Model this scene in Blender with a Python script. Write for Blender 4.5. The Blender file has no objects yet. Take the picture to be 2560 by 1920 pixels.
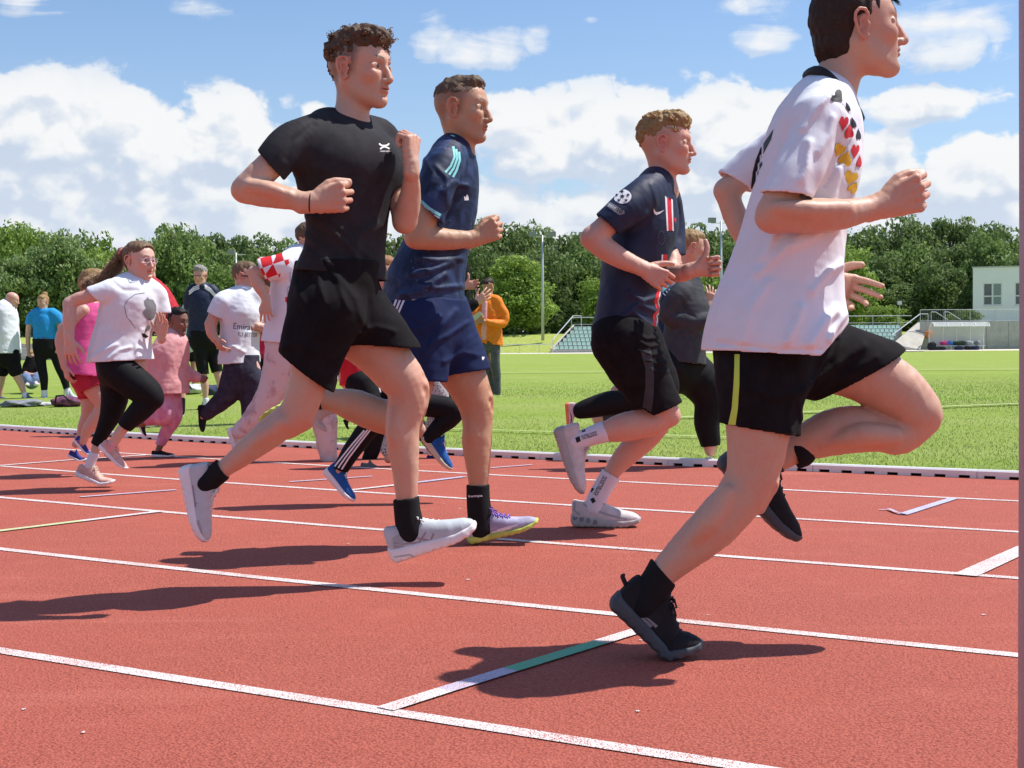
import bpy, bmesh, math, random, time
import numpy as np
import openvdb as vdb
from mathutils import Vector, Matrix
from mathutils.bvhtree import BVHTree
T00 = time.time()
rng = random.Random(7)
nrs = np.random.RandomState(11)
scene = bpy.context.scene
col = scene.collection

# ------------------------------------------------------------------ camera
FPX, YH, ROLL, CAMH = 3470.0, 874.0, math.radians(0.3), 0.777      # focal length and horizon in 2560x1920 photo pixels
PITCH = math.atan((960 - YH) / FPX)
CAM = Vector((0, 0, CAMH))
FWD = Vector((0, math.cos(PITCH), -math.sin(PITCH)))
DWN = Vector((0, -math.sin(PITCH), -math.cos(PITCH)))
RGT = Vector((1, 0, 0))
sd_ = 0
cr, sr = math.cos(ROLL), math.sin(ROLL)
cam_x = RGT * cr + DWN * sr
cam_y = -(RGT * -sr + DWN * cr)
cam_z = -FWD
cd = bpy.data.cameras.new('camera')
cam = bpy.data.objects.new('camera', cd)
col.objects.link(cam)
cam.matrix_world = Matrix(((cam_x.x, cam_y.x, cam_z.x, 0), (cam_x.y, cam_y.y, cam_z.y, 0), (cam_x.z, cam_y.z, cam_z.z, CAMH), (0, 0, 0, 1)))
cd.sensor_width = 36
cd.lens = FPX / 2560 * 36
cd.clip_start = 0.05
cd.clip_end = 3000
scene.camera = cam

def ray(px, py):
    u, v = px - 1280, py - 960
    return RGT * (cr * u - sr * v) + DWN * (sr * u + cr * v) + FWD * FPX
def W(px, py, Y):
    """the world point seen at photo position px, py whose distance along the view is Y metres"""
    d = ray(px, py)
    return CAM + d * (Y / d.y)
def G(px, py, z=0.0):
    d = ray(px, py)
    return CAM + d * ((z - CAMH) / d.z)

# ------------------------------------------------------------------ light
SUNV = Vector((0.57, 0.17, 1.0)).normalized()
EL = math.asin(SUNV.z)
AZ = math.atan2(SUNV.x, SUNV.y)
sd = bpy.data.lights.new('sun', 'SUN')
sd.energy = 5.0
sd.angle = math.radians(0.55)
sd.color = (1.0, 0.955, 0.89)
sun = bpy.data.objects.new('sun', sd)
sun.rotation_euler = SUNV.to_track_quat('Z', 'Y').to_euler()
col.objects.link(sun)
scene.view_settings.view_transform = 'Standard'
scene.view_settings.look = 'None'
scene.view_settings.gamma = 1
scene.view_settings.exposure = 0.27
scene.view_settings.use_curve_mapping = False
scene.cycles.use_denoising = True
scene.cycles.max_bounces = 6
scene.cycles.diffuse_bounces = 3
scene.cycles.glossy_bounces = 2
scene.cycles.transmission_bounces = 4
scene.cycles.transparent_max_bounces = 8
scene.cycles.caustics_reflective = False
scene.cycles.caustics_refractive = False

# ---- small language for shader nodes
class S:
    """a socket that can be added, multiplied and so on"""
    def __init__(self, nt, sock): self.nt, self.s = nt, sock
    def _m(self, op, *o):
        n = self.nt.nodes.new('ShaderNodeMath'); n.operation = op
        for i, x in enumerate((self,) + o):
            if isinstance(x, S): self.nt.links.new(x.s, n.inputs[i])
            else: n.inputs[i].default_value = x
        return S(self.nt, n.outputs[0])
    def __add__(a, b): return a._m('ADD', b)
    __radd__ = __add__
    def __mul__(a, b): return a._m('MULTIPLY', b)
    __rmul__ = __mul__
    def __sub__(a, b): return a._m('SUBTRACT', b)
    def __rsub__(a, b): return (a * -1.0) + b
    def __truediv__(a, b): return a._m('DIVIDE', b)
    def pw(a, b): return a._m('POWER', b)
    def mx(a, b): return a._m('MAXIMUM', b)
    def mn(a, b): return a._m('MINIMUM', b)
def smooth(v, a, b):
    n = v.nt.nodes.new('ShaderNodeMapRange'); n.interpolation_type = 'SMOOTHSTEP'
    v.nt.links.new(v.s, n.inputs[0]); n.inputs[1].default_value = a; n.inputs[2].default_value = b
    return S(v.nt, n.outputs[0])
def comb(nt, x, y, z):
    n = nt.nodes.new('ShaderNodeCombineXYZ')
    for i, v in enumerate((x, y, z)):
        if isinstance(v, S): nt.links.new(v.s, n.inputs[i])
        else: n.inputs[i].default_value = v
    return n.outputs[0]
def noise(nt, vec, scale, detail=2, rough=.5, dist=0.0):
    n = nt.nodes.new('ShaderNodeTexNoise')
    n.inputs['Scale'].default_value = scale; n.inputs['Detail'].default_value = detail
    n.inputs['Roughness'].default_value = rough; n.inputs['Distortion'].default_value = dist
    if vec is not None: nt.links.new(vec, n.inputs['Vector'])
    return S(nt, n.outputs['Fac'])
def voro(nt, vec, scale, detail=0, rough=.5, feature='F1', rnd=1.0):
    n = nt.nodes.new('ShaderNodeTexVoronoi'); n.feature = feature
    n.inputs['Scale'].default_value = scale
    n.inputs['Randomness'].default_value = rnd
    if 'Detail' in n.inputs: n.inputs['Detail'].default_value = detail
    if 'Roughness' in n.inputs: n.inputs['Roughness'].default_value = rough
    if vec is not None: nt.links.new(vec, n.inputs['Vector'])
    return S(nt, n.outputs['Distance'])
def mixc(nt, f, a, b, mode='MIX'):
    n = nt.nodes.new('ShaderNodeMix'); n.data_type = 'RGBA'; n.blend_type = mode
    for idx, v in ((0, f), (6, a), (7, b)):
        if isinstance(v, S): nt.links.new(v.s, n.inputs[idx])
        elif isinstance(v, bpy.types.NodeSocket): nt.links.new(v, n.inputs[idx])
        elif idx == 0: n.inputs[0].default_value = v
        else: n.inputs[idx].default_value = (*v, 1) if len(v) == 3 else v
    return n.outputs[2]

# ------------------------------------------------------------------ sky with cumulus clouds
world = bpy.data.worlds.new('World')
scene.world = world
world.use_nodes = True
world.cycles.sampling_method = 'MANUAL'
world.cycles.sample_map_resolution = 512
nt = world.node_tree
nt.nodes.clear()
out = nt.nodes.new('ShaderNodeOutputWorld')
bg = nt.nodes.new('ShaderNodeBackground')
nt.links.new(bg.outputs[0], out.inputs[0])
SKYK = 0.107
bg.inputs[1].default_value = SKYK
sky = nt.nodes.new('ShaderNodeTexSky')
sky.sky_type = 'NISHITA'
sky.sun_disc = False
sky.sun_elevation = EL
sky.sun_rotation = AZ
sky.altitude = 100
sky.air_density = 1.25
sky.dust_density = 0.6
sky.ozone_density = 2.5
tc = nt.nodes.new('ShaderNodeTexCoord')
sep = nt.nodes.new('ShaderNodeSeparateXYZ')
nt.links.new(tc.outputs['Generated'], sep.inputs[0])
dx, dy, dz = (S(nt, sep.outputs[i]) for i in range(3))
az = dx._m('ARCTAN2', dy) * 57.2958
el = dz._m('ARCSINE') * 57.2958
# cloud masses: azimuth, elevation of the centre, half widths, strength (degrees, measured on the photograph's sky)
def azel(px, py):
    d = ray(px, py).normalized()
    return math.degrees(math.atan2(d.x, d.y)), math.degrees(math.asin(d.z))
MASS = [  # photo px, py, half width, half height, weight
    (110, 330, 250, 175, 1), (330, 360, 220, 165, 1), (560, 400, 190, 175, 1), (245, 215, 75, 70, .8), (590, 270, 75, 70, .7), (90, 200, 70, 50, .7),
    (1090, 90, 90, 75, .62), (1210, 120, 170, 75, .75), (1340, 100, 70, 60, .6), (1330, 340, 170, 130, 1), (1540, 340, 180, 150, 1), (1250, 300, 90, 80, .9), (1830, 330, 190, 150, 1), (1700, 420, 200, 120, .9),
    (2290, 265, 210, 52, .9), (2460, 430, 170, 100, .95), (2180, 400, 150, 90, .8), (1930, 95, 120, 60, .6), (2340, 95, 230, 85, .8), (1870, 10, 120, 40, .45),
    (500, 25, 130, 45, .45), (800, 290, 70, 45, .5), (40, -10, 130, 60, .5), (1480, 50, 45, 20, .4),
    (300, 620, 1300, 200, 1), (1000, 620, 900, 190, .95), (2000, 620, 1300, 200, .95)]
def twod(v):
    n = v.s.node
    setattr(n, 'noise_dimensions' if hasattr(n, 'noise_dimensions') else 'voronoi_dimensions', '2D')
    return v
def mask(ox, oy):
    a = az + ox; e = el + oy
    # bank everywhere near the horizon, patches above
    n = twod(noise(nt, comb(nt, a * .045, e * .07, 0), 1.0, 2, .5))
    d = n * 2.2 - 1.15 + (smooth(e, 13.0, 4.0) * .6)
    front = None
    for px, py, hw, hh, wt in MASS:
        A, E_ = azel(px, py)
        ra, re = hw / FPX * 57.3, hh / FPX * 57.3
        q = ((a - A) * (1 / ra)).pw(2) + ((e - E_) * (1 / re)).pw(2)
        g = ((1.0 - q._m('SQRT')).mx(-1.0) * .95 + (wt - .75) * .6).mn(.55)
        front = g if front is None else front.mx(g)
    inside = smooth(a._m('ABSOLUTE'), 34.0, 24.0) * smooth(e, 24.0, 16.0)
    return d + (front - d) * inside
def density(ox, oy, m, dp=4, df=9):
    v = comb(nt, (az + ox) * .37, (el + oy) * .47, 0)
    w = twod(noise(nt, v, 1.2, 3, .5))
    v = comb(nt, (az + ox) * .37 + (w - .5) * .5, (el + oy) * .47 + (w - .5) * .4, 0)
    puff = twod(voro(nt, v, 1.15, dp, .5, 'F1'))
    fine = twod(noise(nt, v, 1.5, df, .6))
    return m + (0.50 - puff) * .42 + (fine - .5) * .50
MK = mask(0.0, 0.0)
D0 = density(0.0, 0.0, MK)
D1 = density(0.20, 0.42, mask(.2, .42))
D2 = density(0.8, 2.2, mask(0.8, 2.2), 1, 3)
hi_ = smooth(el, 9.5, 13.5)
wis = twod(noise(nt, comb(nt, az * .22 + el * .1, el * .75, 0), 1.0, 7, .62, .8))
D0 = D0 + hi_ * ((wis - .5) * 1.3 - .06)
al_ = smooth(D0, -0.03, 0.20); al2 = smooth(D0, -.10, .75)
alpha = al_ + (al2 - al_) * hi_
M2 = mask(.45, .9)
L0 = density(0.0, 0.0, MK, 1, 2); L1 = density(.45, .9, M2, 1, 2)
lit = smooth(D0 - D1, -0.20, 0.26) * .42 + smooth(L0 - L1, -.22, .26) * .58
deep = smooth(D2, -0.05, 0.75)
thin = smooth(D0, .35, .05)
shade = lit * .80 + (1.0 - deep) * .36 + thin * .12
low = smooth(el, 8.5, 3.0)
shade = shade - low * .16
CLK = 1.0
cb = mixc(nt, smooth(shade, .12, .85), (4.6, 5.3, 6.4), (7.35, 7.4, 7.4))
cb = mixc(nt, low * .35, cb, (5.9, 6.4, 7.2))
skyc = mixc(nt, 1.0, sky.outputs[0], (.85, .95, 1.12), 'MULTIPLY')
haze = smooth(el, 17.0, 0.0) * .30
skyc = mixc(nt, haze, skyc, (5.2, 6.2, 7.6))
fin = mixc(nt, alpha * .96, skyc, cb)
below = smooth(el, -0.5, -3.0)
fin = mixc(nt, below, fin, (2.4, 2.2, 1.6))
nt.links.new(fin, bg.inputs[0])

# ------------------------------------------------------------------ materials
MATS = {}
def mat(name, color, rough=.7, spec=.3, var=0.0, vscale=8, bump=0.0, bscale=200, metal=0.0, sss=0.0, alpha=1.0, trans=0.0, sheen=0.0, build=None):
    if name in MATS: return MATS[name]
    m = bpy.data.materials.new(name); m.use_nodes = True
    t = m.node_tree; b = t.nodes['Principled BSDF']
    b.inputs['Base Color'].default_value = (*color, 1)
    b.inputs['Roughness'].default_value = rough
    b.inputs['Specular IOR Level'].default_value = spec
    b.inputs['Metallic'].default_value = metal
    if sss:
        b.inputs['Subsurface Weight'].default_value = sss
        b.inputs['Subsurface Radius'].default_value = (1, .35, .2)
        b.inputs['Subsurface Scale'].default_value = .012
    if alpha < 1: b.inputs['Alpha'].default_value = alpha
    if trans: b.inputs['Transmission Weight'].default_value = trans
    if sheen: b.inputs['Sheen Weight'].default_value = sheen
    c = t.nodes.new('ShaderNodeTexCoord')
    if var:
        f = noise(t, c.outputs['Object'], vscale, 4, .6)
        o = mixc(t, smooth(f, .3, .7), tuple(x * (1 - var) for x in color), tuple(min(1, x * (1 + var)) for x in color))
        t.links.new(o, b.inputs['Base Color'])
    if bump:
        f = noise(t, c.outputs['Object'], bscale, 3, .6)
        n = t.nodes.new('ShaderNodeBump'); n.inputs['Strength'].default_value = bump; n.inputs['Distance'].default_value = .002
        t.links.new(f.s, n.inputs['Height']); t.links.new(n.outputs[0], b.inputs['Normal'])
    if build: build(t, b, c)
    MATS[name] = m
    return m

# ------------------------------------------------------------------ scene tree helpers
def mesh(name, verts, faces, m=None, smooth_=False):
    me = bpy.data.meshes.new(name)
    me.from_pydata([tuple(v) for v in verts], [], faces)
    if m: me.materials.append(m)
    if smooth_: me.polygons.foreach_set('use_smooth', [True] * len(me.polygons))
    me.update()
    return me
def link(name, me, parent=None, loc=None, rot=None):
    o = bpy.data.objects.new(name, me); col.objects.link(o)
    if parent is not None: o.parent = parent
    if loc is not None: o.location = loc
    if rot is not None: o.rotation_euler = rot
    return o
def tag(o, label=None, cat=None, group=None, kind=None):
    if label: o['label'] = label
    if cat: o['category'] = cat
    if group: o['group'] = group
    if kind: o['kind'] = kind
    return o
def thing(name, label, cat, loc=(0, 0, 0), group=None, rz=0):
    o = link(name, None, None, loc, (0, 0, rz))
    o.empty_display_size = .1
    return tag(o, label, cat, group)
class MB:
    """collects simple solids into one mesh"""
    def __init__(s): s.v = []; s.f = []
    def add(s, v, f):
        n = len(s.v); s.v += [tuple(x) for x in v]; s.f += [tuple(i + n for i in q) for q in f]; return s
    def box(s, a, b):
        (x0, y0, z0), (x1, y1, z1) = a, b
        return s.add([(x0, y0, z0), (x1, y0, z0), (x1, y1, z0), (x0, y1, z0), (x0, y0, z1), (x1, y0, z1), (x1, y1, z1), (x0, y1, z1)],
                     [(0, 3, 2, 1), (4, 5, 6, 7), (0, 1, 5, 4), (1, 2, 6, 5), (2, 3, 7, 6), (3, 0, 4, 7)])
    def tube(s, pts, r, n=8, cap=True):
        pts = [Vector(p) for p in pts]; rs = r if isinstance(r, (list, tuple)) else [r] * len(pts)
        rings = []; up = Vector((0, 0, 1)); pv = None
        for i, p in enumerate(pts):
            d = (pts[min(i + 1, len(pts) - 1)] - pts[max(i - 1, 0)]).normalized()
            if pv is None:
                a = d.cross(up) if abs(d.z) < .95 else d.cross(Vector((1, 0, 0)))
            else: a = pv - d * pv.dot(d)
            a.normalize(); pv = a; b = d.cross(a)
            rings.append([p + (a * math.cos(t) + b * math.sin(t)) * rs[i] for t in [k * 2 * math.pi / n for k in range(n)]])
        v = [q for rg in rings for q in rg]; f = []
        for i in range(len(pts) - 1):
            for k in range(n):
                f.append((i * n + k, i * n + (k + 1) % n, (i + 1) * n + (k + 1) % n, (i + 1) * n + k))
        if cap: f.append(tuple(range(n))[::-1]); f.append(tuple((len(pts) - 1) * n + k for k in range(n)))
        return s.add(v, f)
    def prism(s, poly, y0, y1):
        n = len(poly)
        v = [(x, y0, z) for x, z in poly] + [(x, y1, z) for x, z in poly]
        return s.add(v, [tuple(range(n)), tuple(range(2 * n - 1, n - 1, -1))] + [(i, i + n, (i + 1) % n + n, (i + 1) % n) for i in range(n)])
    def mesh(s, name, m=None, sm=False): return mesh(name, s.v, s.f, m, sm)
    def build(s, name, m, parent=None, sm=False): return link(name, s.mesh(name, m, sm), parent)
# ------------------------------------------------------------------ track geometry (fitted to the photograph)
TH, C0, S0, RAD = math.radians(30.35), 2.42, -2.3, 52.0
TV = Vector((math.cos(TH), -math.sin(TH), 0)); NV = Vector((math.sin(TH), math.cos(TH), 0))
CEN = TV * S0 + NV * (C0 + RAD)
def TR(s, q, z=0.0):
    """point at s metres along the lanes and q metres inwards from the nearest visible lane line"""
    if s >= S0: p = TV * s + NV * (C0 + q)
    else:
        ph = (s - S0) / RAD
        p = CEN + (TV * math.sin(ph) - NV * math.cos(ph)) * (RAD - q)
    return Vector((p.x, p.y, z))
def qof(x, y):
    s = x * TV.x + y * TV.y
    n = x * NV.x + y * NV.y
    return np.where(s > S0, n - C0, RAD - np.hypot(s - S0, n - C0 - RAD))
QK = 6.05                     # track side of the kerb
def hfield(q): return np.clip((q - QK - .1) / 8, 0, 1) * .09 + np.clip((q - 10) / 110, 0, 1) * .22
def ss(a, b, step): return [a + (b - a) * i / max(1, round((b - a) / step)) for i in range(max(1, round((b - a) / step)) + 1)]
def strip(q0, q1, s0, s1, z, step=1.5, nq=1):
    S_ = ss(s0, s1, step); v = []; f = []
    for s in S_:
        for k in range(nq + 1): v.append(TR(s, q0 + (q1 - q0) * k / nq, z))
    m = nq + 1
    for i in range(len(S_) - 1):
        for k in range(nq): f.append((i * m + k, (i + 1) * m + k, (i + 1) * m + k + 1, i * m + k + 1))
    return v, f

def track_mat(t, b, c):
    g = voro(t, c.outputs['Object'], 150, 0)
    g2 = noise(t, c.outputs['Object'], 95, 5, .8)
    big = noise(t, c.outputs['Object'], .9, 4, .6)
    mid = noise(t, c.outputs['Object'], 6, 3, .6)
    o = mixc(t, smooth(g, .10, .60), (.56, .142, .088), (.195, .036, .025))
    o = mixc(t, smooth(g2, .3, .72), o, (.52, .138, .094))
    o = mixc(t, smooth(big, .35, .7) * .35, o, (.47, .105, .07))
    o = mixc(t, smooth(mid, .5, .8) * .22, o, (.60, .18, .135))
    mp = t.nodes.new('ShaderNodeMapping'); mp.inputs['Rotation'].default_value = (0, 0, TH); mp.inputs['Scale'].default_value = (.25, 2.2, 1); t.links.new(c.outputs['Object'], mp.inputs[0])
    stn = noise(t, mp.outputs[0], 1.0, 4, .6)
    o = mixc(t, smooth(stn, .55, .75) * .30, o, (.36, .085, .06))
    o = mixc(t, smooth(stn, .42, .28) * .22, o, (.72, .27, .20))
    t.links.new(o, b.inputs['Base Color'])
    n = t.nodes.new('ShaderNodeBump'); n.inputs['Strength'].default_value = 1.0; n.inputs['Distance'].default_value = .006
    h = (1.0 - g) * .6 + g2 * .9
    t.links.new(h.s, n.inputs['Height']); t.links.new(n.outputs[0], b.inputs['Normal'])
M_TRACK = mat('red_rubber_track', (.45, .1, .08), .85, .25, build=track_mat)
def paint_mat(colr, wear=.5):
    def f(t, b, c):
        g = voro(t, c.outputs['Object'], 330, 0)
        g2 = noise(t, c.outputs['Object'], 240, 3, .7)
        w = noise(t, c.outputs['Object'], 5, 3, .6)
        k = g * .8 + g2 * .5 + (w - .5) * .35
        o = mixc(t, smooth(k, wear + .14, wear + .30), colr, (.40, .12, .10))
        t.links.new(o, b.inputs['Base Color'])
        n = t.nodes.new('ShaderNodeBump'); n.inputs['Strength'].default_value = .9; n.inputs['Distance'].default_value = .003
        h = (1.0 - g) * .6 + g2 * .9
        t.links.new(h.s, n.inputs['Height']); t.links.new(n.outputs[0], b.inputs['Normal'])
    return f
M_LINE = mat('white_line_paint', (.75, .73, .7), .7, .3, build=paint_mat((.80, .78, .75), .50))
M_GREENP = mat('green_line_paint', (.2, .5, .3), .7, .3, build=paint_mat((.12, .46, .27), .66))
M_LILACP = mat('lilac_line_paint', (.6, .5, .7), .7, .3, build=paint_mat((.56, .53, .66), .56))
M_YELP = mat('yellow_green_line_paint', (.6, .7, .4), .7, .3, build=paint_mat((.58, .66, .36), .6))
M_BLUEP = mat('pale_blue_line_paint', (.5, .55, .75), .7, .3, build=paint_mat((.50, .54, .74), .56))

v, f = strip(-9, QK + .01, -46, 60, 0.0, 1.5, 6)
tag(link('running_track', mesh('running_track', v, f, M_TRACK)), kind='structure')

def grass_ground(t, b, c):
    g = noise(t, c.outputs['Object'], 38, 6, .75)
    m = noise(t, c.outputs['Object'], .55, 5, .6)
    mp = t.nodes.new('ShaderNodeMapping'); mp.inputs['Rotation'].default_value = (0, 0, TH); mp.inputs['Scale'].default_value = (.035, .5, 1)
    t.links.new(c.outputs['Object'], mp.inputs[0])
    st = noise(t, mp.outputs[0], 1.0, 3, .55)
    o = mixc(t, smooth(g, .25, .75), (.17, .235, .04), (.30, .37, .085))
    o = mixc(t, smooth(m, .3, .75) * .6, o, (.34, .385, .11))
    o = mixc(t, smooth(st, .35, .65) * .5, o, (.22, .33, .035))
    t.links.new(o, b.inputs['Base Color'])
    n = t.nodes.new('ShaderNodeBump'); n.inputs['Strength'].default_value = .7; n.inputs['Distance'].default_value = .03
    t.links.new(g.s, n.inputs['Height']); t.links.new(n.outputs[0], b.inputs['Normal'])
M_FIELD = mat('lawn', (.15, .22, .04), .9, .1, build=grass_ground)
def far_ground(t, b, c):
    m = noise(t, c.outputs['Object'], .05, 5, .6)
    o = mixc(t, smooth(m, .35, .65), (.09, .13, .03), (.17, .2, .06))
    t.links.new(o, b.inputs['Base Color'])
M_GND = mat('rough_ground', (.12, .15, .05), .95, .1, build=far_ground)

# one sheet of ground out to the horizon, with the playing field over it
mesh_g = mesh('ground', [(-2600, -300, -.06), (2600, -300, -.06), (2600, 2600, -.06), (-2600, 2600, -.06)], [(0, 1, 2, 3)], M_GND)
tag(link('ground', mesh_g), kind='structure')
v = []; f = []
qs = [QK + .06, QK + .3, 7, 9, 12, 15, 22, 35, 60, 100]
xs = np.linspace(-95, 95, 60)
FARY = 150.0
# rows run from the kerb to the far edge
rows = []
for s in ss(-52, 60, 1.5):
    a = TR(s, QK + .05)
    rows.append(a)
for i, a in enumerate(rows):
    fx = -70 + 200 * (i / (len(rows) - 1))
    for k in range(26):
        t_ = (k / 25) ** 2.2
        x = a.x + (fx - a.x) * t_; y = a.y + (FARY - a.y) * t_
        q = float(qof(x, y)); d = math.hypot(x - a.x, y - a.y)
        v.append((x, y, .008 + float(hfield(QK + d))))
for i in range(len(rows) - 1):
    for k in range(25):
        f.append((i * 26 + k, (i + 1) * 26 + k, (i + 1) * 26 + k + 1, i * 26 + k + 1))
field_me = mesh('grass_field', v, f, M_FIELD, True)
tag(link('grass_field', field_me), kind='structure')
FBVH = BVHTree.FromPolygons(v, f)
def fz(x, y):
    h = FBVH.ray_cast(Vector((x, y, 10)), Vector((0, 0, -1)))
    return h[0].z if h[0] else 0.0
def GF(px, py):
    """point on the field (or track) seen at the photo position"""
    d = ray(px, py)
    h = FBVH.ray_cast(CAM, d.normalized())
    return h[0] if h[0] else G(px, py)

# lane lines
for i, q in enumerate((-1.22, 0, 1.22, 2.44, 3.66, 4.88)):
    v, f = strip(q - .025, q + .025, -46, 60, .0025, .75)
    tag(link('lane_line', mesh('lane_line', v, f, M_LINE)), kind='structure')
def quad_line(name, a, b, w, m, z):
    a = Vector((a[0], a[1], z)); b = Vector((b[0], b[1], z)); d = (b - a).normalized(); n = Vector((-d.y, d.x, 0)) * w / 2
    o = link(name, mesh(name, [a - n, b - n, b + n, a + n], [(0, 1, 2, 3)], m))
    return tag(o, kind='structure')
def pxline(name, p0, p1, w, m, z=.005, ext=0):
    a, b = G(*p0), G(*p1)
    d = (b - a).normalized()
    quad_line(name, a - d * ext, b + d * ext, w, m, z)
pxline('cross_line', (962, 1777), (1112, 1729), .05, M_LINE)
pxline('cross_line', (1275, 1678), (1112, 1729), .05, M_LILACP)
pxline('cross_line', (1500, 1609), (1276, 1678), .05, M_GREENP)
pxline('cross_line', (1612, 1574), (1500, 1609), .05, M_LINE)
pxline('cross_line', (2413, 1441), (2600, 1356), .08, M_LINE)
pxline('cross_line', (0, 1329), (204, 1304), .05, M_YELP)
pxline('cross_line', (-120, 1344), (0, 1329), .05, M_YELP)
pxline('cross_line', (204, 1304), (400, 1280), .05, M_LINE)
pxline('chalk_mark', (200, 1244), (440, 1226), .04, M_LILACP)
pxline('chalk_mark', (0, 1165), (191, 1150), .05, M_LINE)
pxline('chalk_mark', (191, 1150), (375, 1138), .05, M_LINE)
pxline('cross_line', (874, 1227), (990, 1214), .05, M_LINE)
pxline('cross_line', (990, 1214), (1161, 1193), .05, M_BLUEP)
pxline('chalk_mark', (724, 1206), (930, 1192), .035, M_LILACP)
pxline('chalk_mark', (1227, 1171), (1330, 1163), .035, M_LILACP)
pxline('chalk_mark', (2256, 1288), (2385, 1247), .05, M_BLUEP)
pxline('chalk_mark', (2238, 1284), (2264, 1288), .02, M_BLUEP, .009)
pxline('chalk_mark', (2198, 1276), (2222, 1276), .02, M_LILACP)
pxline('chalk_mark', (2222, 1276), (2240, 1284), .02, M_LILACP, .0095)
# a few scuffs and specks on the rubber
sp = MB()
for px, py in ((60, 1775), (208, 1833), (1602, 1602), (1769, 1539), (2040, 1209), (2214, 1228), (1170, 1450), (870, 1360), (1110, 1260), (2460, 1538), (1595, 1780), (990, 1327), (720, 1412), (1150, 1272), (2440, 1232)):
    a = G(px, py); r = .003 + .002 * rng.random()
    sp.add([(a.x + r * 1.6 * math.cos(k) * (0.6 + rng.random() * .7), a.y + r * math.sin(k) * 1.8, .0026) for k in range(0, 6)], [(0, 1, 2, 3, 4, 5)])
tag(sp.build('track_specks', M_LINE), kind='stuff')

# kerb: one-metre plastic modules with drainage slots
M_KERB = mat('white_plastic_kerb', (.80, .79, .77), .45, .4, var=.06, vscale=3, bump=.2, bscale=60)
def kerb_module():
    m = MB(); L = .996; w = .05; h = .052; sz = .017
    prof = [(0, sz), (0, h - .010), (.010, h), (w - .010, h), (w, h - .010), (w, sz)]
    v = [(0, y, z) for y, z in prof] + [(L, y, z) for y, z in prof]; n = len(prof)
    m.add(v, [tuple(range(n)), tuple(range(2 * n - 1, n - 1, -1))] + [(i + n, i, (i + 1) % n, (i + 1) % n + n) for i in range(n)])
    pitch = L / 7
    x = 0
    for k in range(8):
        a = max(0, k * pitch - pitch * .27); b = min(L, k * pitch + pitch * .27)
        m.box((a, .0, 0), (b, w, sz - .0005))
    n0 = len(m.f); m.box((.0, w * .30, 0), (L, w * .62, sz - .001))  # plate inside the slots, coloured black to paint in their inner shadow
    me = m.mesh('kerb_segment', M_KERB); me.materials.append(mat('black_kerb_slot_shade', (.008, .008, .008), .9, .1))
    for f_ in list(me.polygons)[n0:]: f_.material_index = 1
    return me
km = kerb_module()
kerb = thing('track_kerb', 'long low off white kerb with dark drainage slots between red track and grass', 'kerb', TR(0, QK))
kerb_inv = Matrix.Translation(TR(0, QK)).inverted()
s = -30.0
while s < 26:
    a = TR(s, QK); st = .9
    while (TR(s + st, QK) - a).length < 1.0: st += .002
    b = TR(s + st, QK)
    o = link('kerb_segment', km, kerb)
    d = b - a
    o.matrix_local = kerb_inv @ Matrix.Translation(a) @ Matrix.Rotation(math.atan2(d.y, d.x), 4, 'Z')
    s += st

# mown grass near the kerb: separate blades (one mass)
def blades():
    n = 300000
    # sample in view-ish bands so the near grass is the densest
    y = 5.6 + (40 - 5.6) * nrs.rand(n) ** 1.7
    x = (nrs.rand(n) * 2 - 1) * (y * .40 + .6)
    q = qof(x, y)
    keep = q > QK + .075
    x, y, q = x[keep], y[keep], q[keep]
    n = len(x)
    z = hfield(QK + (q - QK) * 1.0) + .004
    size = 1 + (y - 6) * .035
    h = (.011 + .012 * nrs.rand(n)) * np.minimum(size, 1.5) * np.clip((44 - y) / 22, .15, 1)
    w = (.0030 + .0026 * nrs.rand(n)) * size
    an = nrs.rand(n) * math.pi * 2
    lx, ly = nrs.randn(n) * .7 * h, nrs.randn(n) * .7 * h
    V = np.empty((n, 3, 3))
    V[:, 0] = np.stack([x - w * np.cos(an), y - w * np.sin(an), z - .01], 1)
    V[:, 1] = np.stack([x + w * np.cos(an), y + w * np.sin(an), z - .01], 1)
    V[:, 2] = np.stack([x + lx, y + ly, z + h], 1)
    me = bpy.data.meshes.new('grass')
    me.vertices.add(n * 3); me.vertices.foreach_set('co', V.reshape(-1))
    me.loops.add(n * 3); me.loops.foreach_set('vertex_index', np.arange(n * 3, dtype=np.int32))
    me.polygons.add(n); me.polygons.foreach_set('loop_start', np.arange(0, n * 3, 3, dtype=np.int32))
    me.update(calc_edges=True)
    at = me.attributes.new('tone', 'FLOAT', 'FACE'); at.data.foreach_set('value', nrs.rand(n).astype(np.float32))
    return me
def blade_mat(t, b, c):
    a = t.nodes.new('ShaderNodeAttribute'); a.attribute_name = 'tone'
    tone = S(t, a.outputs['Fac'])
    big = noise(t, c.outputs['Object'], .5, 4, .6)
    o = mixc(t, tone, (.21, .31, .065), (.42, .53, .17))
    o = mixc(t, smooth(big, .4, .75) * .5, o, (.56, .60, .22))
    o = mixc(t, smooth(tone, .93, .95) * .8, o, (.62, .60, .32))
    t.links.new(o, b.inputs['Base Color'])
M_BLADE = mat('grass_blades', (.2, .3, .05), .6, .2, build=blade_mat)
gm = blades(); gm.materials.append(M_BLADE)
tag(link('grass', gm), kind='stuff')
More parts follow.
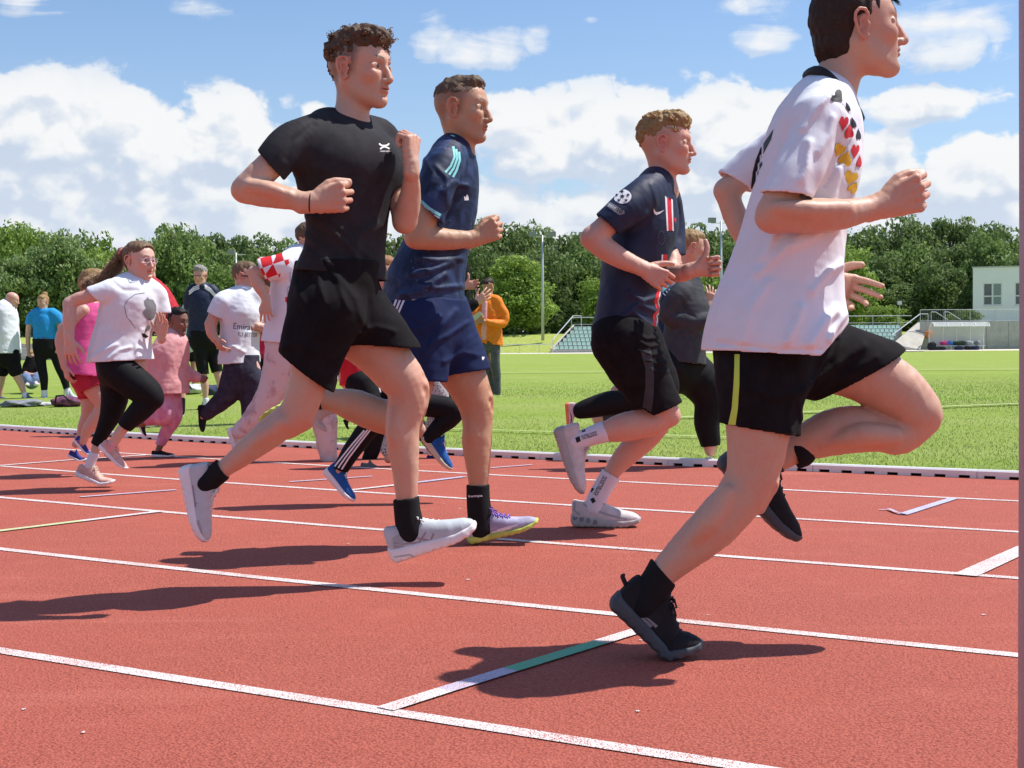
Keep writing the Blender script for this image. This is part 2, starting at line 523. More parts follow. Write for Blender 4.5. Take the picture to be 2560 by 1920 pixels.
# faint white pitch lines on the field
M_PL = mat('faded_pitch_line', (.38, .45, .20), .9, .1)
def pitch_line(p0, p1, w, n=24, hh=.05):
    V, F = [], []
    a, b = GF(*p0), GF(*p1)
    d = (b - a); dn = Vector((-d.y, d.x, 0)).normalized() * w / 2
    for i in range(n + 1):
        p = a + d * (i / n)
        for sg in (-1, 1):
            q = p + dn * sg
            V.append((q.x, q.y, fz(q.x, q.y) + hh * .5))
    for i in range(n): F.append((2 * i, 2 * i + 2, 2 * i + 3, 2 * i + 1))
    tag(link('pitch_line', mesh('pitch_line', V, F, M_PL)), kind='structure')
pitch_line((600, 1062), (2100, 1108), .05)
pitch_line((1700, 1048), (2600, 1012), .10)
pitch_line((1180, 935), (2600, 925), .3, hh=.08)
# ------------------------------------------------------------------ far side of the pitch
def pos(px, py, Y): return W(px, py, Y)
YS = 150.0
K = FPX / YS                               # pixels per metre at the stand
M_CONC = mat('concrete', (.48, .46, .42), .85, .2, var=.12, vscale=1.2, bump=.2, bscale=12)
M_CONC2 = mat('pale_concrete', (.47, .44, .38), .85, .2, var=.1, vscale=1.5)
M_GALV = mat('galvanised_steel', (.50, .52, .53), .45, .5, metal=.3)
M_SEAT = mat('pale_green_seat_plastic', (.56, .72, .63), .45, .4, var=.08, vscale=2)
M_ASPH = mat('pale_paving', (.60, .55, .48), .9, .1)

# grassy bank behind the pitch
def bank():
    x0 = pos(-700, 880, YS).x; x1 = pos(3300, 880, YS).x
    z0 = pos(1280, 888, YS).z; zt = pos(1280, 838, YS + 8).z
    v = []; f = []
    n = 60
    for i in range(n + 1):
        x = x0 + (x1 - x0) * i / n
        dz = -(x) * 0.0052 * 0
        for (y, z) in ((YS - 1, z0 - .8), (YS + 1.5, z0), (YS + 9, zt), (YS + 14, zt + .2), (YS + 260, zt + 1.0)):
            v.append((x, y, z + rng.uniform(-.04, .04)))
    for i in range(n):
        for k in range(4): f.append((i * 5 + k, (i + 1) * 5 + k, (i + 1) * 5 + k + 1, i * 5 + k + 1))
    def bm_(t, b, c):
        g = noise(t, c.outputs['Object'], 3, 5, .7)
        o = mixc(t, smooth(g, .3, .7), (.25, .31, .06), (.38, .42, .12))
        t.links.new(o, b.inputs['Base Color'])
    tag(link('grass_bank', mesh('grass_bank', v, f, mat('bank_grass', (.2, .25, .06), .95, .1, build=bm_), True)), kind='structure')
bank()
zf = lambda px: pos(px, 886 - (px - 1273) * .0080, YS).z          # ground height along the far edge
# paved strip along the far edge
v = []
for px in (-600, 600, 1273, 2000, 2600, 3200):
    a = pos(px, 886 - (px - 1273) * .0080, YS - 2.5); b_ = pos(px, 880 - (px - 1273) * .0080, YS + .5)
    v += [(a.x, a.y, a.z), (b_.x, b_.y, a.z + .14)]
tag(link('paved_path', mesh('paved_path', v, [(2 * i, 2 * i + 2, 2 * i + 3, 2 * i + 1) for i in range(5)], M_ASPH)), kind='structure')

# low steel barrier in front of the bank
bar = thing('pitch_barrier', 'low pale steel barrier rail between the far edge of the pitch and the grass bank', 'barrier', pos(1230, 888, YS))
m = MB()
x0, x1 = pos(380, 860, YS).x, pos(1388, 860, YS).x
zr = pos(1300, 861, YS).z
m.tube([(x0, YS, zr), (x1, YS, zr)], .045, 6)
def placed(mb, name, mt, par, sm=False):
    o = mb.build(name, mt, None, sm); o.parent = par; o.matrix_parent_inverse = Matrix.Translation(par.location).inverted(); return o
placed(m, 'top_rail', M_GALV, bar)
pm = None
x = x0; 
while x <= x1:
    m = MB(); m.tube([(0, 0, 0), (0, 0, zr - zf(1300))], .035, 6)
    if pm is None: pm = m.mesh('post', M_GALV)
    o = link('post', pm, bar); o.location = Vector((x, YS, zf(1300))) - bar.location
    x += 2.09

# the stand
S_L, S_R = pos(1442, 825, YS).x, pos(2290, 800, YS).x
zb = zf(1700) + .05
ROWS = 6; RISE = .43; RUN = .80; ZS0 = zb + .42
stand = thing('seating_stand', 'concrete grandstand with rows of pale green seats behind the pitch', 'stand', (S_L, YS, zb))
def sk(px0, y0): return None
SX0 = pos(1381, 886, YS).x; SX1 = pos(2236, 870, YS).x       # bottom corners
slopeL = (S_L - SX0) / (ROWS * RUN); 
m = MB()
for r in range(ROWS + 1):
    xl = SX0 + (S_L - SX0) * r / ROWS; xr = SX1 + (S_R - SX1) * r / ROWS
    m.box((xl, YS + .6 + r * RUN, zb - .6), (xr, YS + .6 + (r + 1) * RUN + (.0 if r < ROWS else 1.5), ZS0 + r * RISE - .42 * 0 - .02))
placed(m, 'terrace', M_CONC, stand)
# side walls: sloping slabs
def side(xa, xb, name, mt):
    mb = MB()
    prof = [(YS + .4, zb - .5), (YS + .4, ZS0 + .05), (YS + .6 + ROWS * RUN, ZS0 + ROWS * RISE + .12), (YS + 1.4 + (ROWS + 1) * RUN, ZS0 + ROWS * RISE + .12), (YS + 1.4 + (ROWS + 1) * RUN, zb - .5)]
    th = .22
    def X(y, base): return base + (xb - xa) * min(1, max(0, (y - YS - .4) / (ROWS * RUN)))
    vs = [(X(y, xa), y, z) for y, z in prof] + [(X(y, xa) + th, y, z) for y, z in prof]; n = 5
    mb.add(vs, [tuple(range(n)), tuple(range(2 * n - 1, n - 1, -1))] + [(i, i + n, (i + 1) % n + n, (i + 1) % n) for i in range(n)])
    return placed(mb, name, mt, stand)
side(SX0 - .2, S_L - .2, 'side_wall', M_CONC2)
# seats
def seat_mesh():
    mb = MB()
    mb.box((-.21, -.20, .40), (.21, .16, .44))
    mb.add([(-.21, .16, .42), (.21, .16, .42), (.19, .25, .78), (-.19, .25, .78), (-.21, .20, .42), (.21, .20, .42), (.19, .29, .78), (-.19, .29, .78)],
           [(0, 1, 2, 3), (7, 6, 5, 4), (0, 4, 5, 1), (1, 5, 6, 2), (2, 6, 7, 3), (3, 7, 4, 0)])
    mb.box((-.03, -.02, .0), (.03, .04, .40))
    return mb.mesh('seat', M_SEAT)
seatm = seat_mesh()
hid = MB(); hs = seatm
for r in range(ROWS):
    y = YS + .6 + r * RUN + .45; z = ZS0 + r * RISE - .40
    xl = SX0 + (S_L - SX0) * (r + .6) / ROWS; xr = SX1 + (S_R - SX1) * (r + .4) / ROWS
    n = int((xr - xl) / .50)
    for k in range(n):
        x = xl + .3 + k * .50
        px = 1280 + x / y * FPX
        if px < 1500 or 2120 < px or 1735 < px < 1815:
            o = link('seat', hs, stand); o.location = Vector((x, y, z)) - stand.location
        else:
            hid.add([(vv.co.x + x, vv.co.y + y, vv.co.z + z) for vv in hs.vertices], [tuple(p.vertices) for p in hs.polygons])
o = placed(hid, 'far_seats', M_SEAT, stand); o['kind'] = 'stuff'
# railings
def rail(par, name, pts, r=.035): 
    mb = MB()
    for a, b in zip(pts[:-1], pts[1:]): mb.tube([a, b], r, 6)
    return placed(mb, name, M_GALV, par)
yt = YS + .9 + (ROWS + 1) * RUN
zt = ZS0 + ROWS * RISE
rl = thing('stand_railing', 'grey steel railing with posts along the top of the seating stand', 'railing', (S_L, yt, zt))
rail(rl, 'top_rail', [(S_L - .3, yt, zt + 1.0), (S_R + 1.4, yt, zt + 1.0)], .045)
rail(rl, 'lower_rail', [(S_L - .3, yt, zt + .22), (S_R + 1.4, yt, zt + .22)], .03)
x = S_L - .3
pm = MB().tube([(0, 0, -.1), (0, 0, 1.0)], .04, 6).mesh('post', M_GALV)
while x < S_R + 1.5:
    o = link('post', pm, rl); o.location = Vector((x, yt, zt)) - rl.location; x += 2.83
for nm, lab, xa, xb in (('stair_handrail', 'pale sloping handrail at the left end of the seating stand', pos(1381, 848, YS).x, pos(1433, 806, YS + 5).x),
                    ('stair_handrail', 'pale sloping handrail across the seats at the right end of the stand', pos(2233, 828, YS).x, pos(2300, 775, YS + 5).x)):
    h = thing(nm, lab, 'handrail', (xa, YS, zb))
    dy = 5.0
    z1 = zt + 1.15; z0 = ZS0 + (1.0 if xa < 10 else 1.35)
    rail(h, 'rail', [(xa, YS + .5, z0), (xb, YS + dy, z1), (xb + .9, YS + dy, z1)], .06)
    rail(h, 'post', [(xb + .9, YS + dy, zt - .3), (xb + .9, YS + dy, z1)], .05)
    rail(h, 'post', [(xa + .05, YS + .5, z0), (xa + .05, YS + .5, zb)], .03)

# concrete retaining wall right of the stand
XW0 = pos(2236, 873, YS).x
zw = pos(2400, 803, YS + 2).z
wall = thing('retaining_wall', 'grey concrete retaining wall behind the dugout below the white building', 'wall', (XW0, YS, zf(2400)))
m = MB()
ztop = zw
x0, xs, x1 = pos(2300, 870, YS).x, pos(2322, 803, YS).x, pos(3100, 800, YS).x
x = xs
pn = None
while x < x1:
    mb = MB().box((0, 0, 0), (2.38, .3, ztop - zf(2400) + .4))
    if pn is None: pn = mb.mesh('panel', M_CONC)
    o = link('panel', pn, wall); o.location = Vector((x, YS + 3.0, zf(2400) - .4)) - wall.location
    x += 2.42
# sloping wing wall in front of it, ending the stand
wing = MB()
a = [pos(2231, 875, YS), pos(2232, 860, YS), pos(2297, 805, YS + 5), pos(2323, 804, YS + 5.0), pos(2301, 874, YS + .2)]
vs = [tuple(p) for p in a] + [(p.x, p.y + .35, p.z) for p in a]
wing.add(vs, [tuple(range(5)), tuple(range(9, 4, -1))] + [(i, i + 5, (i + 1) % 5 + 5, (i + 1) % 5) for i in range(5)])
placed(wing, 'wing_wall', M_CONC2, wall)
# wire railing on the wall
yr = YS + 3.1
wr = thing('wall_railing', 'thin grey railing standing on the concrete wall in front of the white building', 'railing', (xs, yr, ztop))
rail(wr, 'top_rail', [(xs, yr, ztop + 1.3), (x1, yr, ztop + 1.3)], .035)
rail(wr, 'lower_rail', [(xs, yr, ztop + .08), (x1, yr, ztop + .08)], .03)
pm = MB().tube([(0, 0, 0), (0, 0, 1.3)], .035, 6).mesh('post', M_GALV)
x = xs
while x < x1: o = link('post', pm, wr); o.location = Vector((x, yr, ztop)) - wr.location; x += 2.75
mw = MB(); x = xs
while x < x1: mw.box((x, yr - .004, ztop + .1), (x + .012, yr + .004, ztop + 1.3)); x += .2
o = placed(mw, 'wire_mesh', M_GALV, wr); o['kind'] = 'stuff'
for px in (2328, 2360):
    a = pos(px, 780, YS + 6)
    h = thing('stair_handrail', 'small curved handrail of the steps %s behind the wall' % ('just right of the stand' if px < 2340 else 'nearest the white building'), 'handrail', a)
    rail(h, 'rail', [(a.x, a.y, a.z - 1.4), (a.x, a.y, a.z), (a.x + .5, a.y, a.z), (a.x + 1.9, a.y, a.z - .9)], .05)
# small lamp
a = pos(2249, 762, YS + 9)
lp = thing('path_lamp', 'small white lamp on a short post behind the stand railing', 'street lamp', (a.x, a.y, ztop))
rail(lp, 'pole', [(a.x, a.y, ztop - 1), (a.x, a.y, a.z + .1)], .05)
m = MB().box((a.x - .22, a.y - .2, a.z), (a.x + .22, a.y + .2, a.z + .45)); placed(m, 'lamp_head', mat('white_lamp_glass', (.7, .7, .7), .3), lp)

# white building
M_WHITE = mat('white_render_wall', (.92, .92, .93), .8, .2, var=.02, vscale=.6)
M_FRAME = mat('white_window_frame', (.78, .78, .78), .4, .4)
M_PANE = mat('dark_window_glass', (.05, .075, .065), .08, .8, var=.4, vscale=1.2)
M_CURT = mat('window_glass_with_blind', (.20, .28, .26), .2, .6)
YB = YS + 16
bl = pos(2432, 798, YB)
bd = thing('white_building', 'plain white flat roofed building with small windows above the concrete wall', 'building', (bl.x, YB, ztop - .4), rz=-math.radians(20))
kb = YB / FPX
zr_ = pos(2432, 670, YB).z
L_ = 26
def bx(name, mt, x0, x1, y0, y1, z0, z1, par=bd):
    o = MB().box((x0, y0, z0), (x1, y1, z1)).mesh(name, mt)
    q = link(name, o, par)
    return q
# wall in pieces round the two rows of windows so that the windows are real openings
wins = []
x = 24 * kb
while x < L_ - 3: wins.append(x); x += 74 * kb
zo = pos(2450, 764, YB).z - bd.location.z; zc = pos(2450, 708, YB).z - bd.location.z
top = zr_ - bd.location.z
mb = MB()
ww = 45 * kb
xs_ = [0.0]
for x in wins: xs_ += [x, x + ww]
xs_ += [L_]
for i in range(0, len(xs_) - 1, 2): mb.box((xs_[i], 0, zo), (xs_[i + 1], .3, zc))
mb.box((0, 0, -.6), (L_, .3, zo)); mb.box((0, 0, zc), (L_, .3, top)); mb.box((0, .3, -.6), (.3, 12, top)); mb.box((L_ - .3, .3, -.6), (L_, 12, top)); mb.box((.3, 11.7, -.6), (L_ - .3, 12, top))
link('wall', mb.mesh('wall', M_WHITE), bd)
link('roof', MB().box((-.12, -.12, top), (L_ + .12, 12.12, top + .14)).mesh('roof', M_GALV), bd)
wf = MB()
h = zc - zo
for a, b_ in (((0, 0), (.13, h)), ((ww - .13, 0), (ww, h)), ((.13, 0), (ww - .13, .12)), ((.13, h - .12), (ww - .13, h)), ((ww / 2 - .1, .12), (ww / 2 + .1, h - .12))):
    wf.box((a[0], .02, a[1]), (b_[0], .10, b_[1]))
wf.box((.13, .021, h * .38), (ww / 2 - .1, .099, h * .38 + .15)); wf.box((ww / 2 + .1, .021, h * .38), (ww - .13, .099, h * .38 + .15))
wfm = wf.mesh('window', M_FRAME)
def pane(x0, x1, z0, z1, mt): return MB().box((x0, .055, z0), (x1, .07, z1)).mesh('pane', mt)
pns = [pane(.13, ww / 2 - .1, .12, h * .38, M_PANE), pane(.13, ww / 2 - .1, h * .38 + .15, h - .12, M_PANE), pane(ww / 2 + .1, ww - .13, .12, h * .38, M_CURT), pane(ww / 2 + .1, ww - .13, h * .38 + .15, h - .12, M_CURT)]
for x in wins:
    w_ = link('window', wfm, bd, (x, 0, zo))
    link('sill', MB().box((-.05, -.08, -.08), (ww + .05, .02, 0)).mesh('sill', M_FRAME), w_)
    for pm_ in pns: link('pane', pm_, w_)

# dugout
M_CLEAR = mat('clear_plastic_shell', (.75, .77, .78), .15, .5, alpha=.45)
M_WFR = mat('white_painted_tube', (.72, .72, .70), .4, .4)
YD = YS - .8
d0, d1 = pos(2337, 868, YD), pos(2475, 868, YD)
zg = pos(2400, 876, YD).z
dg = thing('team_dugout', 'curved clear plastic team shelter with white tube frame before the concrete wall', 'shelter', (d0.x, YD, zg))
hd = 70 / FPX * YD
arc = [(2.0, 0.0), (2.05, hd * .5), (1.9, hd * .8), (1.5, hd * .95), (1.0, hd), (.45, hd * .97), (.1, hd * .86)]
def arcpts(x): return [(x, y, z) for y, z in arc]
Wd = d1.x - d0.x
n = 5
for k in range(n):
    mb = MB().tube(arcpts(Wd * k / (n - 1)), .06, 6); link('frame_hoop', mb.mesh('frame_hoop', M_WFR), dg)
    if k < n - 1:
        xa, xb = Wd * k / (n - 1) + .07, Wd * (k + 1) / (n - 1) - .07
        mb = MB()
        for (ya, za), (yb_, zb_) in zip(arc[:-1], arc[1:]): mb.add([(xa, ya, za), (xb, ya, za), (xb, yb_, zb_), (xa, yb_, zb_)], [(0, 1, 2, 3)])
        link('shell_panel', mb.mesh('shell_panel', M_CLEAR, True), dg)
for (y, z) in (arc[0], arc[4], arc[6]):
    link('cross_tube', MB().tube([(0, y, z + .02), (Wd, y, z + .02)], .05, 6).mesh('cross_tube', M_WFR), dg)
link('bench', MB().box((.1, 1.0, .48), (Wd - .1, 1.5, .55)).mesh('bench', M_WFR), dg)
for k in range(4): link('bench_leg', MB().box((.4 + k * (Wd - .8) / 3, 1.1, 0), (.5 + k * (Wd - .8) / 3, 1.4, .48)).mesh('bench_leg', M_WFR), dg)

def lump(name, label, cat, p, sx, sy, sz, mt, group=None, seed=0, parent=None, bumpy=.18, strap=None):
    """a slumped soft bag: rounded, creased and flat underneath"""
    r = random.Random(seed); bm = bmesh.new(); bmesh.ops.create_icosphere(bm, subdivisions=3, radius=1)
    ph = [r.uniform(0, 6) for _ in range(8)]
    for v_ in bm.verts:
        c_ = v_.co; k = 1 + bumpy * (math.sin(3.1 * c_.x + ph[0]) * math.sin(2.7 * c_.y + ph[1]) + .5 * math.sin(6 * c_.z + 5 * c_.x + ph[2]) + .3 * math.sin(11 * c_.x + 4 * c_.z + ph[3]))
        e = 4.0
        q = (abs(c_.x) ** e + abs(c_.y) ** e + abs(c_.z) ** e) ** (-1 / e)
        f_ = .55 * q + .45
        v_.co = Vector((c_.x * f_ * k * sx, c_.y * f_ * k * sy, max(-.02, (c_.z * f_ * k * .5 + .45) * sz)))
    me = bpy.data.meshes.new(name); bm.to_mesh(me); bm.free(); me.materials.append(mt)
    me.polygons.foreach_set('use_smooth', [True] * len(me.polygons))
    o = tag(link(name, me, None, p), label, cat, group)
    if strap:
        q = MB().tube([(-sx * .5, -sy * .9, sz * .45), (-sx * .35, -sy * 1.15, sz * 1.05), (sx * .1, -sy * 1.1, sz * 1.12), (sx * .45, -sy * .9, sz * .5)], .014, 6)
        link('strap', q.mesh('strap', strap, True), o)
    return o
cols = {'black': (.02, .02, .024), 'navy': (.02, .03, .07), 'pink': (.6, .06, .22), 'blue': (.05, .17, .5), 'dark_green': (.05, .07, .04), 'grey': (.22, .23, .24), 'purple': (.16, .05, .1), 'white': (.55, .55, .55), 'orange': (.85, .25, .05)}
FM = {k: mat(k + '_bag_fabric', c_, .75, .3, var=.3, vscale=9, bump=.4, bscale=60) for k, c_ in cols.items()}
bx_ = [('pink', 2360, 853, .48, 'on the dugout bench at its left end'), ('blue', 2374, 851, .42, 'on the dugout bench beside the pink bag'), ('dark_green', 2398, 853, .8, 'long, lying on the dugout bench'), ('white', 2424, 853, .4, 'on the dugout bench under the clear shell'), ('grey', 2444, 853, .4, 'at the right end of the dugout bench'),
       ('black', 2330, 866, .5, 'standing upright left of the dugout'), ('black', 2349, 872, .6, 'low on the ground under the pink bag'), ('navy', 2398, 868, .55, 'on the ground before the middle of the dugout'), ('black', 2420, 868, .42, 'on the ground right of the dugout centre'), ('navy', 2437, 870, .5, 'on the ground at the right foot of the dugout')]
for i, (cn, px, py, sz, where) in enumerate(bx_):
    onb = i < 5
    a = pos(px, py, YD + (1.2 if onb else .4))
    lump('sports_bag', cn.replace('_', ' ') + ' sports bag ' + where, 'bag', (a.x, a.y, (zg + .55) if onb else zg), sz * .9, .3, .5 if i != 5 else .95, FM[cn], 'bags at the dugout', 40 + i)
a = pos(2323, 836, YS + 2.6)
lump('orange_jacket', 'small orange jacket hung on the concrete wall by the stand', 'jacket', (a.x, a.y, a.z - .35), .42, .2, .8, FM['orange'], seed=3)

# floodlight masts
def mast(px, pyt, Y, label, heads, lean=0):
    b_ = pos(px, 838, Y); t_ = pos(px, pyt, Y)
    o = thing('floodlight_mast', label, 'floodlight', (b_.x, Y, b_.z - .6), 'floodlight masts before the trees')
    H_ = t_.z - b_.z + .6
    link('pole', MB().tube([(0, 0, 0), (0, 0, H_ * .5), (0, 0, H_)], [.19, .15, .10], 10).mesh('pole', M_GALV, True), o)
    link('cross_arm', MB().tube([(-1.1, 0, H_ - .2), (1.1, 0, H_ - .2)], .05, 6).mesh('cross_arm', M_GALV), o)
    for hx in heads:
        q = MB().box((hx - .42, -.3, H_ - .15), (hx + .42, .25, H_ + .38)).mesh('lamp_head', mat('lamp_housing', (.25, .27, .26), .4)); link('lamp_head', q, o)
mast(1357, 588, 156, 'tall thin floodlight mast in front of the trees above the left end of the stand', (-1.1, 1.1))
mast(1803, 553, 154, 'tall floodlight mast with dark lamp heads behind the stand, right of the blond kid', (-1.0, 1.3))
mast(592, 632, 158, 'tall pale floodlight mast against the trees beside the fair haired boy in white', (-.5,))

# tiered concrete steps at the far left
st = thing('concrete_steps', 'weathered tiered concrete steps at the far left behind the spectators', 'steps', W(-60, 908, 95))
for k in range(6):
    x0 = W(-300, 900, 95).x - st.location.x; x1 = W(165, 900, 95).x - st.location.x
    link('step', MB().box((x0, k * .75, -.6), (x1, k * .75 + .75, .14 + k * .24)).mesh('step', M_CONC2 if k % 2 else M_CONC), st)

# ------------------------------------------------------------------ trees
def leaf_mat(c0, c1, c2):
    def f(t, b, c):
        a = t.nodes.new('ShaderNodeAttribute'); a.attribute_name = 'tone'
        tone = S(t, a.outputs['Fac'])
        o = mixc(t, smooth(tone, 0, .8), c0, c1)
        o = mixc(t, smooth(tone, .8, 1.0), o, c2)
        t.links.new(o, b.inputs['Base Color'])
        b.inputs['Transmission Weight'].default_value = 0
        # light coming through the leaves
        tr = t.nodes.new('ShaderNodeBsdfTranslucent'); t.links.new(o, tr.inputs[0])
        ad = t.nodes.new('ShaderNodeMixShader'); ad.inputs[0].default_value = .42
        ou = t.nodes['Material Output']
        t.links.new(b.outputs[0], ad.inputs[1]); t.links.new(tr.outputs[0], ad.inputs[2]); t.links.new(ad.outputs[0], ou.inputs[0])
    return f
LM = [mat('leaves_dark', (.05, .09, .03), .55, .2, build=leaf_mat((.11, .17, .055), (.21, .29, .09), (.34, .42, .17))),
      mat('leaves_mid', (.07, .12, .03), .55, .2, build=leaf_mat((.13, .21, .06), (.26, .36, .10), (.40, .48, .20))),
      mat('leaves_bright', (.1, .17, .03), .55, .2, build=leaf_mat((.16, .26, .05), (.34, .46, .09), (.46, .56, .18))),
      mat('leaves_blossom', (.14, .18, .08), .55, .2, build=leaf_mat((.15, .23, .07), (.31, .40, .15), (.60, .64, .44)))]
M_BARK = mat('bark', (.10, .08, .06), .9, .1, var=.3, vscale=6, bump=.6, bscale=20)
def crown_mesh(seed, n=9000, leaf=.26, conic=False, low=.18):
    """leaf sized faces on clumps of twigs spread through a crown of radius 1 and height 2"""
    r = np.random.RandomState(seed)
    nc = 90
    cl = []
    while len(cl) < nc:
        p = r.rand(3) * 2 - 1
        rr = np.linalg.norm(p)
        if rr > 1: continue
        if rr < .45 and r.rand() < .7: continue
        if conic and np.hypot(p[0], p[1]) > .95 - .5 * (p[2] + 1) / 2 * 1.1: continue
        # uneven outline
        s_ = .82 + .18 * math.sin(4 * math.atan2(p[1], p[0]) + seed) * math.cos(3 * p[2] + seed)
        cl.append(np.append(p * s_, .16 + .17 * r.rand()))
    cl = np.array(cl)
    ci = r.randint(0, nc, n)
    d = r.randn(n, 3); d /= np.linalg.norm(d, axis=1)[:, None]
    rad = cl[ci, 3] * (.55 + .45 * r.rand(n) ** .5)
    stretch = np.array([1.15, 1.15, .75])
    P = cl[ci, :3] + d * rad[:, None] * stretch
    N = d + r.randn(n, 3) * .55; N /= np.linalg.norm(N, axis=1)[:, None]
    A = np.cross(N, r.randn(n, 3)); A /= np.linalg.norm(A, axis=1)[:, None]
    B = np.cross(N, A)
    sz = leaf * (.5 + .9 * r.rand(n)[:, None]) / 5.5
    V = np.stack([P - A * sz, P - B * sz * .55, P + A * sz, P + B * sz * .6], 1).reshape(-1, 3)
    tone = np.clip(.35 + .25 * r.randn(n) + .35 * (r.rand(nc)[ci] - .5) + .12 * d[:, 2], 0, 1)
    return V, tone
def tree_mesh(name, seed, mt, **kw):
    V, tone = crown_mesh(seed, **kw)
    n = len(V) // 4
    me = bpy.data.meshes.new(name)
    me.vertices.add(len(V)); me.vertices.foreach_set('co', V.reshape(-1))
    me.loops.add(n * 4); me.loops.foreach_set('vertex_index', np.arange(n * 4, dtype=np.int32))
    me.polygons.add(n); me.polygons.foreach_set('loop_start', np.arange(0, n * 4, 4, dtype=np.int32))
    me.update(calc_edges=True)
    at = me.attributes.new('tone', 'FLOAT', 'FACE'); at.data.foreach_set('value', tone.astype(np.float32))
    me.materials.append(mt)
    return me
def trunk_mesh(seed, H=1.0):
    r = random.Random(seed); mb = MB()
    mb.tube([(0, 0, -.1), (.01, 0, .25), (-.01, .01, .6), (.01, 0, 1.0)], [.032, .026, .018, .006], 8)
    for k in range(9):
        a = r.uniform(0, 6.28); z = r.uniform(.3, .75); L_ = r.uniform(.15, .3)
        mb.tube([(0, 0, z), (math.cos(a) * L_ * .5, math.sin(a) * L_ * .5, z + L_ * .45), (math.cos(a) * L_, math.sin(a) * L_, z + L_ * .75)], [.012, .008, .003], 5)
    return mb.mesh('trunk', M_BARK, True)
CR = [tree_mesh('crown', 10 + i, LM[i % 2], n=9500) for i in range(4)] + [tree_mesh('crown', 30 + i, LM[2], n=9500) for i in range(2)] + [tree_mesh('crown', 50, LM[3], n=9500), tree_mesh('crown', 61, LM[2], n=16000, leaf=.2, conic=True), tree_mesh('crown', 15, LM[0], n=9500)]
TK = [trunk_mesh(3), trunk_mesh(4)]
KL = ['dark green', 'mid green', 'dark green', 'mid green', 'bright green', 'bright green', 'pale blossoming', 'bright yellow green', 'dark shaded']
tcount = 0
def tree(px, pyt, Y, wpx, kind, label=None, crown_frac=.93, base=None):
    """a tree whose top shows at photo row pyt and whose crown is wpx photo pixels wide"""
    global tcount
    t_ = pos(px, pyt, Y); zb_ = pos(1280, 842, YS + 8).z if base is None else base
    H_ = t_.z - zb_; R_ = wpx / 2 / FPX * Y
    o = thing('tree', label or KL[kind] + ' leafy tree in the belt of trees behind the pitch', 'tree', (t_.x, Y, zb_), 'trees behind the pitch', rng.uniform(0, 6.28))
    c_ = link('crown', CR[kind], o); hh = H_ * crown_frac / 2
    c_.scale = (R_, R_, hh * 1.04); c_.location = (0, 0, H_ - hh)
    k_ = link('trunk', TK[tcount % 2], o); k_.scale = (H_ * .8, H_ * .8, H_ * .9)
    tcount += 1
    return o
# sky line of the wood, measured along the photograph
LINE = [(-120, 560), (0, 552), (60, 552), (130, 566), (210, 556), (270, 590), (330, 600), (430, 548), (500, 572), (560, 585), (640, 582), (700, 592), (790, 600), (870, 590), (980, 575), (1060, 560), (1180, 545), (1280, 549), (1350, 560), (1440, 575), (1500, 560), (1600, 560), (1700, 548), (1790, 560), (1860, 552), (1950, 560), (2050, 575), (2130, 580), (2230, 542), (2320, 530), (2400, 528), (2470, 545), (2530, 575), (2590, 640), (2680, 600)]
def ly(px):
    for (a, b), (c_, d) in zip(LINE[:-1], LINE[1:]):
        if a <= px <= c_: return b + (d - b) * (px - a) / (c_ - a)
    return 580
kindmap = lambda px: (rng.choice([4, 5, 6, 3]) if px < 350 else rng.choice([0, 1, 3]) if px < 900 else rng.choice([0, 0, 1, 2]))
wood_groups = []
px = -160.0
while px < 2700:                                    # back row makes the sky line
    Y = rng.uniform(192, 205)
    w_ = rng.uniform(150, 210)
    o = tree(px, ly(px) + rng.uniform(-6, 8), Y, w_, kindmap(px), KL[0] + ' leafy tree in the back row of the wood behind the pitch')
    o['group'] = 'back row of the wood'; o['label'] = 'tall leafy tree in the back row of the wood behind the pitch'
    px += rng.uniform(58, 80)
px = -150.0
while px < 2640:                                    # middle row
    o = tree(px, ly(px) + rng.uniform(35, 80), rng.uniform(181, 189), rng.uniform(150, 200), kindmap(px))
    o['group'] = 'middle row of the wood'; o['label'] = 'leafy tree in the middle row of the wood behind the pitch'
    px += rng.uniform(75, 105)
px = -150.0
while px < 2440:                                    # front row, lower
    if not (1120 < px < 1420):
        o = tree(px, ly(px) + rng.uniform(100, 170), rng.uniform(170, 177), rng.uniform(120, 170), 8 if px > 1900 else (rng.choice([6, 4, 6]) if px < 350 else rng.choice([0, 2, 3, 4])))
        o['group'] = 'front row of the wood'; o['label'] = 'low leafy tree in the front row of the wood behind the pitch'
    px += rng.uniform(85, 125)
tree(1300, 636, 163, 235, 7, 'bright yellow green conical tree standing free in front of the dark wood').pop('group', None) if False else None
o = tree(1300, 636, 163, 235, 7, 'bright yellow green conical tree standing free in front of the dark wood'); del o['group']
o = tree(1195, 740, 165, 120, 3, 'low olive bush between the orange jacket and the conical tree'); del o['group']
o = tree(2100, 590, 168, 210, 5, 'bright green tree above the white shirt runner\'s raised knee'); del o['group']
o = tree(2215, 760, 160, 110, 4, 'small bright green bush behind the small white lamp'); del o['group']
o = tree(2410, 770, 158, 90, 2, 'dark green bush at the corner of the white building'); del o['group']
o = tree(150, 585, 166, 200, 6, 'pale blossoming tree above the spectators at the left'); del o['group']
o = tree(40, 640, 164, 170, 6, 'pale blossoming bush at the left edge behind the bald man'); del o['group']
o = tree(500, 600, 168, 170, 1, 'leafy tree behind the boy in white trousers'); del o['group']
o = tree(430, 548, 172, 190, 3, 'tall green tree above the woman in navy'); del o['group']
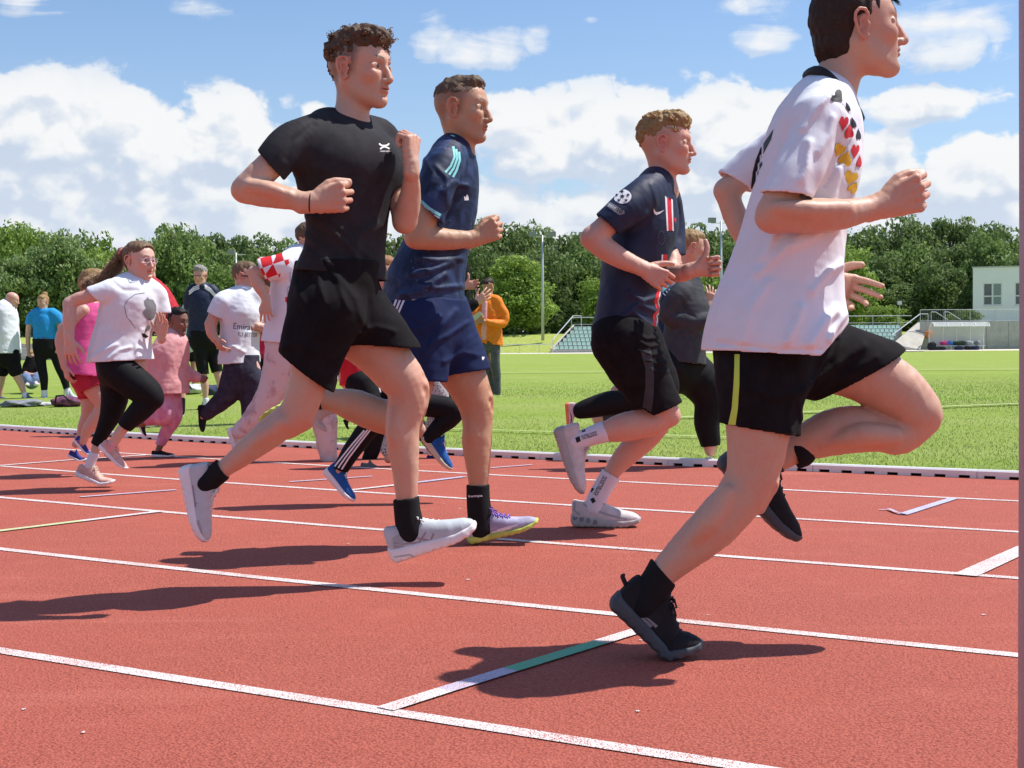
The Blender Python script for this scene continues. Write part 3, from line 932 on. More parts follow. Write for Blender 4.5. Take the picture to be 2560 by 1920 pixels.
# hedge along the foot of the wood (closes the gaps between trunks)
def hedge():
    Vs, Ts = [], []
    px = -300
    r = np.random.RandomState(5); k = 0
    while px < 2900:
        V, tone = crown_mesh(200 + k % 7, n=700, leaf=.5)
        s_ = 3.2 + 1.5 * r.rand(); hh = 2.2 + 1.6 * r.rand()
        a = pos(px, 840, 179)
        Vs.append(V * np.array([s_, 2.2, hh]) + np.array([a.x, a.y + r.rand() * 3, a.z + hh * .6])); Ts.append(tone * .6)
        px += 32; k += 1
    V = np.concatenate(Vs); tone = np.concatenate(Ts); n = len(V) // 4
    me = bpy.data.meshes.new('undergrowth')
    me.vertices.add(len(V)); me.vertices.foreach_set('co', V.reshape(-1))
    me.loops.add(n * 4); me.loops.foreach_set('vertex_index', np.arange(n * 4, dtype=np.int32))
    me.polygons.add(n); me.polygons.foreach_set('loop_start', np.arange(0, n * 4, 4, dtype=np.int32))
    me.update(calc_edges=True)
    at = me.attributes.new('tone', 'FLOAT', 'FACE'); at.data.foreach_set('value', tone.astype(np.float32))
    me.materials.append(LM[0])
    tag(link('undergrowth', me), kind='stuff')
hedge()
# post at the right edge, close to the camera
M_POST = mat('mauve_grey_post', (.42, .33, .36), .5, .3, var=.05, vscale=4, bump=.3, bscale=300)
pb = G(2562, 1600); YPp = 1.15
a = W(2541, 0, YPp); b_ = W(2553, 1920, YPp)
o = thing('metal_post', 'blurred mauve grey upright post close to the camera at the right edge', 'post', (b_.x + .05, YPp, 0))
link('pole', MB().tube([(.0, 0, 0), (0.0, 0, .8), (-.004, 0, 1.5), (-.012, 0, 2.4)], .05, 24).mesh('pole', M_POST, True), o)
link('foot_plate', MB().box((-.11, -.11, 0), (.11, .11, .012)).mesh('foot_plate', M_POST), o)
# ------------------------------------------------------------------ solid modelling with distance fields
BIG = 9.0
def smin(a, b, k):
    if k <= 0: return np.minimum(a, b)
    h = np.maximum(k - np.abs(a - b), 0) / k
    return np.minimum(a, b) - h * h * k * .25
def smax(a, b, k): return -smin(-a, -b, k)
class Grid:
    def __init__(s, lo, hi, h):
        s.h = h; s.lo = np.array(lo, float); n = np.ceil((np.array(hi) - s.lo) / h).astype(int) + 1
        s.n = n; s.ax = [(s.lo[i] + h * np.arange(n[i])).astype(np.float32) for i in range(3)]
        s.F = np.full(n, BIG, np.float32); s.N = None
    def sub(s, lo, hi):
        i0 = np.clip(np.floor((np.array(lo) - s.lo) / s.h).astype(int), 0, s.n); i1 = np.clip(np.ceil((np.array(hi) - s.lo) / s.h).astype(int) + 1, 0, s.n)
        if np.any(i1 <= i0): return None
        sl = tuple(slice(a, b) for a, b in zip(i0, i1))
        return sl, s.ax[0][sl[0]][:, None, None], s.ax[1][sl[1]][None, :, None], s.ax[2][sl[2]][None, None, :]
def v3(p): return np.array([p[0], p[1], p[2]], float)
def segdist(X, Y, Z, a, b, ra, rb, ratio=1.0, side=None):
    ab = b - a; L2 = float(ab @ ab) + 1e-12
    px, py, pz = X - np.float32(a[0]), Y - np.float32(a[1]), Z - np.float32(a[2])
    t = np.clip((px * ab[0] + py * ab[1] + pz * ab[2]) / L2, 0, 1).astype(np.float32)
    qx, qy, qz = px - t * ab[0], py - t * ab[1], pz - t * ab[2]
    r = ra + (rb - ra) * t
    if ratio == 1.0: return np.sqrt(qx * qx + qy * qy + qz * qz) - r
    dt = qx * side[0] + qy * side[1] + qz * side[2]
    k = 1 - 1 / ratio
    ux, uy, uz = qx - k * dt * side[0], qy - k * dt * side[1], qz - k * dt * side[2]
    l1 = np.sqrt(ux * ux + uy * uy + uz * uz)
    k2 = 1 - 1 / ratio ** 2
    ux, uy, uz = qx - k2 * dt * side[0], qy - k2 * dt * side[1], qz - k2 * dt * side[2]
    l2 = np.sqrt(ux * ux + uy * uy + uz * uz) + 1e-6
    return l1 * (l1 - r) / l2
class Tube:
    """limb of varying oval section through stations (point, radius, lateral ratio)"""
    def __init__(s, st, side=(0, 1, 0), sub=4, clip=None, th=.008, depth=.07):
        s.side = np.array(side, float)
        P = np.array([v3(a[0]) for a in st]); R = np.array([a[1] for a in st]); Q = np.array([a[2] if len(a) > 2 else 1.0 for a in st])
        n = len(P)
        if n > 2 and sub > 1:
            oP, oR, oQ = [], [], []
            for i in range(n - 1):
                p0, p1, p2, p3 = P[max(i - 1, 0)], P[i], P[i + 1], P[min(i + 2, n - 1)]
                r0, r1, r2, r3 = R[max(i - 1, 0)], R[i], R[i + 1], R[min(i + 2, n - 1)]
                for j in range(sub):
                    t = j / sub; c = lambda a, b, c_, d: .5 * (2 * b + (c_ - a) * t + (2 * a - 5 * b + 4 * c_ - d) * t * t + (3 * b - a - 3 * c_ + d) * t ** 3)
                    oP.append(c(p0, p1, p2, p3)); oR.append(max(.002, c(r0, r1, r2, r3))); oQ.append(Q[i] + (Q[i + 1] - Q[i]) * t)
            oP.append(P[-1]); oR.append(R[-1]); oQ.append(Q[-1])
            P, R, Q = np.array(oP), np.array(oR), np.array(oQ)
        s.P, s.R, s.Q = P, R, Q
        m = R * np.maximum(Q, 1)
        s.lo = (P - m[:, None]).min(0); s.hi = (P + m[:, None]).max(0)
        s.clip = clip; s.th = th; s.depth = depth
    def ev(s, g, pad):
        b = g.sub(s.lo - pad, s.hi + pad)
        if b is None: return None
        sl, X, Y, Z = b
        D = np.full(g.F[sl].shape, BIG, np.float32)
        i0 = np.array([q.start for q in sl])
        for i in range(len(s.P) - 1):
            a, c = s.P[i], s.P[i + 1]; m = max(s.R[i] * max(s.Q[i], 1), s.R[i + 1] * max(s.Q[i + 1], 1)) + pad
            bb = g.sub(np.minimum(a, c) - m, np.maximum(a, c) + m)
            if bb is None: continue
            sl2, x, y, z = bb
            loc = tuple(slice(q.start - o, q.stop - o) for q, o in zip(sl2, i0))
            if any(q.start < 0 for q in loc): loc = tuple(slice(max(0, q.start), q.stop) for q in loc)
            t = D[loc]
            if t.shape != (len(x), y.shape[1], z.shape[2]):
                x = X[loc[0]]; y = Y[:, loc[1]]; z = Z[:, :, loc[2]]
            ratio = float((s.Q[i] + s.Q[i + 1]) / 2)
            D[loc] = np.minimum(t, segdist(x, y, z, a, c, s.R[i], s.R[i + 1], ratio if abs(ratio - 1) > .01 else 1.0, s.side))
        if g.N is not None: D = D + g.N[sl]
        return sl, docut(D, X, Y, Z, s.clip, s.th, s.depth)
def docut(D, X, Y, Z, clip, th, depth):
    """cuts a hem and hollows the cloth just inside it"""
    if clip is None: return D
    D0 = D; cav = None
    for c, nrm in clip:
        nrm = v3(nrm); nrm = nrm / np.linalg.norm(nrm); c = v3(c)
        pd = ((X - c[0]) * nrm[0] + (Y - c[1]) * nrm[1] + (Z - c[2]) * nrm[2]).astype(np.float32)
        D = smax(D, pd, .004)
        q = np.maximum(D0 + th, -pd - depth); cav = q if cav is None else np.minimum(cav, q)
    return np.maximum(D, -cav)
class Group:
    """several tubes joined into one piece of cloth before its hems are cut"""
    def __init__(s, prims, clip=None, th=.008, depth=.07):
        s.pr = prims; s.lo, s.hi = bounds(prims, 0); s.clip = clip; s.th = th; s.depth = depth
    def ev(s, g, pad):
        b = g.sub(s.lo - pad, s.hi + pad)
        if b is None: return None
        sl, X, Y, Z = b
        t = Grid.__new__(Grid); t.h = g.h; t.ax = [X[:, 0, 0], Y[0, :, 0], Z[0, 0, :]]; t.lo = np.array([q[0] for q in t.ax], float); t.n = np.array([len(q) for q in t.ax])
        t.F = np.full(t.n, BIG, np.float32); t.N = g.N[sl] if g.N is not None else None
        fill(t, s.pr)
        return sl, docut(t.F, X, Y, Z, s.clip, s.th, s.depth)
class Ell:
    def __init__(s, c, r, M=None):
        s.c = v3(c); s.r = np.array(r, float); s.M = np.eye(3) if M is None else np.array(M)   # columns are the local axes
        m = max(r); s.lo = s.c - m; s.hi = s.c + m
    def ev(s, g, pad):
        b = g.sub(s.lo - pad, s.hi + pad)
        if b is None: return None
        sl, X, Y, Z = b
        X, Y, Z = X - s.c[0], Y - s.c[1], Z - s.c[2]
        l1 = 0; l2 = 0
        for i in range(3):
            q = X * s.M[0][i] + Y * s.M[1][i] + Z * s.M[2][i]
            l1 = l1 + (q / s.r[i]) ** 2; l2 = l2 + (q / s.r[i] ** 2) ** 2
        l1 = np.sqrt(l1); D = (l1 * (l1 - 1) / (np.sqrt(l2) + 1e-6)).astype(np.float32)
        return sl, (D + g.N[sl] if g.N is not None else D)
class Warp:
    """creases: raises or lowers the surface along lines traced in the picture plane of the person"""
    def __init__(s, lines): s.lines = lines
    def apply(s, g):
        X, Z = g.ax[0][:, None], g.ax[2][None, :]
        D = np.zeros((len(g.ax[0]), len(g.ax[2])), np.float32)
        for pts, amp, w in s.lines:
            best = None
            for a, b in zip(pts[:-1], pts[1:]):
                dx, dz = b[0] - a[0], b[2] - a[2]; L2 = dx * dx + dz * dz + 1e-9
                t = np.clip(((X - a[0]) * dx + (Z - a[2]) * dz) / L2, 0, 1)
                d = (X - a[0] - t * dx) ** 2 + (Z - a[2] - t * dz) ** 2
                best = d if best is None else np.minimum(best, d)
            D += (amp * np.exp(-best / (w * w))).astype(np.float32)
        g.N = g.N - D[:, None, :]
def fbm3(g, scale, seed, amp, stretch=(1, 1, 1), octaves=2):
    """cheap smooth noise by interpolating random lattices"""
    r = np.random.RandomState(seed); out = 0
    for o in range(octaves):
        sc = scale / 2 ** o; idx = []
        for i in range(3):
            q = (g.ax[i] - g.ax[i][0]) / (sc * stretch[i]); idx.append(q)
        n = [int(q[-1]) + 3 for q in idx]
        L = r.rand(*n).astype(np.float32) - .5
        for i in range(3):
            q = idx[i]; f = np.floor(q).astype(int); t = (q - f).astype(np.float32); t = t * t * (3 - 2 * t)
            sh = [1, 1, 1]; sh[i] = -1; t = t.reshape(sh)
            L = np.take(L, f, axis=i) * (1 - t) + np.take(L, f + 1, axis=i) * t
        out = out + L * amp / 2 ** o
    return out
def extract(F, lo, h):
    gr = vdb.FloatGrid(float(3 * h))
    gr.copyFromArray(np.clip(F, -3 * h, 3 * h).astype(np.float32))
    pts, quads = gr.convertToQuads(0.0)
    if len(pts) == 0: return np.zeros((0, 3)), np.zeros((0, 4), int)
    return pts.astype(np.float64) * h + np.array(lo), quads.astype(np.int64)[:, ::-1]
def fill(g, prims, pad=None):
    for pr, mode, k in prims:
        r = pr.ev(g, max(k, 3 * g.h) + 2 * g.h)
        if r is None: continue
        sl, D = r
        if mode == '+': g.F[sl] = smin(g.F[sl], D, k)
        elif mode == '-': g.F[sl] = smax(g.F[sl], -D, k)
def bounds(prims, pad):
    lo = np.min([p.lo for p, m, k in prims if m == '+'], 0) - pad; hi = np.max([p.hi for p, m, k in prims if m == '+'], 0) + pad
    return lo, hi
def solid(prims, h, fine=(), post=None, pre=None):
    lo, hi = bounds(prims, 4 * h)
    g = Grid(lo, hi, h)
    if pre: g.N = np.zeros(g.n, np.float32); pre(g)
    fill(g, prims)
    if post: post(g)
    V, Q = extract(g.F, g.lo, h)
    for blo, bhi, fh in fine:
        blo, bhi = np.array(blo), np.array(bhi)
        c = V[Q].mean(1) if len(Q) else np.zeros((0, 3))
        Q = Q[~np.all((c > blo + 1.3 * h) & (c < bhi - 1.3 * h), axis=1)]
        gf = Grid(blo - 3 * fh, bhi + 3 * fh, fh); fill(gf, prims)
        if post: post(gf)
        v2, q2 = extract(gf.F, gf.lo, fh)
        if len(q2):
            c = v2[q2].mean(1); q2 = q2[np.all((c > blo) & (c < bhi), axis=1)]
            Q = np.concatenate([Q, q2 + len(V)]); V = np.concatenate([V, v2])
    used = np.unique(Q); mp = np.full(len(V), -1); mp[used] = np.arange(len(used))
    return V[used], mp[Q]
def npmesh(name, V, Q, m=None, sm=True):
    me = bpy.data.meshes.new(name); k = Q.shape[1]
    me.vertices.add(len(V)); me.vertices.foreach_set('co', np.ascontiguousarray(V, np.float32).reshape(-1))
    me.loops.add(Q.size); me.loops.foreach_set('vertex_index', np.ascontiguousarray(Q, np.int32).reshape(-1))
    me.polygons.add(len(Q)); me.polygons.foreach_set('loop_start', np.arange(0, Q.size, k, dtype=np.int32))
    me.update(calc_edges=True)
    if sm: me.polygons.foreach_set('use_smooth', np.ones(len(Q), bool))
    if m: me.materials.append(m)
    return me
def setcol(me, C, name='tint'):
    a = me.attributes.new(name, 'FLOAT_COLOR', 'POINT')
    a.data.foreach_set('color', np.concatenate([C, np.ones((len(C), 1))], 1).astype(np.float32).reshape(-1))

# ------------------------------------------------------------------ skin, hair and cloth materials
def skin_build(t, b, c):
    a = t.nodes.new('ShaderNodeAttribute'); a.attribute_name = 'tint'
    n1 = noise(t, c.outputs['Object'], 14, 4, .65); n2 = noise(t, c.outputs['Object'], 150, 4, .8)
    o = mixc(t, smooth(n1, .35, .7) * .5, a.outputs['Color'], (1.10, .80, .76), 'MULTIPLY')
    o = mixc(t, smooth(n2, .48, .75) * .34, o, (.80, .66, .60), 'MULTIPLY')
    o = mixc(t, smooth(n2, .5, .25) * .25, o, (1.12, 1.10, 1.08), 'MULTIPLY')
    t.links.new(o, b.inputs['Base Color'])
    n = t.nodes.new('ShaderNodeBump'); n.inputs['Strength'].default_value = .35; n.inputs['Distance'].default_value = .0025
    f = noise(t, c.outputs['Object'], 420, 2, .6)
    t.links.new(f.s, n.inputs['Height']); t.links.new(n.outputs[0], b.inputs['Normal'])
M_SKIN = mat('skin', (.5, .3, .22), .44, .42, sss=.06, build=skin_build)
SKIN = {'fair': (.58, .37, .262), 'tan': (.52, .325, .200), 'pink': (.62, .375, .28), 'dark': (.24, .13, .085), 'pale': (.64, .41, .315), 'olive': (.40, .22, .14)}
def hair_mat(name, c0, c1):
    def f(t, b, c):
        n1 = noise(t, c.outputs['Object'], 120, 3, .7)
        a = t.nodes.new('ShaderNodeAttribute'); a.attribute_name = 'tone'; tone = S(t, a.outputs['Fac'])
        o = mixc(t, smooth(n1 * .5 + tone * .65, .15, .85), tuple(x * .8 for x in c0), tuple(x * 1.15 for x in c1)); t.links.new(o, b.inputs['Base Color'])
    return mat(name, c0, .62, .25, build=f)
HM = {'brown_curls': hair_mat('light_brown_hair', (.085, .050, .030), (.24, .155, .095)), 'dark': hair_mat('dark_brown_hair', (.028, .017, .012), (.085, .052, .034)),
      'brown': hair_mat('brown_hair', (.11, .072, .044), (.28, .19, .12)), 'lightbrown': hair_mat('fair_brown_hair', (.17, .105, .06), (.42, .28, .17)), 'blond': hair_mat('blond_hair', (.30, .185, .075), (.66, .45, .21)), 'darkblond': hair_mat('dark_blond_hair', (.17, .11, .06), (.38, .26, .15)),
      'grey': hair_mat('grey_hair', (.30, .28, .26), (.60, .58, .55)), 'black': hair_mat('black_hair', (.012, .01, .009), (.04, .03, .025)), 'ginger': hair_mat('ginger_hair', (.28, .13, .05), (.50, .27, .13))}
def fabric(name, c_, rough=.8, var=.06, sheen=.0, weave=900, bump=.25, wr=.0, spec=.2):
    def f(t, b, c):
        n1 = noise(t, c.outputs['Object'], 22, 4, .6)
        o = mixc(t, smooth(n1, .3, .7), tuple(x * (1 - var) for x in c_), tuple(min(.9, x * (1 + var)) for x in c_)); t.links.new(o, b.inputs['Base Color'])
        w = noise(t, c.outputs['Object'], weave, 2, .6)
        mp = t.nodes.new('ShaderNodeMapping'); mp.inputs['Rotation'].default_value = (.3, .5, .2); mp.inputs['Scale'].default_value = (1.0, 1.0, .35); t.links.new(c.outputs['Object'], mp.inputs[0])
        cz = noise(t, mp.outputs[0], 16, 4, .55, 1.2)
        n = t.nodes.new('ShaderNodeBump'); n.inputs['Strength'].default_value = bump; n.inputs['Distance'].default_value = .004
        h = w * .12 + cz * (.8 + wr)
        t.links.new(h.s, n.inputs['Height']); t.links.new(n.outputs[0], b.inputs['Normal'])
        if sheen: b.inputs['Sheen Weight'].default_value = sheen
    return mat(name, c_, rough, spec, build=f)

# ------------------------------------------------------------------ heads and hands
def frame(yaw, pitch=0.0, roll=0.0):
    """columns forward, left, up for a head or body that faces `yaw` degrees (0 = to the right of the picture, negative = towards the camera)"""
    M = Matrix.Rotation(math.radians(yaw), 3, 'Z') @ Matrix.Rotation(math.radians(-pitch), 3, 'Y') @ Matrix.Rotation(math.radians(roll), 3, 'X')
    return np.array(M)
def head_prims(c, M, s=1.0, fat=1.0, chin=1.0, nose=1.0, simple=False):
    c = v3(c); s = np.ones(3) * s; sm_ = float(s.mean())
    L = lambda x, y, z: c + M @ (np.array([x, y, z]) * s)
    E = lambda x, y, z, a, b_, d, R=None: Ell(L(x, y, z), (a * s[0], b_ * s[1], d * s[2]), M if R is None else M @ R)
    T = lambda pts, ratio=1.0: Tube([(L(*p[:3]), p[3] * sm_, ratio) for p in pts], side=M[:, 1], sub=1)
    P = [(E(-.016, 0, .032, .098, .077 * fat, .086), '+', .0), (E(.018, 0, .030, .072, .067 * fat, .070), '+', .02),
         (E(.030, 0, -.030, .058, .060 * fat, .078), '+', .025),
         (T([(-.012, .050 * fat, -.040, .022), (.026, .040 * fat, -.078, .018), (.066, .012, -.098 * chin, .016)]), '+', .03),
         (T([(-.012, -.050 * fat, -.040, .022), (.026, -.040 * fat, -.078, .018), (.066, -.012, -.098 * chin, .016)]), '+', .03),
         (E(.074, 0, -.097 * chin, .017, .021, .016), '+', .018), (E(.064, 0, -.056, .028, .033, .034), '+', .02),
         (E(.062, .036 * fat, -.020, .026, .022, .022), '+', .02), (E(.062, -.036 * fat, -.020, .026, .022, .022), '+', .02),
         (T([(.074, -.032, .026, .010), (.083, 0, .024, .012), (.074, .032, .026, .010)]), '+', .018)]
    if not simple:
        P += [(E(.092, .031, .004, .016, .018, .012), '-', .014), (E(.092, -.031, .004, .016, .018, .012), '-', .014),
              (E(.0735, .031, .003, .0135, .0165, .0125), '+', .004), (E(.0735, -.031, .003, .0135, .0165, .0125), '+', .004)]
    P += [(T([(.084, 0, .014, .0075), (.101, 0, -.012, .0085), (.109 + .006 * (nose - 1), 0, -.036, .0115 * nose)]), '+', .010),
          (E(.097, .0115, -.040, .011, .008, .008), '+', .006), (E(.097, -.0115, -.040, .011, .008, .008), '+', .006)]
    if not simple:
        P += [(E(.089, 0, -.0585, .010, .023, .0058), '+', .006), (E(.087, 0, -.0700, .0105, .019, .0066), '+', .006),
              (E(.099, 0, -.0642, .012, .021, .0016), '-', .002), (E(.099, .007, -.0475, .004, .0035, .003), '-', .002), (E(.099, -.007, -.0475, .004, .0035, .003), '-', .002),
              (E(.090, 0, -.082, .008, .016, .006), '-', .010)]
    for sg in (1, -1):
        R = np.array(Matrix.Rotation(sg * .30, 3, 'Z') @ Matrix.Rotation(-.15, 3, 'Y')); Y_ = .0785 * fat
        P += [(E(-.006, sg * (Y_ - .001), -.004, .0165, .0045, .029, R), '+', .005)]
        rim = [(.006, 0, -.030), (-.004, .001, -.036), (-.014, .004, -.028), (-.022, .009, -.010), (-.026, .012, .008), (-.023, .012, .022), (-.012, .009, .031), (.002, .005, .029), (.009, .002, .018), (.007, .001, .008)]
        P += [(Tube([(L(x, sg * (Y_ + y), z), (.0042 if 0 < i < 9 else .0034) * sm_) for i, (x, y, z) in enumerate(rim)], sub=1), '+', .003)]
        if not simple:
            P += [(E(-.004, sg * (Y_ + .006), -.006, .0085, .0060, .013), '-', .003), (Tube([(L(-.002, sg * (Y_ + .004), .016), .0028 * sm_), (L(-.013, sg * (Y_ + .007), .006), .0030 * sm_), (L(-.013, sg * (Y_ + .006), -.012), .0026 * sm_)], sub=1), '+', .003), (E(.009, sg * (Y_ + .002), -.006, .004, .004, .006), '+', .003)]
    return P
def hand_prims(w, D, N, T, s=1.0, curl=((80, 92, 55),) * 4, thumb='fist', spread=0.0):
    """w wrist point, D towards the knuckles, N out of the back of the hand, T towards the thumb"""
    w, D, N = v3(w), v3(D), v3(N); D = D / np.linalg.norm(D); N = N - D * (N @ D); N /= np.linalg.norm(N)
    T0 = v3(T); T = np.cross(D, N); T = T if T @ T0 > 0 else -T
    L = lambda d, t, n: w + (D * d + T * t + N * n) * s
    P = [(Tube([(L(-.03, 0, 0), .024 * s, 1.15), (L(.0, 0, 0), .023 * s, 1.25), (L(.04, .0, -.004), .021 * s, 1.7), (L(.070, 0, -.006), .0185 * s, 2.05)], side=T, sub=2), '+', .012)]
    off = (.033, .0115, -.0105, -.031); kd = (.086, .090, .086, .078); ln = (.94, 1.04, .97, .78)
    for i in range(4):
        k = L(kd[i], off[i], .002)
        P.append((Tube([(L(.03, off[i] * .6, 0), .012 * s), (k, .0118 * s)], sub=1), '+', .010))
        th = 0; p = k; r = (.0098, .0088, .0078, .0066)
        sp = math.radians(spread) * off[i] / .03
        pts = [(p, r[0] * s)]
        for j, (l, a) in enumerate(zip((.043, .027, .021), curl[i % len(curl)])):
            th += math.radians(a)
            d = D * math.cos(th) - N * math.sin(th); d = d * math.cos(sp) + T * math.sin(sp)
            p = p + d * l * ln[i] * s; pts.append((p, r[j + 1] * s))
        P.append((Tube(pts, sub=1), '+', .0016))
    TH = {'fist': [(.018, .020, -.010, .015), (.052, .042, -.020, .0125), (.080, .034, -.042, .0105), (.083, .012, -.054, .0095)],
          'side': [(.018, .020, -.006, .015), (.052, .044, -.014, .0125), (.083, .046, -.024, .0105), (.108, .040, -.032, .009)],
          'up': [(.015, .020, -.008, .016), (.040, .044, -.012, .0135), (.052, .078, -.012, .011), (.050, .106, -.008, .0095)],
          'open': [(.015, .018, -.008, .015), (.042, .046, -.016, .013), (.068, .066, -.022, .011), (.090, .076, -.024, .009)]}[thumb]
    P.append((Tube([(L(a, b_, c_), r_ * s) for a, b_, c_, r_ in TH], sub=2), '+', .007))
    return P

def up_to(n, v): return v / np.linalg.norm(v)
def hair_shell(c, M, s, style, fat=1.0):
    """distance-field hair: thickness and outline depend on the style"""
    c = v3(c); s = np.ones(3) * s; sm_ = float(s.mean()); L = lambda x, y, z: c + M @ (np.array([x, y, z]) * s)
    E = lambda x, y, z, a, b_, d, R=None: Ell(L(x, y, z), (a * s[0], b_ * s[1], d * s[2]), M if R is None else M @ R)
    P = []
    if style == 'curly':        # faded sides, thick curls on top
        P = [(E(-.020, 0, .062, .103, .079 * fat, .075), '+', 0), (E(.034, 0, .096, .066, .066 * fat, .040), '+', .03), (E(-.056, 0, .046, .064, .068 * fat, .074), '+', .02)]
        cut = [(E(.118, 0, -.008, .085, .12, .076), '-', .004), (E(.034, .0, -.088, .110, .14, .112), '-', .012), (E(-.03, 0, -.155, .12, .14, .10), '-', .01)]
    elif style == 'fade':       # very short sides, small quiff
        P = [(E(-.016, 0, .046, .101, .0775 * fat, .081), '+', 0), (E(.044, 0, .096, .040, .054 * fat, .026), '+', .025)]
        cut = [(E(.124, 0, -.004, .085, .12, .084), '-', .004), (E(-.0, .0, -.070, .17, .16, .128), '-', .01)]
    elif style == 'mop':        # fuller hair down to the nape, over the tops of the ears
        P = [(E(-.020, 0, .038, .107, .086 * fat, .094), '+', 0), (E(-.045, 0, -.020, .070, .070 * fat, .075), '+', .03), (E(.030, 0, .088, .070, .070 * fat, .044), '+', .02),
             (Tube([(L(-.068, 0, -.04), .044 * sm_, 1.1), (L(-.060, 0, -.10), .028 * sm_, 1.3)], side=M[:, 1], sub=1), '+', .02)]
        cut = [(E(.125, 0, -.02, .090, .12, .090), '-', .004), (E(.014, .088, -.058, .050, .05, .074), '-', .006), (E(.014, -.088, -.058, .050, .05, .074), '-', .006), (E(.06, 0, -.09, .10, .12, .08), '-', .01)]
    elif style == 'short':      # ordinary short hair
        P = [(E(-.019, 0, .038, .104, .082 * fat, .092), '+', 0), (E(.030, 0, .080, .062, .062 * fat, .044), '+', .02)]
        cut = [(E(.120, 0, -.01, .083, .12, .085), '-', .004), (E(.02, .0, -.068, .115, .14, .092), '-', .01)]
    elif style == 'long':
        P = [(E(-.020, 0, .036, .106, .083 * fat, .094), '+', 0), (E(.030, 0, .075, .062, .064 * fat, .046), '+', .02), (E(-.045, 0, -.01, .066, .066 * fat, .072), '+', .02)]
        cut = [(E(.118, 0, .0, .086, .105, .098), '-', .004), (E(.048, .0, -.085, .105, .14, .092), '-', .01)]
    return P + cut
def strands(V, Nn, M, s, style, n, seed, c):
    s = float(np.mean(s))
    r = np.random.RandomState(seed); Nn = Nn.copy()
    ct = v3(c); up = M[:, 2]; fw = M[:, 0]
    idx = r.randint(0, len(V), n); P = V[idx] ; N = Nn[idx]
    Vs, Fs = [], []; base = 0
    if style == 'curly':
        k = 13
        for i in range(n):
            nn = N[i] + r.randn(3) * .45; nn /= np.linalg.norm(nn)
            a = np.cross(nn, r.randn(3)); a /= np.linalg.norm(a); b = np.cross(nn, a)
            R_ = (.0050 + .0045 * r.rand()) * s; Ln = (.012 + .016 * r.rand()) * s; ph = r.rand() * 6.28; tw = (6 + 5 * r.rand()) * (1 if r.rand() < .5 else -1); rad = .0016 * s
            t = np.linspace(0, 1, k)
            C = P[i] - nn * .004 + nn * (t * Ln)[:, None] + a * (np.cos(ph + tw * t) * R_)[:, None] + b * (np.sin(ph + tw * t) * R_)[:, None]
            w1 = nn * rad; w2 = (a * np.cos(ph) + b * np.sin(ph)) * rad; w3 = -w1 * .5 + np.cross(nn, w2)
            ring = np.stack([C + w1, C + w2, C - w1 * .6 - w2 * .8], 1).reshape(-1, 3); Vs.append(ring)
            j = np.arange(k - 1)[:, None] * 3 + base; m_ = np.array([0, 1, 2])
            q = np.stack([j + m_, j + (m_ + 1) % 3, j + 3 + (m_ + 1) % 3, j + 3 + m_], -1).reshape(-1, 4); Fs.append(q); base += k * 3
    else:
        k = 5; ln = {'fade': .019, 'short': .022, 'mop': .034, 'long': .05}[style]
        comb_ = {'fade': up * .5 + fw * .8, 'short': -up * .6 + fw * .25, 'mop': -up * 1.0 - fw * .15, 'long': -up * .35 - fw * 1.0}[style]
        lift = {'fade': .7, 'short': .18, 'mop': .12, 'long': .05}[style]
        P0 = P.copy(); d = comb_[None] + r.randn(n, 3) * .28; rel = P - ct
        if style in ('short', 'mop'):      # from the crown outwards
            top = ct + up * .12 * s - fw * .02 * s; rad_ = P - top; rad_ /= np.linalg.norm(rad_, axis=1)[:, None] + 1e-6; d = d * .4 + rad_ * 1.0
        rows = [P - N * .0015 * s]
        cur = P; 
        for j in range(k - 1):
            tdir = d - N * (d * N).sum(1)[:, None]; tdir /= np.linalg.norm(tdir, axis=1)[:, None] + 1e-6
            st = tdir + N * lift - N * .04 * j; st /= np.linalg.norm(st, axis=1)[:, None]
            cur = cur + st * ln * s / (k - 1) * (.6 + .8 * r.rand(n))[:, None]
            if style in ('short', 'mop', 'long'):
                rel = cur - (ct + up * .03 * s - fw * .018 * s); cur = cur - 0 * rel
                N2 = rel / np.linalg.norm(rel, axis=1)[:, None]; N = .5 * N + .5 * N2; N /= np.linalg.norm(N, axis=1)[:, None]
            rows.append(cur)
        sd_ = np.cross(N, d); sd_ /= np.linalg.norm(sd_, axis=1)[:, None] + 1e-6
        for j in range(k):
            w_ = (.0014 if style != 'long' else .0019) * s * (1 - j / (k - .5)); Vs.append(np.stack([rows[j] - sd_ * w_, rows[j] + sd_ * w_], 1).reshape(-1, 3))
        o = np.arange(n) * 2
        for j in range(k - 1):
            b0 = j * 2 * n + o; b1 = (j + 1) * 2 * n + o; Fs.append(np.stack([b0, b0 + 1, b1 + 1, b1], -1))
    return np.concatenate(Vs), np.concatenate(Fs)
def vnormals(V, Q):
    fn = np.cross(V[Q[:, 2]] - V[Q[:, 0]], V[Q[:, 3]] - V[Q[:, 1]]); N = np.zeros_like(V)
    for i in range(4): np.add.at(N, Q[:, i], fn)
    return N / (np.linalg.norm(N, axis=1)[:, None] + 1e-12)

M_EYEW = mat('eye_white', (.42, .38, .36), .25, .5)
M_IRIS = mat('iris', (.05, .055, .05), .2, .6)
M_PUP = mat('pupil', (.01, .01, .01), .1, .6)
M_IRISB = mat('brown_iris', (.05, .025, .012), .2, .6)
def view(x0, y0, k): return lambda x, y: (x0 + x / k, y0 + y / k)

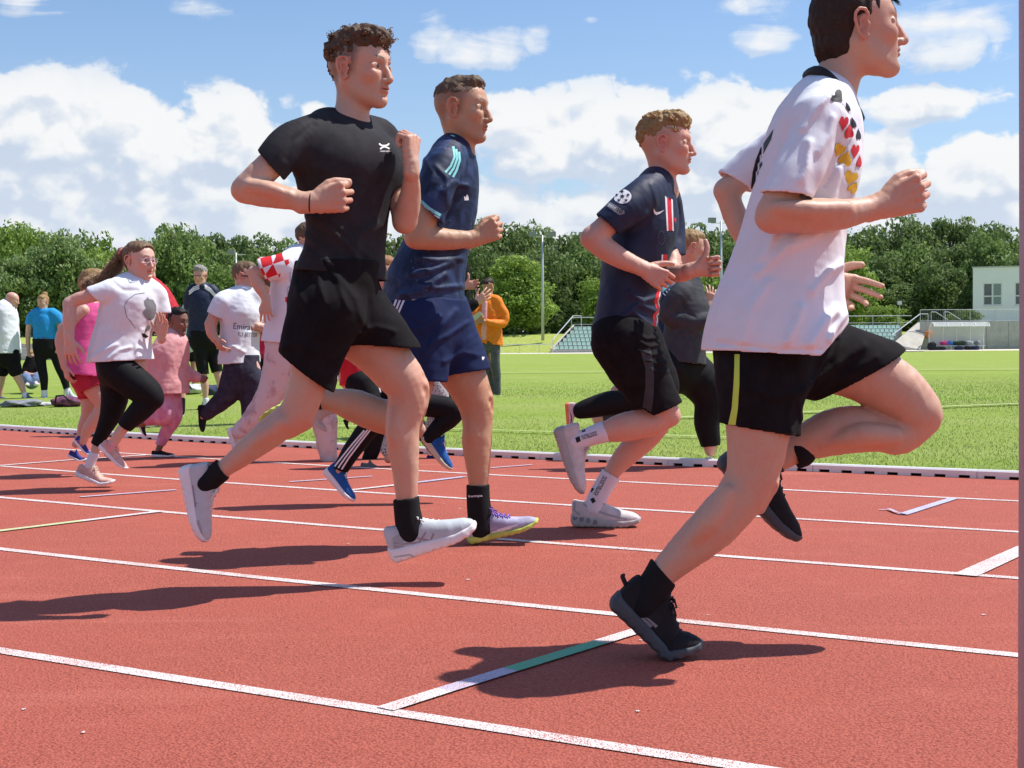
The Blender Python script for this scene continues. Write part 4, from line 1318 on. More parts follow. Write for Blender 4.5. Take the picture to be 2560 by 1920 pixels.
class Person:
    def __init__(s, label, Y, foot, skin='fair', cat='person', group=None, res=.005, hres=.0026, z0=None):
        s.Y = Y; g = W(foot[0], foot[1], Y)
        s.org = Vector((g.x, Y, 0.0 if z0 is None else z0)); s.k = FPX / Y
        s.o = thing('person', label, cat, s.org, group); s.prims = []; s.skin = SKIN[skin]; s.fine = []; s.res = res; s.hres = hres; s.heads = []; s.reds = []; s.lod = res > .0065
    def p(s, pt, dY=0.0): return W(pt[0], pt[1], s.Y + dY)
    def stn(s, vw, st, ratio=1.0, dY=0.0, yaw=None):
        """stations (x, y, full width in view pixels[, dY[, ratio]]) -> tube stations in metres"""
        out = []; 
        x0 = vw(0, 0); x1 = vw(1, 0); kk = x1[0] - x0[0]
        for q in st:
            dy = dY + (q[3] if len(q) > 3 else 0.0); ra = q[4] if len(q) > 4 else ratio
            r = q[2] * kk / 2 / (FPX / (s.Y + dy))
            if yaw is not None:
                a = math.radians(yaw); r = r / math.sqrt((ra * math.sin(a)) ** 2 + math.cos(a) ** 2)
            out.append((s.p(vw(q[0], q[1]), dy), r, ra))
        return out
    def tube(s, vw, st, ratio=1.0, dY=0.0, yaw=None, side=None, **kw):
        sd_ = side if side is not None else ((math.sin(math.radians(yaw)), math.cos(math.radians(yaw)), 0) if yaw is not None else (0, 1, 0))
        return Tube(s.stn(vw, st, ratio, dY, yaw), side=sd_, **kw)
    def limb(s, vw, st, ratio=1.0, dY=0.0, k=.025, **kw):
        t = s.tube(vw, st, ratio, dY, **kw); t.R = t.R * .955; s.prims.append((t, '+', k * .6)); return t
    def add_mesh(s, name, V, Q, m, parent=None, sm=True, label=None):
        me = npmesh(name, V - np.array(s.org), Q, m, sm)
        o = link(name, me, parent or s.o)
        if label: o['label'] = label
        return o
    def head(s, c, yaw, pitch=0, roll=0, size=1.0, hair=None, style='short', n=2500, iris=None, brow=(.10, .06, .04), stubble=0.0, fade=0.0, eyes=True, fat=1.0, chin=1.0, nose=1.0, neck=None, seed=1, hair_extra=None, blush=.25, shade=None):
        M = frame(yaw, pitch, roll); c = v3(c); sz = np.ones(3) * size
        s.prims = s.prims + [(p_, m_, k_ if m_ == '-' or i else .03) for i, (p_, m_, k_) in enumerate(head_prims(c, M, sz, fat, chin, nose, s.lod))]
        if neck is not None:
            nb, r0, r1 = neck
            a = c + M @ (np.array([-.030, 0, -.045]) * sz)
            s.prims.append((Tube([(a, r0), (a * .5 + v3(nb) * .5, r0 * .96), (nb, r1)], sub=2), '+', .03))
        s.fine.append((c - .155 * sz.max(), c + .155 * sz.max(), s.hres))
        s.heads.append(dict(c=c, M=M, s=sz, brow=np.array(brow), stubble=stubble, fade=fade, blush=blush, fat=fat, style=style, shade=shade))
        if eyes:
            for sg in (1, -1):
                p0 = c + M @ (np.array([.0748, sg * .031, .003]) * sz); r = .0128 * float(np.mean(sz))
                bm = bmesh.new(); bmesh.ops.create_uvsphere(bm, u_segments=16, v_segments=16, radius=r)
                Rm = Matrix(M.tolist()).to_4x4() @ Matrix.Rotation(math.radians(90), 4, 'Y')
                for f_ in bm.faces:
                    z = f_.calc_center_median().z / r
                    f_.material_index = 2 if z > .955 else (1 if z > .80 else 0); f_.smooth = True
                me = bpy.data.meshes.new('eye'); bm.to_mesh(me); bm.free()
                for mm in (M_EYEW, iris or M_IRIS, M_PUP): me.materials.append(mm)
                o = link('eye', me, s.o); o.matrix_local = Matrix.Translation(Vector(p0) - s.org) @ Rm
                # lids above and below the eyeball
                P_ = []
                for zz, rr_ in ((.0068, .0052), (-.0078, .0042)):
                    pts = [(c + M @ (np.array([.079 - .55 * abs(yy) ** 1.2 * 0 - 9 * yy * yy, sg * (.031 + yy), .003 + zz * (1 - (yy / .020) ** 2)]) * sz), rr_ * float(np.mean(sz))) for yy in (-.017, -.008, 0, .008, .017)]
                    s.prims.append((Tube(pts, sub=1), '+', .004))
        if hair:
            sm_n = {'curly': .0050, 'fade': .0026, 'mop': .0026, 'short': .0022, 'long': .0020}[style]
            pr = hair_shell(c, M, sz, style, fat) + (hair_extra(c, M, sz) if hair_extra else [])
            def post(g): g.F += fbm3(g, .018 if style == 'curly' else .016, seed, sm_n * 3.2, (1, 1, 1) if style in ('curly', 'fade') else (1, 1, 2.2), octaves=2) + (.0015 if style == 'curly' else .003)
            hh = .003 if not s.lod else .006
            V, Q = solid(pr, hh, post=post)
            if len(V):
                N = vnormals(V, Q)
                # strands only from the outer side
                keep = ((V - (c + M @ (np.array([-.018, 0, .03]) * sz))) * N).sum(1) > 0
                Vs, Fs = strands(V[keep], N[keep], M, sz, style, n, seed, c)
                V2 = np.concatenate([V, Vs]); Q2 = np.concatenate([Q, Fs + len(V)])
                ho = s.add_mesh('hair', V2, Q2, hair)
                rr_ = np.random.RandomState(seed); per = 39 if style == 'curly' else 2
                tn = np.concatenate([np.full(len(V), .02), (np.repeat(rr_.rand(len(Vs) // per + 1), per)[:len(Vs)] if style == 'curly' else np.tile(np.repeat(rr_.rand(n), 2), 5)[:len(Vs)])])
                at = ho.data.attributes.new('tone', 'FLOAT', 'POINT'); at.data.foreach_set('value', tn.astype(np.float32))
        return c, M
    def knee(s, vw, c, r, dY, fx=1.0, fz=.1):
        """kneecap: a raised patella with a hollow above, below and beside it; fx, fz point forwards"""
        C_ = v3(s.p(vw(*c), dY)); f = np.array([fx, 0, fz]); f /= np.linalg.norm(f); u = np.array([-f[2], 0, f[0]]); y_ = np.array([0, 1., 0])
        M = np.stack([f, y_, u], 1); R_ = r
        s.prims.append((Ell(C_ + f * (R_ - .010), (.018, .026, .028), M), '+', .012))
        s.reds.append((C_ + f * R_ * .6, .062, .5))
        for d_ in ((-.004, -.034, -.010), (-.004, .034, -.010), (.002, -.022, .036), (.002, -.018, -.038)):
            s.prims.append((Ell(C_ + M @ np.array([R_ + .006 + d_[0], d_[1], d_[2]]), (.012, .014, .014), M), '-', .014))
        s.prims.append((Tube([(C_ + M @ np.array([R_ - .010, 0, -.030]), .012), (C_ + M @ np.array([R_ - .016, 0, -.062]), .012)], sub=1), '+', .010))
    def hand(s, w, D, N, T, size=1.0, **kw):
        P_ = hand_prims(w, D, N, T, size, **kw); s.prims += [(p_, m_, k_) for p_, m_, k_ in P_]
        s.reds.append((v3(w) + v3(D) / np.linalg.norm(v3(D)) * .09 * size, .055 * size, .45))
        lo, hi = bounds(P_, .004); s.fine.append((lo, hi, s.hres))
    def build_body(s, nails=None):
        amp = .0 if s.lod else .0032
        def pre(g):
            g.N = fbm3(g, .055, 5, amp, (1, 1, 1), 2)
        V, Q = solid(s.prims, s.res, s.fine, pre=None)
        if amp:
            hm = np.zeros(len(V))
            for h_ in s.heads: hm = np.maximum(hm, np.clip(1.6 - np.linalg.norm(V - h_['c'], axis=1) / .12, 0, 1))
            Nv = vnormals(V, Q)
            d_ = np.sin(V[:, 0] * 61 + 1.3 * np.sin(V[:, 2] * 47)) * np.sin(V[:, 2] * 43 + V[:, 1] * 39 + 1.1 * np.sin(V[:, 0] * 71)) * .5 + .5 * np.sin(V[:, 2] * 97 + 2 * np.sin(V[:, 0] * 83)) * np.sin(V[:, 0] * 89 + V[:, 1] * 101)
            V = V + Nv * (d_ * .0011 * (1 - hm))[:, None]
        me = npmesh('body', V - np.array(s.org), Q, M_SKIN)
        C = np.tile(np.array(s.skin), (len(V), 1))
        for rc, rr, ra in s.reds:
            m_ = (ra * np.exp(-(np.linalg.norm(V - rc, axis=1) / rr) ** 2))[:, None]; C = C * (1 - m_) + C * np.array((1.02, .74, .70)) * m_
        for h in s.heads:
            L = (V - h['c']) @ h['M'] / h['s']; x, y, z = L.T; near = (np.abs(L) < .16).all(1)
            def blend(msk, colr):
                m_ = (np.clip(msk, 0, 1) * near)[:, None]; C[:] = C * (1 - m_) + np.array(colr) * m_
            sk = np.array(s.skin)
            g_ = lambda d, w_: np.exp(-(d / w_) ** 2)
            blend(h['blush'] * g_(x - .062, .03) * g_(np.abs(y) - .045, .025) * g_(z + .028, .028), sk * (1.08, .62, .60))
            blend(.5 * (np.abs(y) > .074 * h['fat']) * (np.abs(x + .005) < .03) * (np.abs(z) < .05), sk * (1.08, .62, .58))
            blend(.35 * g_(x - .112, .012) * g_(y, .016) * g_(z + .03, .012), sk * (1.08, .62, .58))
            blend(.85 * (x > .078) * np.clip((.0235 - np.abs(y)) / .004, 0, 1) * np.clip((.012 - np.abs(z + .0645)) / .003, 0, 1), sk * (.92, .60, .57))
            blend(.7 * (x > .085) * (np.abs(y) < .021) * (np.abs(z + .0645) < .0018), sk * .4)
            bz = .0255 + .006 * np.sin((np.abs(y) - .010) / .036 * 2.4)
            blend(.85 * (x > .055) * np.clip((np.abs(z - bz) * -1 + .0042) / .0016, 0, 1) * (np.abs(y) > .011) * (np.abs(y) < .041), h['brow'])
            blend(.75 * (x > .062) * g_(np.abs(y) - .031, .017) * g_(z - .0105, .0022), sk * .25)
            if h['stubble']:
                blend(h['stubble'] * np.clip((-.035 - z) / .02, 0, 1) * np.clip((x + .01) / .03, 0, 1) * np.clip((z + .125) / .02, 0, 1), sk * .55)
                blend(h['stubble'] * (x > .08) * (np.abs(y) < .026) * (np.abs(z + .046) < .005), sk * .45)
            if h['fade']:
                f_ = h['fade'] * np.clip((z + .028 + .25 * np.clip(x, -.02, .05) - .35 * np.clip(-x - .02, 0, .08) * 0) / .05, 0, 1) * np.clip((.050 - .25 * np.clip(.05 - z, 0, .08) - x) / .022, 0, 1)
                f_ = np.maximum(f_, h['fade'] * .9 * np.clip((-x - .03) / .02, 0, 1) * np.clip((z + .085) / .05, 0, 1))
                blend(f_ * (~((np.abs(y) > .073 * h['fat']) & (np.abs(x + .008) < .024) & (z < .03) & (z > -.045))), h['brow'] * 1.1)
        setcol(me, C)
        o = link('body', me, s.o); s.body = o
        s.bvh_body = BVHTree.FromPolygons([tuple(q) for q in V], Q.tolist())
        return o
    def cloth(s, name, prims, m, res=None, folds=(), nz=.004, nscale=.09, seed=1, label=None, vw=None, stretch=(1, 1, 1), post2=None, color=None):
        h = res or s.res
        lines = []
        for pts, amp, w in folds: lines.append(([s.p(vw(*q)) for q in pts], amp, w))
        def post(g):
            if nz: g.N = g.N + fbm3(g, nscale, seed, nz, stretch, 3) - nz * .3
            if lines: Warp(lines).apply(g)
        # noise before the hems are cut: apply through a wrapper so hems stay clean
        V, Q = solid(prims, h, pre=post, post=post2)
        o = s.add_mesh(name, V, Q, m, label=label)
        if color is not None: setcol(o.data, color(V))
        o_b = BVHTree.FromPolygons([tuple(q) for q in V], Q.tolist())
        return o, o_b
    def decal(s, name, target, polys, m, vw=None, off=.0011, parent=None, step=None, label=None, dense=9):
        """flat print: polygons drawn in photo pixels are laid on the cloth where they are seen and follow its shape"""
        from mathutils.geometry import delaunay_2d_cdt
        ob, bv = target; VV, FF = [], []
        for poly in polys:
            pts = [Vector(vw(*q) if vw else q) for q in poly]
            # refine edges
            step_ = step or dense
            bd = []
            for a, b in zip(pts, pts[1:] + pts[:1]):
                n = max(1, int((b - a).length / step_))
                for i in range(n): bd.append(a + (b - a) * i / n)
            xs = [q.x for q in bd]; ys = [q.y for q in bd]
            inner = []
            x = min(xs) + step_ * .5
            while x < max(xs):
                y = min(ys) + step_ * .5
                while y < max(ys):
                    inner.append(Vector((x, y))); y += step_
                x += step_
            n0 = len(bd)
            vs, es, fs, *_ = delaunay_2d_cdt(bd + inner, [], [list(range(n0))], 1, 1e-4)
            base = len(VV); okv = []
            for q in vs:
                d = ray(q.x, q.y).normalized(); h = bv.ray_cast(CAM, d)
                if h[0] is None: okv.append(None); VV.append((0, 0, 0)); continue
                pnt = h[0] + h[1].normalized() * (off if h[1].dot(d) < 0 else -off); okv.append(pnt); VV.append(tuple(pnt - s.org))
            for f_ in fs:
                if all(okv[i] is not None for i in f_):
                    P_ = [okv[i] for i in f_]
                    if max((P_[i] - P_[i - 1]).length for i in range(len(P_))) < .07: FF.append(tuple(i + base for i in f_))
        if not FF: return None
        used = sorted({i for f_ in FF for i in f_}); mp = {u: i for i, u in enumerate(used)}
        me = mesh(name, [VV[u] for u in used], [tuple(mp[i] for i in f_) for f_ in FF], m, True)
        o = link(name, me, parent or ob)
        if label: o['label'] = label
        return o
    def shoe(s, heel, toe, upper, sole, L=None, dY=0.0, dYt=0.0, bend=0.0, up=None, chunk=1.0, hs=1.18, res=None, laces=None, label=None, tongue=True, flip=1, width=1.0, collar=1.0):
        """heel: back bottom corner, toe: tip, both photo pixels; bend: degrees the heel is raised about the ball of the foot"""
        A, B = v3(s.p(heel, dY)), v3(s.p(toe, dYt if dYt else dY))
        sd_ = np.array([0, 1, 0.]) if flip > 0 else np.array([0, -1, 0.])
        X = B - A; Ln = np.linalg.norm(X)
        th = math.radians(bend); xb = .66
        # chord of a bent sole
        if bend:
            ch = math.sqrt(xb ** 2 + (1 - xb) ** 2 + 2 * xb * (1 - xb) * math.cos(th)); beta = math.asin((1 - xb) * math.sin(th) / ch)
        else: ch = 1; beta = 0
        Ls = L or Ln / ch
        X = X / np.linalg.norm(X); sd_ = sd_ - X * (sd_ @ X); sd_ /= np.linalg.norm(sd_)
        Z = np.cross(X, sd_); 
        if up is not None and Z @ v3(up) < 0: Z = -Z
        # rotate so that the rear part points below the chord
        Xr = X * math.cos(beta) - Z * math.sin(beta); Zr = Z * math.cos(beta) + X * math.sin(beta)
        h = res or (.0032 if not s.lod else .005)
        k = Ls / .29
        g = Grid((-.03 * k, -.065 * k, -.03 * k), (.32 * k, .065 * k, .15 * k), h)
        x = g.ax[0][:, None, None]; y = g.ax[1][None, :, None]; z = g.ax[2][None, None, :]
        u = x / Ls
        ip = lambda xs, ys: np.interp(u, xs, ys).astype(np.float32)
        wd = ip([-.02, 0, .03, .12, .3, .5, .7, .84, .94, .985, 1.02], [.024, .026, .030, .033, .035, .040, .047, .045, .036, .028, .024]) * k * width
        ht = ip([0, .06, .2, .30, .36, .46, .6, .75, .88, .96, 1], [.085, .092, .082, .088, .088, .076, .060, .050, .044, .034, .020]) * k * hs
        zb_ = ip([0, .05, .6, .75, .9, 1], [.008, 0, 0, .002, .012, .028]) * k
        st = ip([0, .1, .4, .7, .9, 1], [.040, .036, .032, .026, .022, .018]) * k * chunk
        shift = (ip([0, .5, 1], [0, 0, 0]))
        zm = (zb_ + st * .4 + ht + (chunk - 1) * .03 * k) / 2; hh = zm - (zb_ + st * .4) + .004 * k
        w_up = wd * (1 - .32 * np.clip((z - zb_ - st) / (ht + 1e-3), 0, 1) ** 1.2)
        U = (((np.abs(y) / w_up) ** 2.4 + (np.abs(z - zm) / hh) ** 2.6) ** (1 / 2.5) - 1) * np.minimum(wd, hh)
        # foot opening
        ox, oz = .135 * Ls, (.122 * hs + (chunk - 1) * .03) * k
        O = (np.sqrt(((x - ox) / (.052 * k * collar)) ** 2 + (y / (.026 * k)) ** 2 + ((z - oz) / (.052 * k)) ** 2) - 1) * .03 * k
        U = smax(U, -O, .006)
        xe = np.maximum(.004 * k - x, x - Ls * .992); U = smax(U, xe + 0 * U, .014 * k)
        if tongue:
            ty = (np.sqrt(((x - .335 * Ls + (z - .09 * k * hs) * .45) / (.013 * k)) ** 2 + (y / (.024 * k)) ** 2 + ((z - .092 * k * hs) / (.034 * k)) ** 2) - 1) * .012 * k
            U = smin(U, ty, .01)
        zs = zb_ + st / 2
        Sl = (((np.abs(y) / (wd * 1.10 + .001)) ** 4 + (np.abs(z - zs) / (st / 2 + .0005)) ** 4) ** .25 - 1) * np.minimum(wd, st / 2)
        Sl = smax(Sl, np.maximum(-x, x - Ls) + 0 * Sl, .016 * k)
        Sl = Sl + .0007 * np.sin(u * 70) * (z < zb_ + st * .25)
        objs = []
        for nm, F, m in (('shoe_upper', U, upper), ('shoe_sole', Sl, sole)):
            V, Q = extract(F, g.lo, h)
            if bend:
                b0 = xb * Ls; t = np.clip((V[:, 0] - b0 + .02 * k) / (.04 * k), 0, 1); a = th * t
                dx, dz = V[:, 0] - b0, V[:, 2]
                V = V.copy(); pos_ = dx > -.02 * k
                V[:, 0] = np.where(pos_, b0 + dx * np.cos(a) - dz * np.sin(a), V[:, 0]); V[:, 2] = np.where(pos_, dx * np.sin(a) + dz * np.cos(a), V[:, 2])
            Wd = A + V[:, :1] * Xr + V[:, 1:2] * sd_ + V[:, 2:] * Zr
            fl = np.linalg.det(np.stack([Xr, sd_, Zr], 1)) < 0
            Q = Q[:, ::-1] if fl else Q
            o = s.add_mesh(nm, Wd, Q, m, label=label if nm == 'shoe_upper' else None)
            objs.append((o, BVHTree.FromPolygons([tuple(q) for q in Wd], Q.tolist())))
        if laces is not None:
            mb = MB(); pt = lambda xx, yy, zz: tuple(Vector(A + xx * k * Xr + yy * k * sd_ + zz * k * Zr) - s.org)
            for i in range(5):
                xx = .105 + i * .0165; zz = float(np.interp(xx / .29, [.36, .46, .6], [.091 * hs, .079 * hs, .0635 * hs])) + (chunk - 1) * .012
                mb.tube([pt(xx, -.025, zz - .011), pt(xx + .004, -.010, zz + .001), pt(xx + .008, .010, zz + .001), pt(xx + .012, .025, zz - .011)], .0034 * k, 5)
                mb.tube([pt(xx + .012, -.022, zz - .012), pt(xx + .006, 0, zz + .0015), pt(xx, .022, zz - .009)], .0030 * k, 5)
            for sg in (-1, 1):
                mb.tube([pt(.102, 0, .093 * hs), pt(.110, sg * .018, .104 * hs), pt(.124, sg * .034, .096 * hs), pt(.118, sg * .024, .086 * hs), pt(.104, 0, .092 * hs)], .0030 * k, 5)
                mb.tube([pt(.102, 0, .093 * hs), pt(.118, sg * .014, .094 * hs), pt(.138, sg * .03, .082 * hs)], .0030 * k, 5)
            link('laces', mb.mesh('laces', laces, True), objs[0][0])
        return objs
    def band(s, name, vw, pts, r, m, parent=None, flat=None):
        mb = MB(); P_ = [Vector(s.p(vw(q[0], q[1]), q[2])) - s.org for q in pts]
        # smooth the path
        out_ = []
        for i in range(len(P_) - 1):
            p0, p1, p2, p3 = P_[max(i - 1, 0)], P_[i], P_[i + 1], P_[min(i + 2, len(P_) - 1)]
            for j in range(4):
                t = j / 4; out_.append(.5 * ((2 * p1) + (p2 - p0) * t + (2 * p0 - 5 * p1 + 4 * p2 - p3) * t * t + (3 * p1 - p0 - 3 * p2 + p3) * t ** 3))
        out_.append(P_[-1]); mb.tube(out_, r, 8)
        return link(name, mb.mesh(name, m, True), parent or s.o)
    def ring(s, name, c, M, r1, r2, tr, m, n=32, parent=None, h=1.0):
        """a band (collar, cuff, bracelet) round an oval with axes r1, r2"""
        c = v3(c); mb = MB()
        pts = [Vector(c + M[:, 0] * r1 * math.cos(a) + M[:, 1] * r2 * math.sin(a)) - s.org for a in [2 * math.pi * i / n for i in range(n + 1)]]
        mb.tube(pts, tr, 8, cap=False)
        return link(name, mb.mesh(name, m, True), parent or s.o)
def textpolys(txt, x0, y0, x1, y1, skew=0.0, height=None, bold=False):
    """outline polygons of a short text from the built-in font, fitted on the photo segment x0,y0 - x1,y1 (baseline)"""
    cu = bpy.data.curves.new('t', 'FONT'); cu.body = txt; cu.resolution_u = 2
    if bold: cu.offset = .02
    o = bpy.data.objects.new('t', cu); col.objects.link(o); bpy.context.view_layer.update()
    me = o.to_mesh(); vs = [v_.co.copy() for v_ in me.vertices]; fs = [tuple(p_.vertices) for p_ in me.polygons]
    o.to_mesh_clear(); bpy.data.objects.remove(o); bpy.data.curves.remove(cu)
    if not vs: return []
    w_ = max(v_.x for v_ in vs); dx, dy = (x1 - x0) / w_, (y1 - y0) / w_; ln = math.hypot(dx, dy)
    hh = (height or ln) if height is None else height / .72
    ux, uy = (dy / ln, -dx / ln)
    if uy > 0: ux, uy = -ux, -uy
    out_ = []
    for f_ in fs:
        out_.append([(x0 + vs[i].x * dx + vs[i].y * hh * ux + skew * vs[i].y, y0 + vs[i].x * dy + vs[i].y * hh * uy) for i in f_])
    return out_

def fig(label, Y, foot, skin, vw, limbs, clothes=(), hands=(), shoes=(), head=None, group=None, res=.005, hres=.0027, z0=None, yaw=None, knees=()):
    """a person from traced data: limbs, hands, head, then clothes cut from larger tubes, then shoes"""
    P = Person(label, Y, foot, skin, group=group, res=res, hres=hres, z0=z0)
    for q in limbs:
        o = dict(q[-1]) if isinstance(q[-1], dict) else {}
        P.limb(o.pop('vw', vw), q[0], o.pop('ratio', 1.0), o.pop('dY', 0.0), k=o.pop('k', .022), **o)
    for kc, kr, kd, kf, kz in knees: P.knee(r2 if Y < 5.6 else r4, kc, kr, kd, kf, kz)
    for w, dY, D, N, T, sz, kw in hands: P.hand(P.p(vw(*w), dY), D, N, T, sz, **kw)
    if head:
        h = dict(head); c = P.p(h.pop('c'), h.pop('dY', 0.0)); nb = h.pop('nb', None)
        if nb: h['neck'] = (P.p(nb[0], nb[3] if len(nb) > 3 else 0.0), nb[1], nb[2])
        P.head(c, h.pop('yaw', 0), h.pop('pitch', 0), h.pop('roll', 0), h.pop('size', 1.0), **h)
    P.build_body()
    P.c = {}
    for nm, m, tubes, kw in clothes:
        kw = dict(kw); cv = kw.pop('vw', vw); pr = []
        for q in tubes:
            o = dict(q[-1]) if isinstance(q[-1], dict) else {}
            k = o.pop('k', .03); tv = o.pop('vw', cv)
            def mkp(cl): return [plane(P, tv, a, b, d) for a, b, d in cl] if cl else None
            if q is tubes[0] and nm in ('shorts', 'trousers', 'leggings', 'jeans', 'capri_trousers') and 'clip' not in o:
                x_, y_, w_ = q[0][0][:3]; ty = o.pop('top', y_ + .02 * w_); o['clip'] = [((x_ + w_, ty), (x_ - w_, ty), 0)]; o['depth'] = 0.0
            if 'group' in o:
                g = o.pop('group'); pr.append((Group([(P.tube(tv, st, **dict(oo)), '+', .03 if i else 0) for i, (st, oo) in enumerate(g)], clip=mkp(o.pop('clip', None)), **o), '+', k))
            else:
                cl = mkp(o.pop('clip', None)); pr.append((P.tube(tv, q[0], clip=cl, **o), '+', k))
        pr[0] = (pr[0][0], '+', 0)
        lab = kw.pop('label', None)
        P.c.setdefault(nm, []).append(P.cloth(nm, pr, m, vw=cv, label=lab, **kw))
    P.sh = []
    for heel, toe, up, m, ms, kw in shoes:
        kw = dict(kw); sv = kw.pop('vw', vw); P.sh.append(P.shoe(sv(*heel), sv(*toe), m, ms, up=up, **kw))
    return P
# ------------------------------------------------------------------ people
r1 = view(400, 0, 2.37); r2 = view(400, 600, 1.8433); r3 = view(1400, 200, 2.765); r4 = view(1300, 750, 2.5517)
r5 = view(1700, 0, 1.929); r6 = view(1450, 800, 1.7467); h1 = view(700, 30, 5.53); h2 = view(1050, 170, 7.213); h3 = view(1960, 0, 5.53)
F_WHITE = fabric('white_sports_cloth', (.76, .785, .84), .7, .02, wr=.9)
F_BLACK = fabric('black_sports_cloth', (.011, .010, .011), .9, .2, wr=.5, spec=.12)
F_BLACKS = fabric('black_compression_cloth', (.027, .026, .030), .75, .15, wr=.3, spec=.12)
F_SOCKB = fabric('black_sock_knit', (.012, .012, .013), .9, .1)
F_SOCKW = fabric('white_sock_knit', (.72, .70, .76), .9, .03)
F_NAVY = fabric('navy_sports_cloth', (.014, .027, .078), .62, .2, spec=.3, wr=.6)
F_NAVY2 = fabric('dark_navy_sports_cloth', (.010, .017, .050), .6, .12, spec=.35, wr=.5)
F_NAVYS = fabric('navy_shorts_cloth', (.012, .023, .078), .75, .12, spec=.15, wr=.5)
P_BLACK = mat('black_print', (.015, .016, .018), .6, .3); P_WHITE = mat('white_print', (.78, .78, .80), .6, .3); P_RED = mat('red_print', (.62, .02, .04), .6, .3)
P_YEL = mat('yellow_print', (.72, .45, .03), .6, .3); P_LIME = mat('lime_stripe', (.55, .75, .10), .6, .3); P_MINT = mat('mint_stripe', (.22, .60, .60), .6, .3); P_GREY = mat('grey_print', (.22, .22, .23), .6, .3)
P_LBLUE = mat('pale_blue_print', (.35, .52, .70), .6, .3)
S_BLACK = fabric('black_shoe_mesh', (.016, .016, .018), .8, .2, bump=.5, weave=500); S_DGREY = fabric('dark_grey_rubber', (.055, .065, .075), .6, .1, spec=.4)
S_WHITE = fabric('white_shoe_mesh', (.50, .54, .57), .6, .06, bump=.3, weave=500); S_WSOLE = fabric('white_foam_sole', (.80, .79, .80), .5, .04, spec=.4)
S_OFFW = fabric('off_white_shoe', (.60, .57, .52), .6, .1); S_LACEW = mat('white_laces', (.75, .75, .74), .7, .2)
def heart(cx, cy, w, h, rot=0, n=18):
    pts = []
    for i in range(n):
        t = 2 * math.pi * i / n
        x = math.sin(t) ** 3; y = -(13 * math.cos(t) - 5 * math.cos(2 * t) - 2 * math.cos(3 * t) - math.cos(4 * t)) / 15
        a = math.radians(rot); X, Y_ = x * w / 2, y * h / 2
        pts.append((cx + X * math.cos(a) - Y_ * math.sin(a), cy + X * math.sin(a) + Y_ * math.cos(a)))
    return pts
def plane(P_, vw, a, b, dY=0.0, flip=False, yaw=0.0):
    """hem plane through two view points, containing the viewing depth direction"""
    A, B = P_.p(vw(*a), dY), P_.p(vw(*b), dY); d = (B - A); n = Vector((d.z, 0, -d.x))
    if flip: n = -n
    if yaw: n = n + Vector((0, math.tan(math.radians(yaw)) * n.length, 0))
    return ((A + B) / 2, n)

